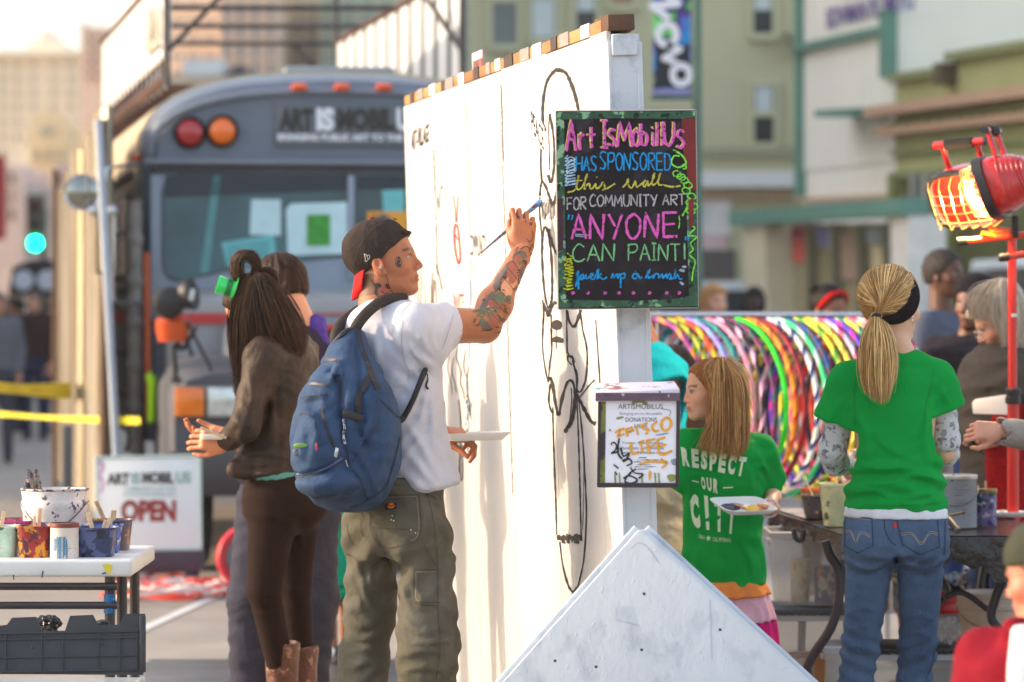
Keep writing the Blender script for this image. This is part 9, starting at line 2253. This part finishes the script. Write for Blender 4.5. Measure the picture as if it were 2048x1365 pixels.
o_.cloth('red_top',[loft([(P(2012,1060,D-.14),sx*.085,sy*.07),(P(2012,900,D-.16),sx*.080,sy*.07),(P(2016,800,D-.15),sx*.060,sy*.06)],.02,2.2,.01)],red_l,.009,fold_disp(.005,(1,0,.1),130,1.0,3))
o_.pants('trousers',fabric('blue_work_jeans',(50,66,104)),.99);o_.shoes(mat('black_shoe'))
pr_=thing('folded_paper','folded white paper held above the table by the older woman','paper',tuple(P(1975,815,D-.3)))
mb=MB();mb.prism([P(1944,806,D-.30),P(1950,799,D-.30),P(2016,789,D-.32),P(2020,796,D-.32),P(2018,830,D-.32),P(1946,828,D-.30)],(.003,.012,0));mb.build('sheet',mat('paper_white',(236,230,224),rough=.7,var=.02),pr_,bevel=.002)
# ----------------------------------------------------------------- person reaching in from the right edge
r2=Body(2165,13.6,165,1.66,'person in pale grey cardigan reaching in from the right edge, fingers pinched');D=13.6
J=r2.J;J['shR']=P(2150,790,D+.15);J['elR']=P(2110,900,D+.05);J['wrR']=P(1998,862,D-.05);J['elR']=P(2128,884,D+.05)
r2.head(r2.T(.02,0,1.60),165,-20,0,1.,(224,168,140),fem=1.)
r2.arms(('R',),h=.005,r=(.045,.038,.034,.027),pose={'R':(Vector((-1,-.15,.02)),Vector((.1,-.9,.45)),((25,60,40),(40,60,40),(50,60,40),(55,60,40)),(40,30,10)),'Rside':1});r2.core();r2.finish();r2.hair('bob',hair_mat('brown_bob',(90,60,40)))
r2.top('cardigan',fabric('pale_grey_cardigan',(176,166,156)),'long',.84,1.1,.010,.005,8,r=(.066,.060,.056,.046));r2.pants('trousers',fabric('dark_slacks',(50,50,56)));r2.shoes(mat('black_shoe'))
# ----------------------------------------------------------------- background people on the right
def simple(label,x,d,yaw,H,skin,hairk,hairm,topc,sleeve,legc,head=None,hyaw=None,pitch=0,size=1.,girth=1.05,h=.014,group=None,arms=('L','R'),fem=0.,**kw):
 b=Body(x,d,yaw,H,label,group=group)
 b.head(head or b.T(.02,0,1.60),hyaw if hyaw is not None else yaw,pitch,0,size,skin,fem=fem,h=.006 if d<25 else.009)
 b.arms(arms,h=h*.8);b.core(.02);b.finish()
 if hairk:b.hair(hairk,hairm,.006 if d<25 else.009,.003)
 nm='cloth_%d_%d_%d'%topc;b.top('jacket' if sleeve=='long' else 'shirt',fabric(nm,topc),sleeve,kw.get('hem',.84),girth,h,.006,rnd.random()*9)
 b.pants('trousers',fabric('cloth_%d_%d_%d'%legc,legc),.99,h=h+.002,girth=girth);b.shoes(mat('black_shoe'),h+.002);return b
bk_=hair_mat('black_hair')
simple('older man in grey blue T-shirt standing between the ponytail and the black beanie',1888,20,-40,1.80,(96,62,46),'short',hair_mat('greying_black_hair',(52,46,44)),(84,88,104),'short',(50,54,70),head=P(1890,548,20),hyaw=-38,size=1.02,h=.012)
o=simple('woman in black coat and black beanie behind the older woman',1935,17.2,-135,1.68,(112,74,58),'long',bk_,(34,30,38),'long',(46,66,112),head=P(1948,608,17.2),hyaw=-125,girth=1.3,hem=.62,h=.012,fem=.8)
v,f=sdf_mesh([ell((-.022,0,.052),(.112,.094,.088),0),inter(lambda X,Y,Z:np.maximum(-(Z-.028-.25*X),X-.09)-0*Y,.01)],.006);mesh_obj('beanie',xf(o.M,v),f,fabric('black_knit',(30,26,30),bump=.8,bs=120),o.root,True)
simple('blond passer-by in pale pink top beyond the hoop rack',1424,26,-95,1.62,(224,170,140),'bob',hair_mat('sandy_hair',(190,140,90),.3),(226,200,196),'short',(120,110,110),head=P(1428,604,26),hyaw=-60,h=.016,fem=.8)
simple('distant figure in black with a hooded head beyond the hoop rack',1512,32,-100,1.50,(60,44,40),'bob',bk_,(36,30,36),'long',(30,30,36),head=P(1508,603,32),h=.018)
o=simple('woman with curly black hair and red headband looking down behind the rack',1655,21,-70,1.58,(150,98,74),'long',bk_,(70,50,50),'short',(50,50,60),head=P(1658,616,21),hyaw=-50,pitch=-18,h=.014,fem=.9)
q=P(1630,580,21);bun=crumple('hair_bun',None,None,(q.x,q.y,q.z),(.045,.045,.045),bk_,51,amp=.25);bun.parent=o.root;bun.location=-o.root.location
mb=MB();mb.tube([o.H(.012,.089,.01),o.H(.035,.082,.050),o.H(.050,.055,.092),o.H(.055,0,.108),o.H(.050,-.055,.092),o.H(.035,-.082,.050),o.H(.012,-.089,.01)],.014,8);mb.build('red_headband',fabric('red_band_cloth',(206,24,30)),o.root,smooth=True)
# ----------------------------------------------------------------- foreground person at the bottom right
fg=Body(2092,8.3,168,1.13,'person in olive cap and dark red hoodie, out of focus at the bottom right corner');D=8.3
fg.J['neck']=P(2082,1262,D);fg.J['shR']=P(1968,1312,D+.05);fg.J['elR']=P(1940,1420,D);fg.J['shL']=P(2180,1312,D);fg.J['elL']=P(2210,1420,D)
fg.head(P(2096,1150,D),148,-10,0,.93,(196,122,98),neck_r=.075);fg.arms((),h=.012);fg.core();fg.finish();fg.hair('short',hair_mat('grey_brown_hair',(110,90,76)))
fg.cloth('hoodie',[loft([(P(2080,1640,D),sx*.17,sy*.13),(P(2080,1420,D),sx*.165,sy*.125),(P(2078,1320,D),sx*.145,sy*.11),(P(2082,1270,D),sx*.07,sy*.07)],.03,2.3,.02),cap(P(2050,1290,D),fg.J['shR'],.045,.055,.03),cap(fg.J['shR'],fg.J['elR'],.056,.055,.03),cap(P(2110,1290,D),fg.J['shL'],.045,.055),cap(fg.J['shL'],fg.J['elL'],.056,.055),cap(P(2030,1262,D-.05),P(2120,1262,D-.02),.03,.03,.03)],fabric('dark_red_fleece',(122,14,32),var=.1),.009,fold_disp(.004,(.5,0,1),50,1.4,3))
fg.cloth('white_shirt',[loft([(P(2062,1480,D-.115),sx*.055,sy*.03),(P(2062,1330,D-.125),sx*.05,sy*.03),(P(2056,1250,D-.09),sx*.035,sy*.03)],.02,2.2,.01)],fabric('white_undershirt'),.008)
v,f=sdf_mesh([ell((-.014,0,.046),(.112,.092,.092),0),inter(lambda X,Y,Z:-(Z-.030-.0*X)-0*Y-0*X,.01)],.005);mesh_obj('cap',xf(fg.M,v),f,fabric('olive_cap_cloth',(62,64,52)),fg.root,True)
fg.pants('trousers',fabric('dark_slacks'));fg.shoes(mat('black_shoe'))
# ----------------------------------------------------------------- far crowd on the left
far=[(-4,30,-80,1.74,(190,140,110),(96,98,104),(60,60,72),'person in grey checked jacket nearest the left edge of the far crowd'),(36,40,150,1.72,(186,130,104),(44,34,36),(40,44,60),'person in black coat beside the grey checked jacket in the far crowd'),(70,37,-100,1.78,(210,160,130),(52,34,34),(36,44,70),'tall person in dark brown coat in the middle of the far crowd'),(104,40,60,1.74,(180,120,100),(48,26,30),(36,44,76),'person in dark maroon top and navy jeans in the far crowd'),(126,48,-90,1.70,(200,150,120),(80,200,90),(70,80,100),'person in bright green top half hidden behind the corrugated screen'),(132,40,-90,1.58,(210,160,130),(130,170,200),(120,130,150),'person in pale blue top at the right end of the far crowd'),(14,52,-60,1.76,(190,140,120),(70,74,84),(60,60,70),'small grey clad figure at the back of the far crowd')]
for x,d,yaw,H_,skn,tc,lc,lb in far:
 d+=9
 simple(lb,x,d,yaw,H_,skn,'short' if rnd.random()<.6 else 'bob',hair_mat(rnd.choice(['black_hair','brown_cropped_hair','grey_brown_hair']),(60,40,30)),tc,'long',lc,girth=1.15,h=.024,group='people in the far crowd on the left')
q=P(88,622,50)
cn=thing('dark_stall_canopy','black stall canopy with white roundels above the far crowd','canopy',(q.x,q.y,0))
zt_,zb_=P(0,520,50).z,P(0,592,50).z
mb=MB();mb.loft([[(q.x-.40,q.y-.5,zb_),(q.x+.40,q.y-.5,zb_),(q.x+.40,q.y+.5,zb_),(q.x-.40,q.y+.5,zb_)],[(q.x-.36,q.y-.4,zt_-.1),(q.x+.36,q.y-.4,zt_-.1),(q.x+.36,q.y+.4,zt_-.1),(q.x-.36,q.y+.4,zt_-.1)],[(q.x-.15,q.y-.1,zt_),(q.x+.15,q.y-.1,zt_),(q.x+.15,q.y+.1,zt_),(q.x-.15,q.y+.1,zt_)]]);mb.build('canopy_cloth',fabric('black_canvas',(34,30,34)),cn)
for x in (-.20,.10):mb=MB();mb.lathe((q.x+x,q.y-.50,zb_+.2),[(.13,0),(.13,.02),(0,.02)],16,(0,-1,0));mb.build('roundel',mat('pale_roundel',(196,200,210)),cn)
for x in (-.36,.36):
 for y in (-.45,.45):mb=MB();mb.tube([(q.x+x,q.y+y,0),(q.x+x,q.y+y,zb_)],.03,6);mb.build('leg',bp_,cn)
q=P(135,805,36);pkb=thing('pink_bag','bright pink bag carried low at the right end of the far crowd','bag',tuple(q));mb=MB();mb.box((q.x-.06,q.y-.06,P(0,832,36).z),(q.x+.06,q.y+.06,P(0,788,36).z));mb.build('bag_body',mat('hot_pink',(226,30,100)),pkb,bevel=.02);mb=MB();mb.tube([(q.x-.04,q.y,P(0,790,36).z),(q.x,q.y,P(0,770,36).z),(q.x+.04,q.y,P(0,790,36).z)],.008,6);mb.build('handle',mat('hot_pink'),pkb)
# ================================================================= HAZE
hz=bpy.data.materials.new('haze_air');hz.use_nodes=True;nt=hz.node_tree;nt.nodes.remove(nt.nodes['Principled BSDF'])
pv_=nt.nodes.new('ShaderNodeVolumePrincipled');pv_.inputs['Density'].default_value=.0006;pv_.inputs['Color'].default_value=(.95,.93,.90,1);pv_.inputs['Anisotropy'].default_value=.3
nt.links.new(pv_.outputs[0],nt.nodes['Material Output'].inputs['Volume'])
mb=MB();mb.box((-75,-12,-1),(75,260,48));o=mb.build('haze',hz,None);tag(o,kind='stuff')
SC.cycles.volume_bounces=0
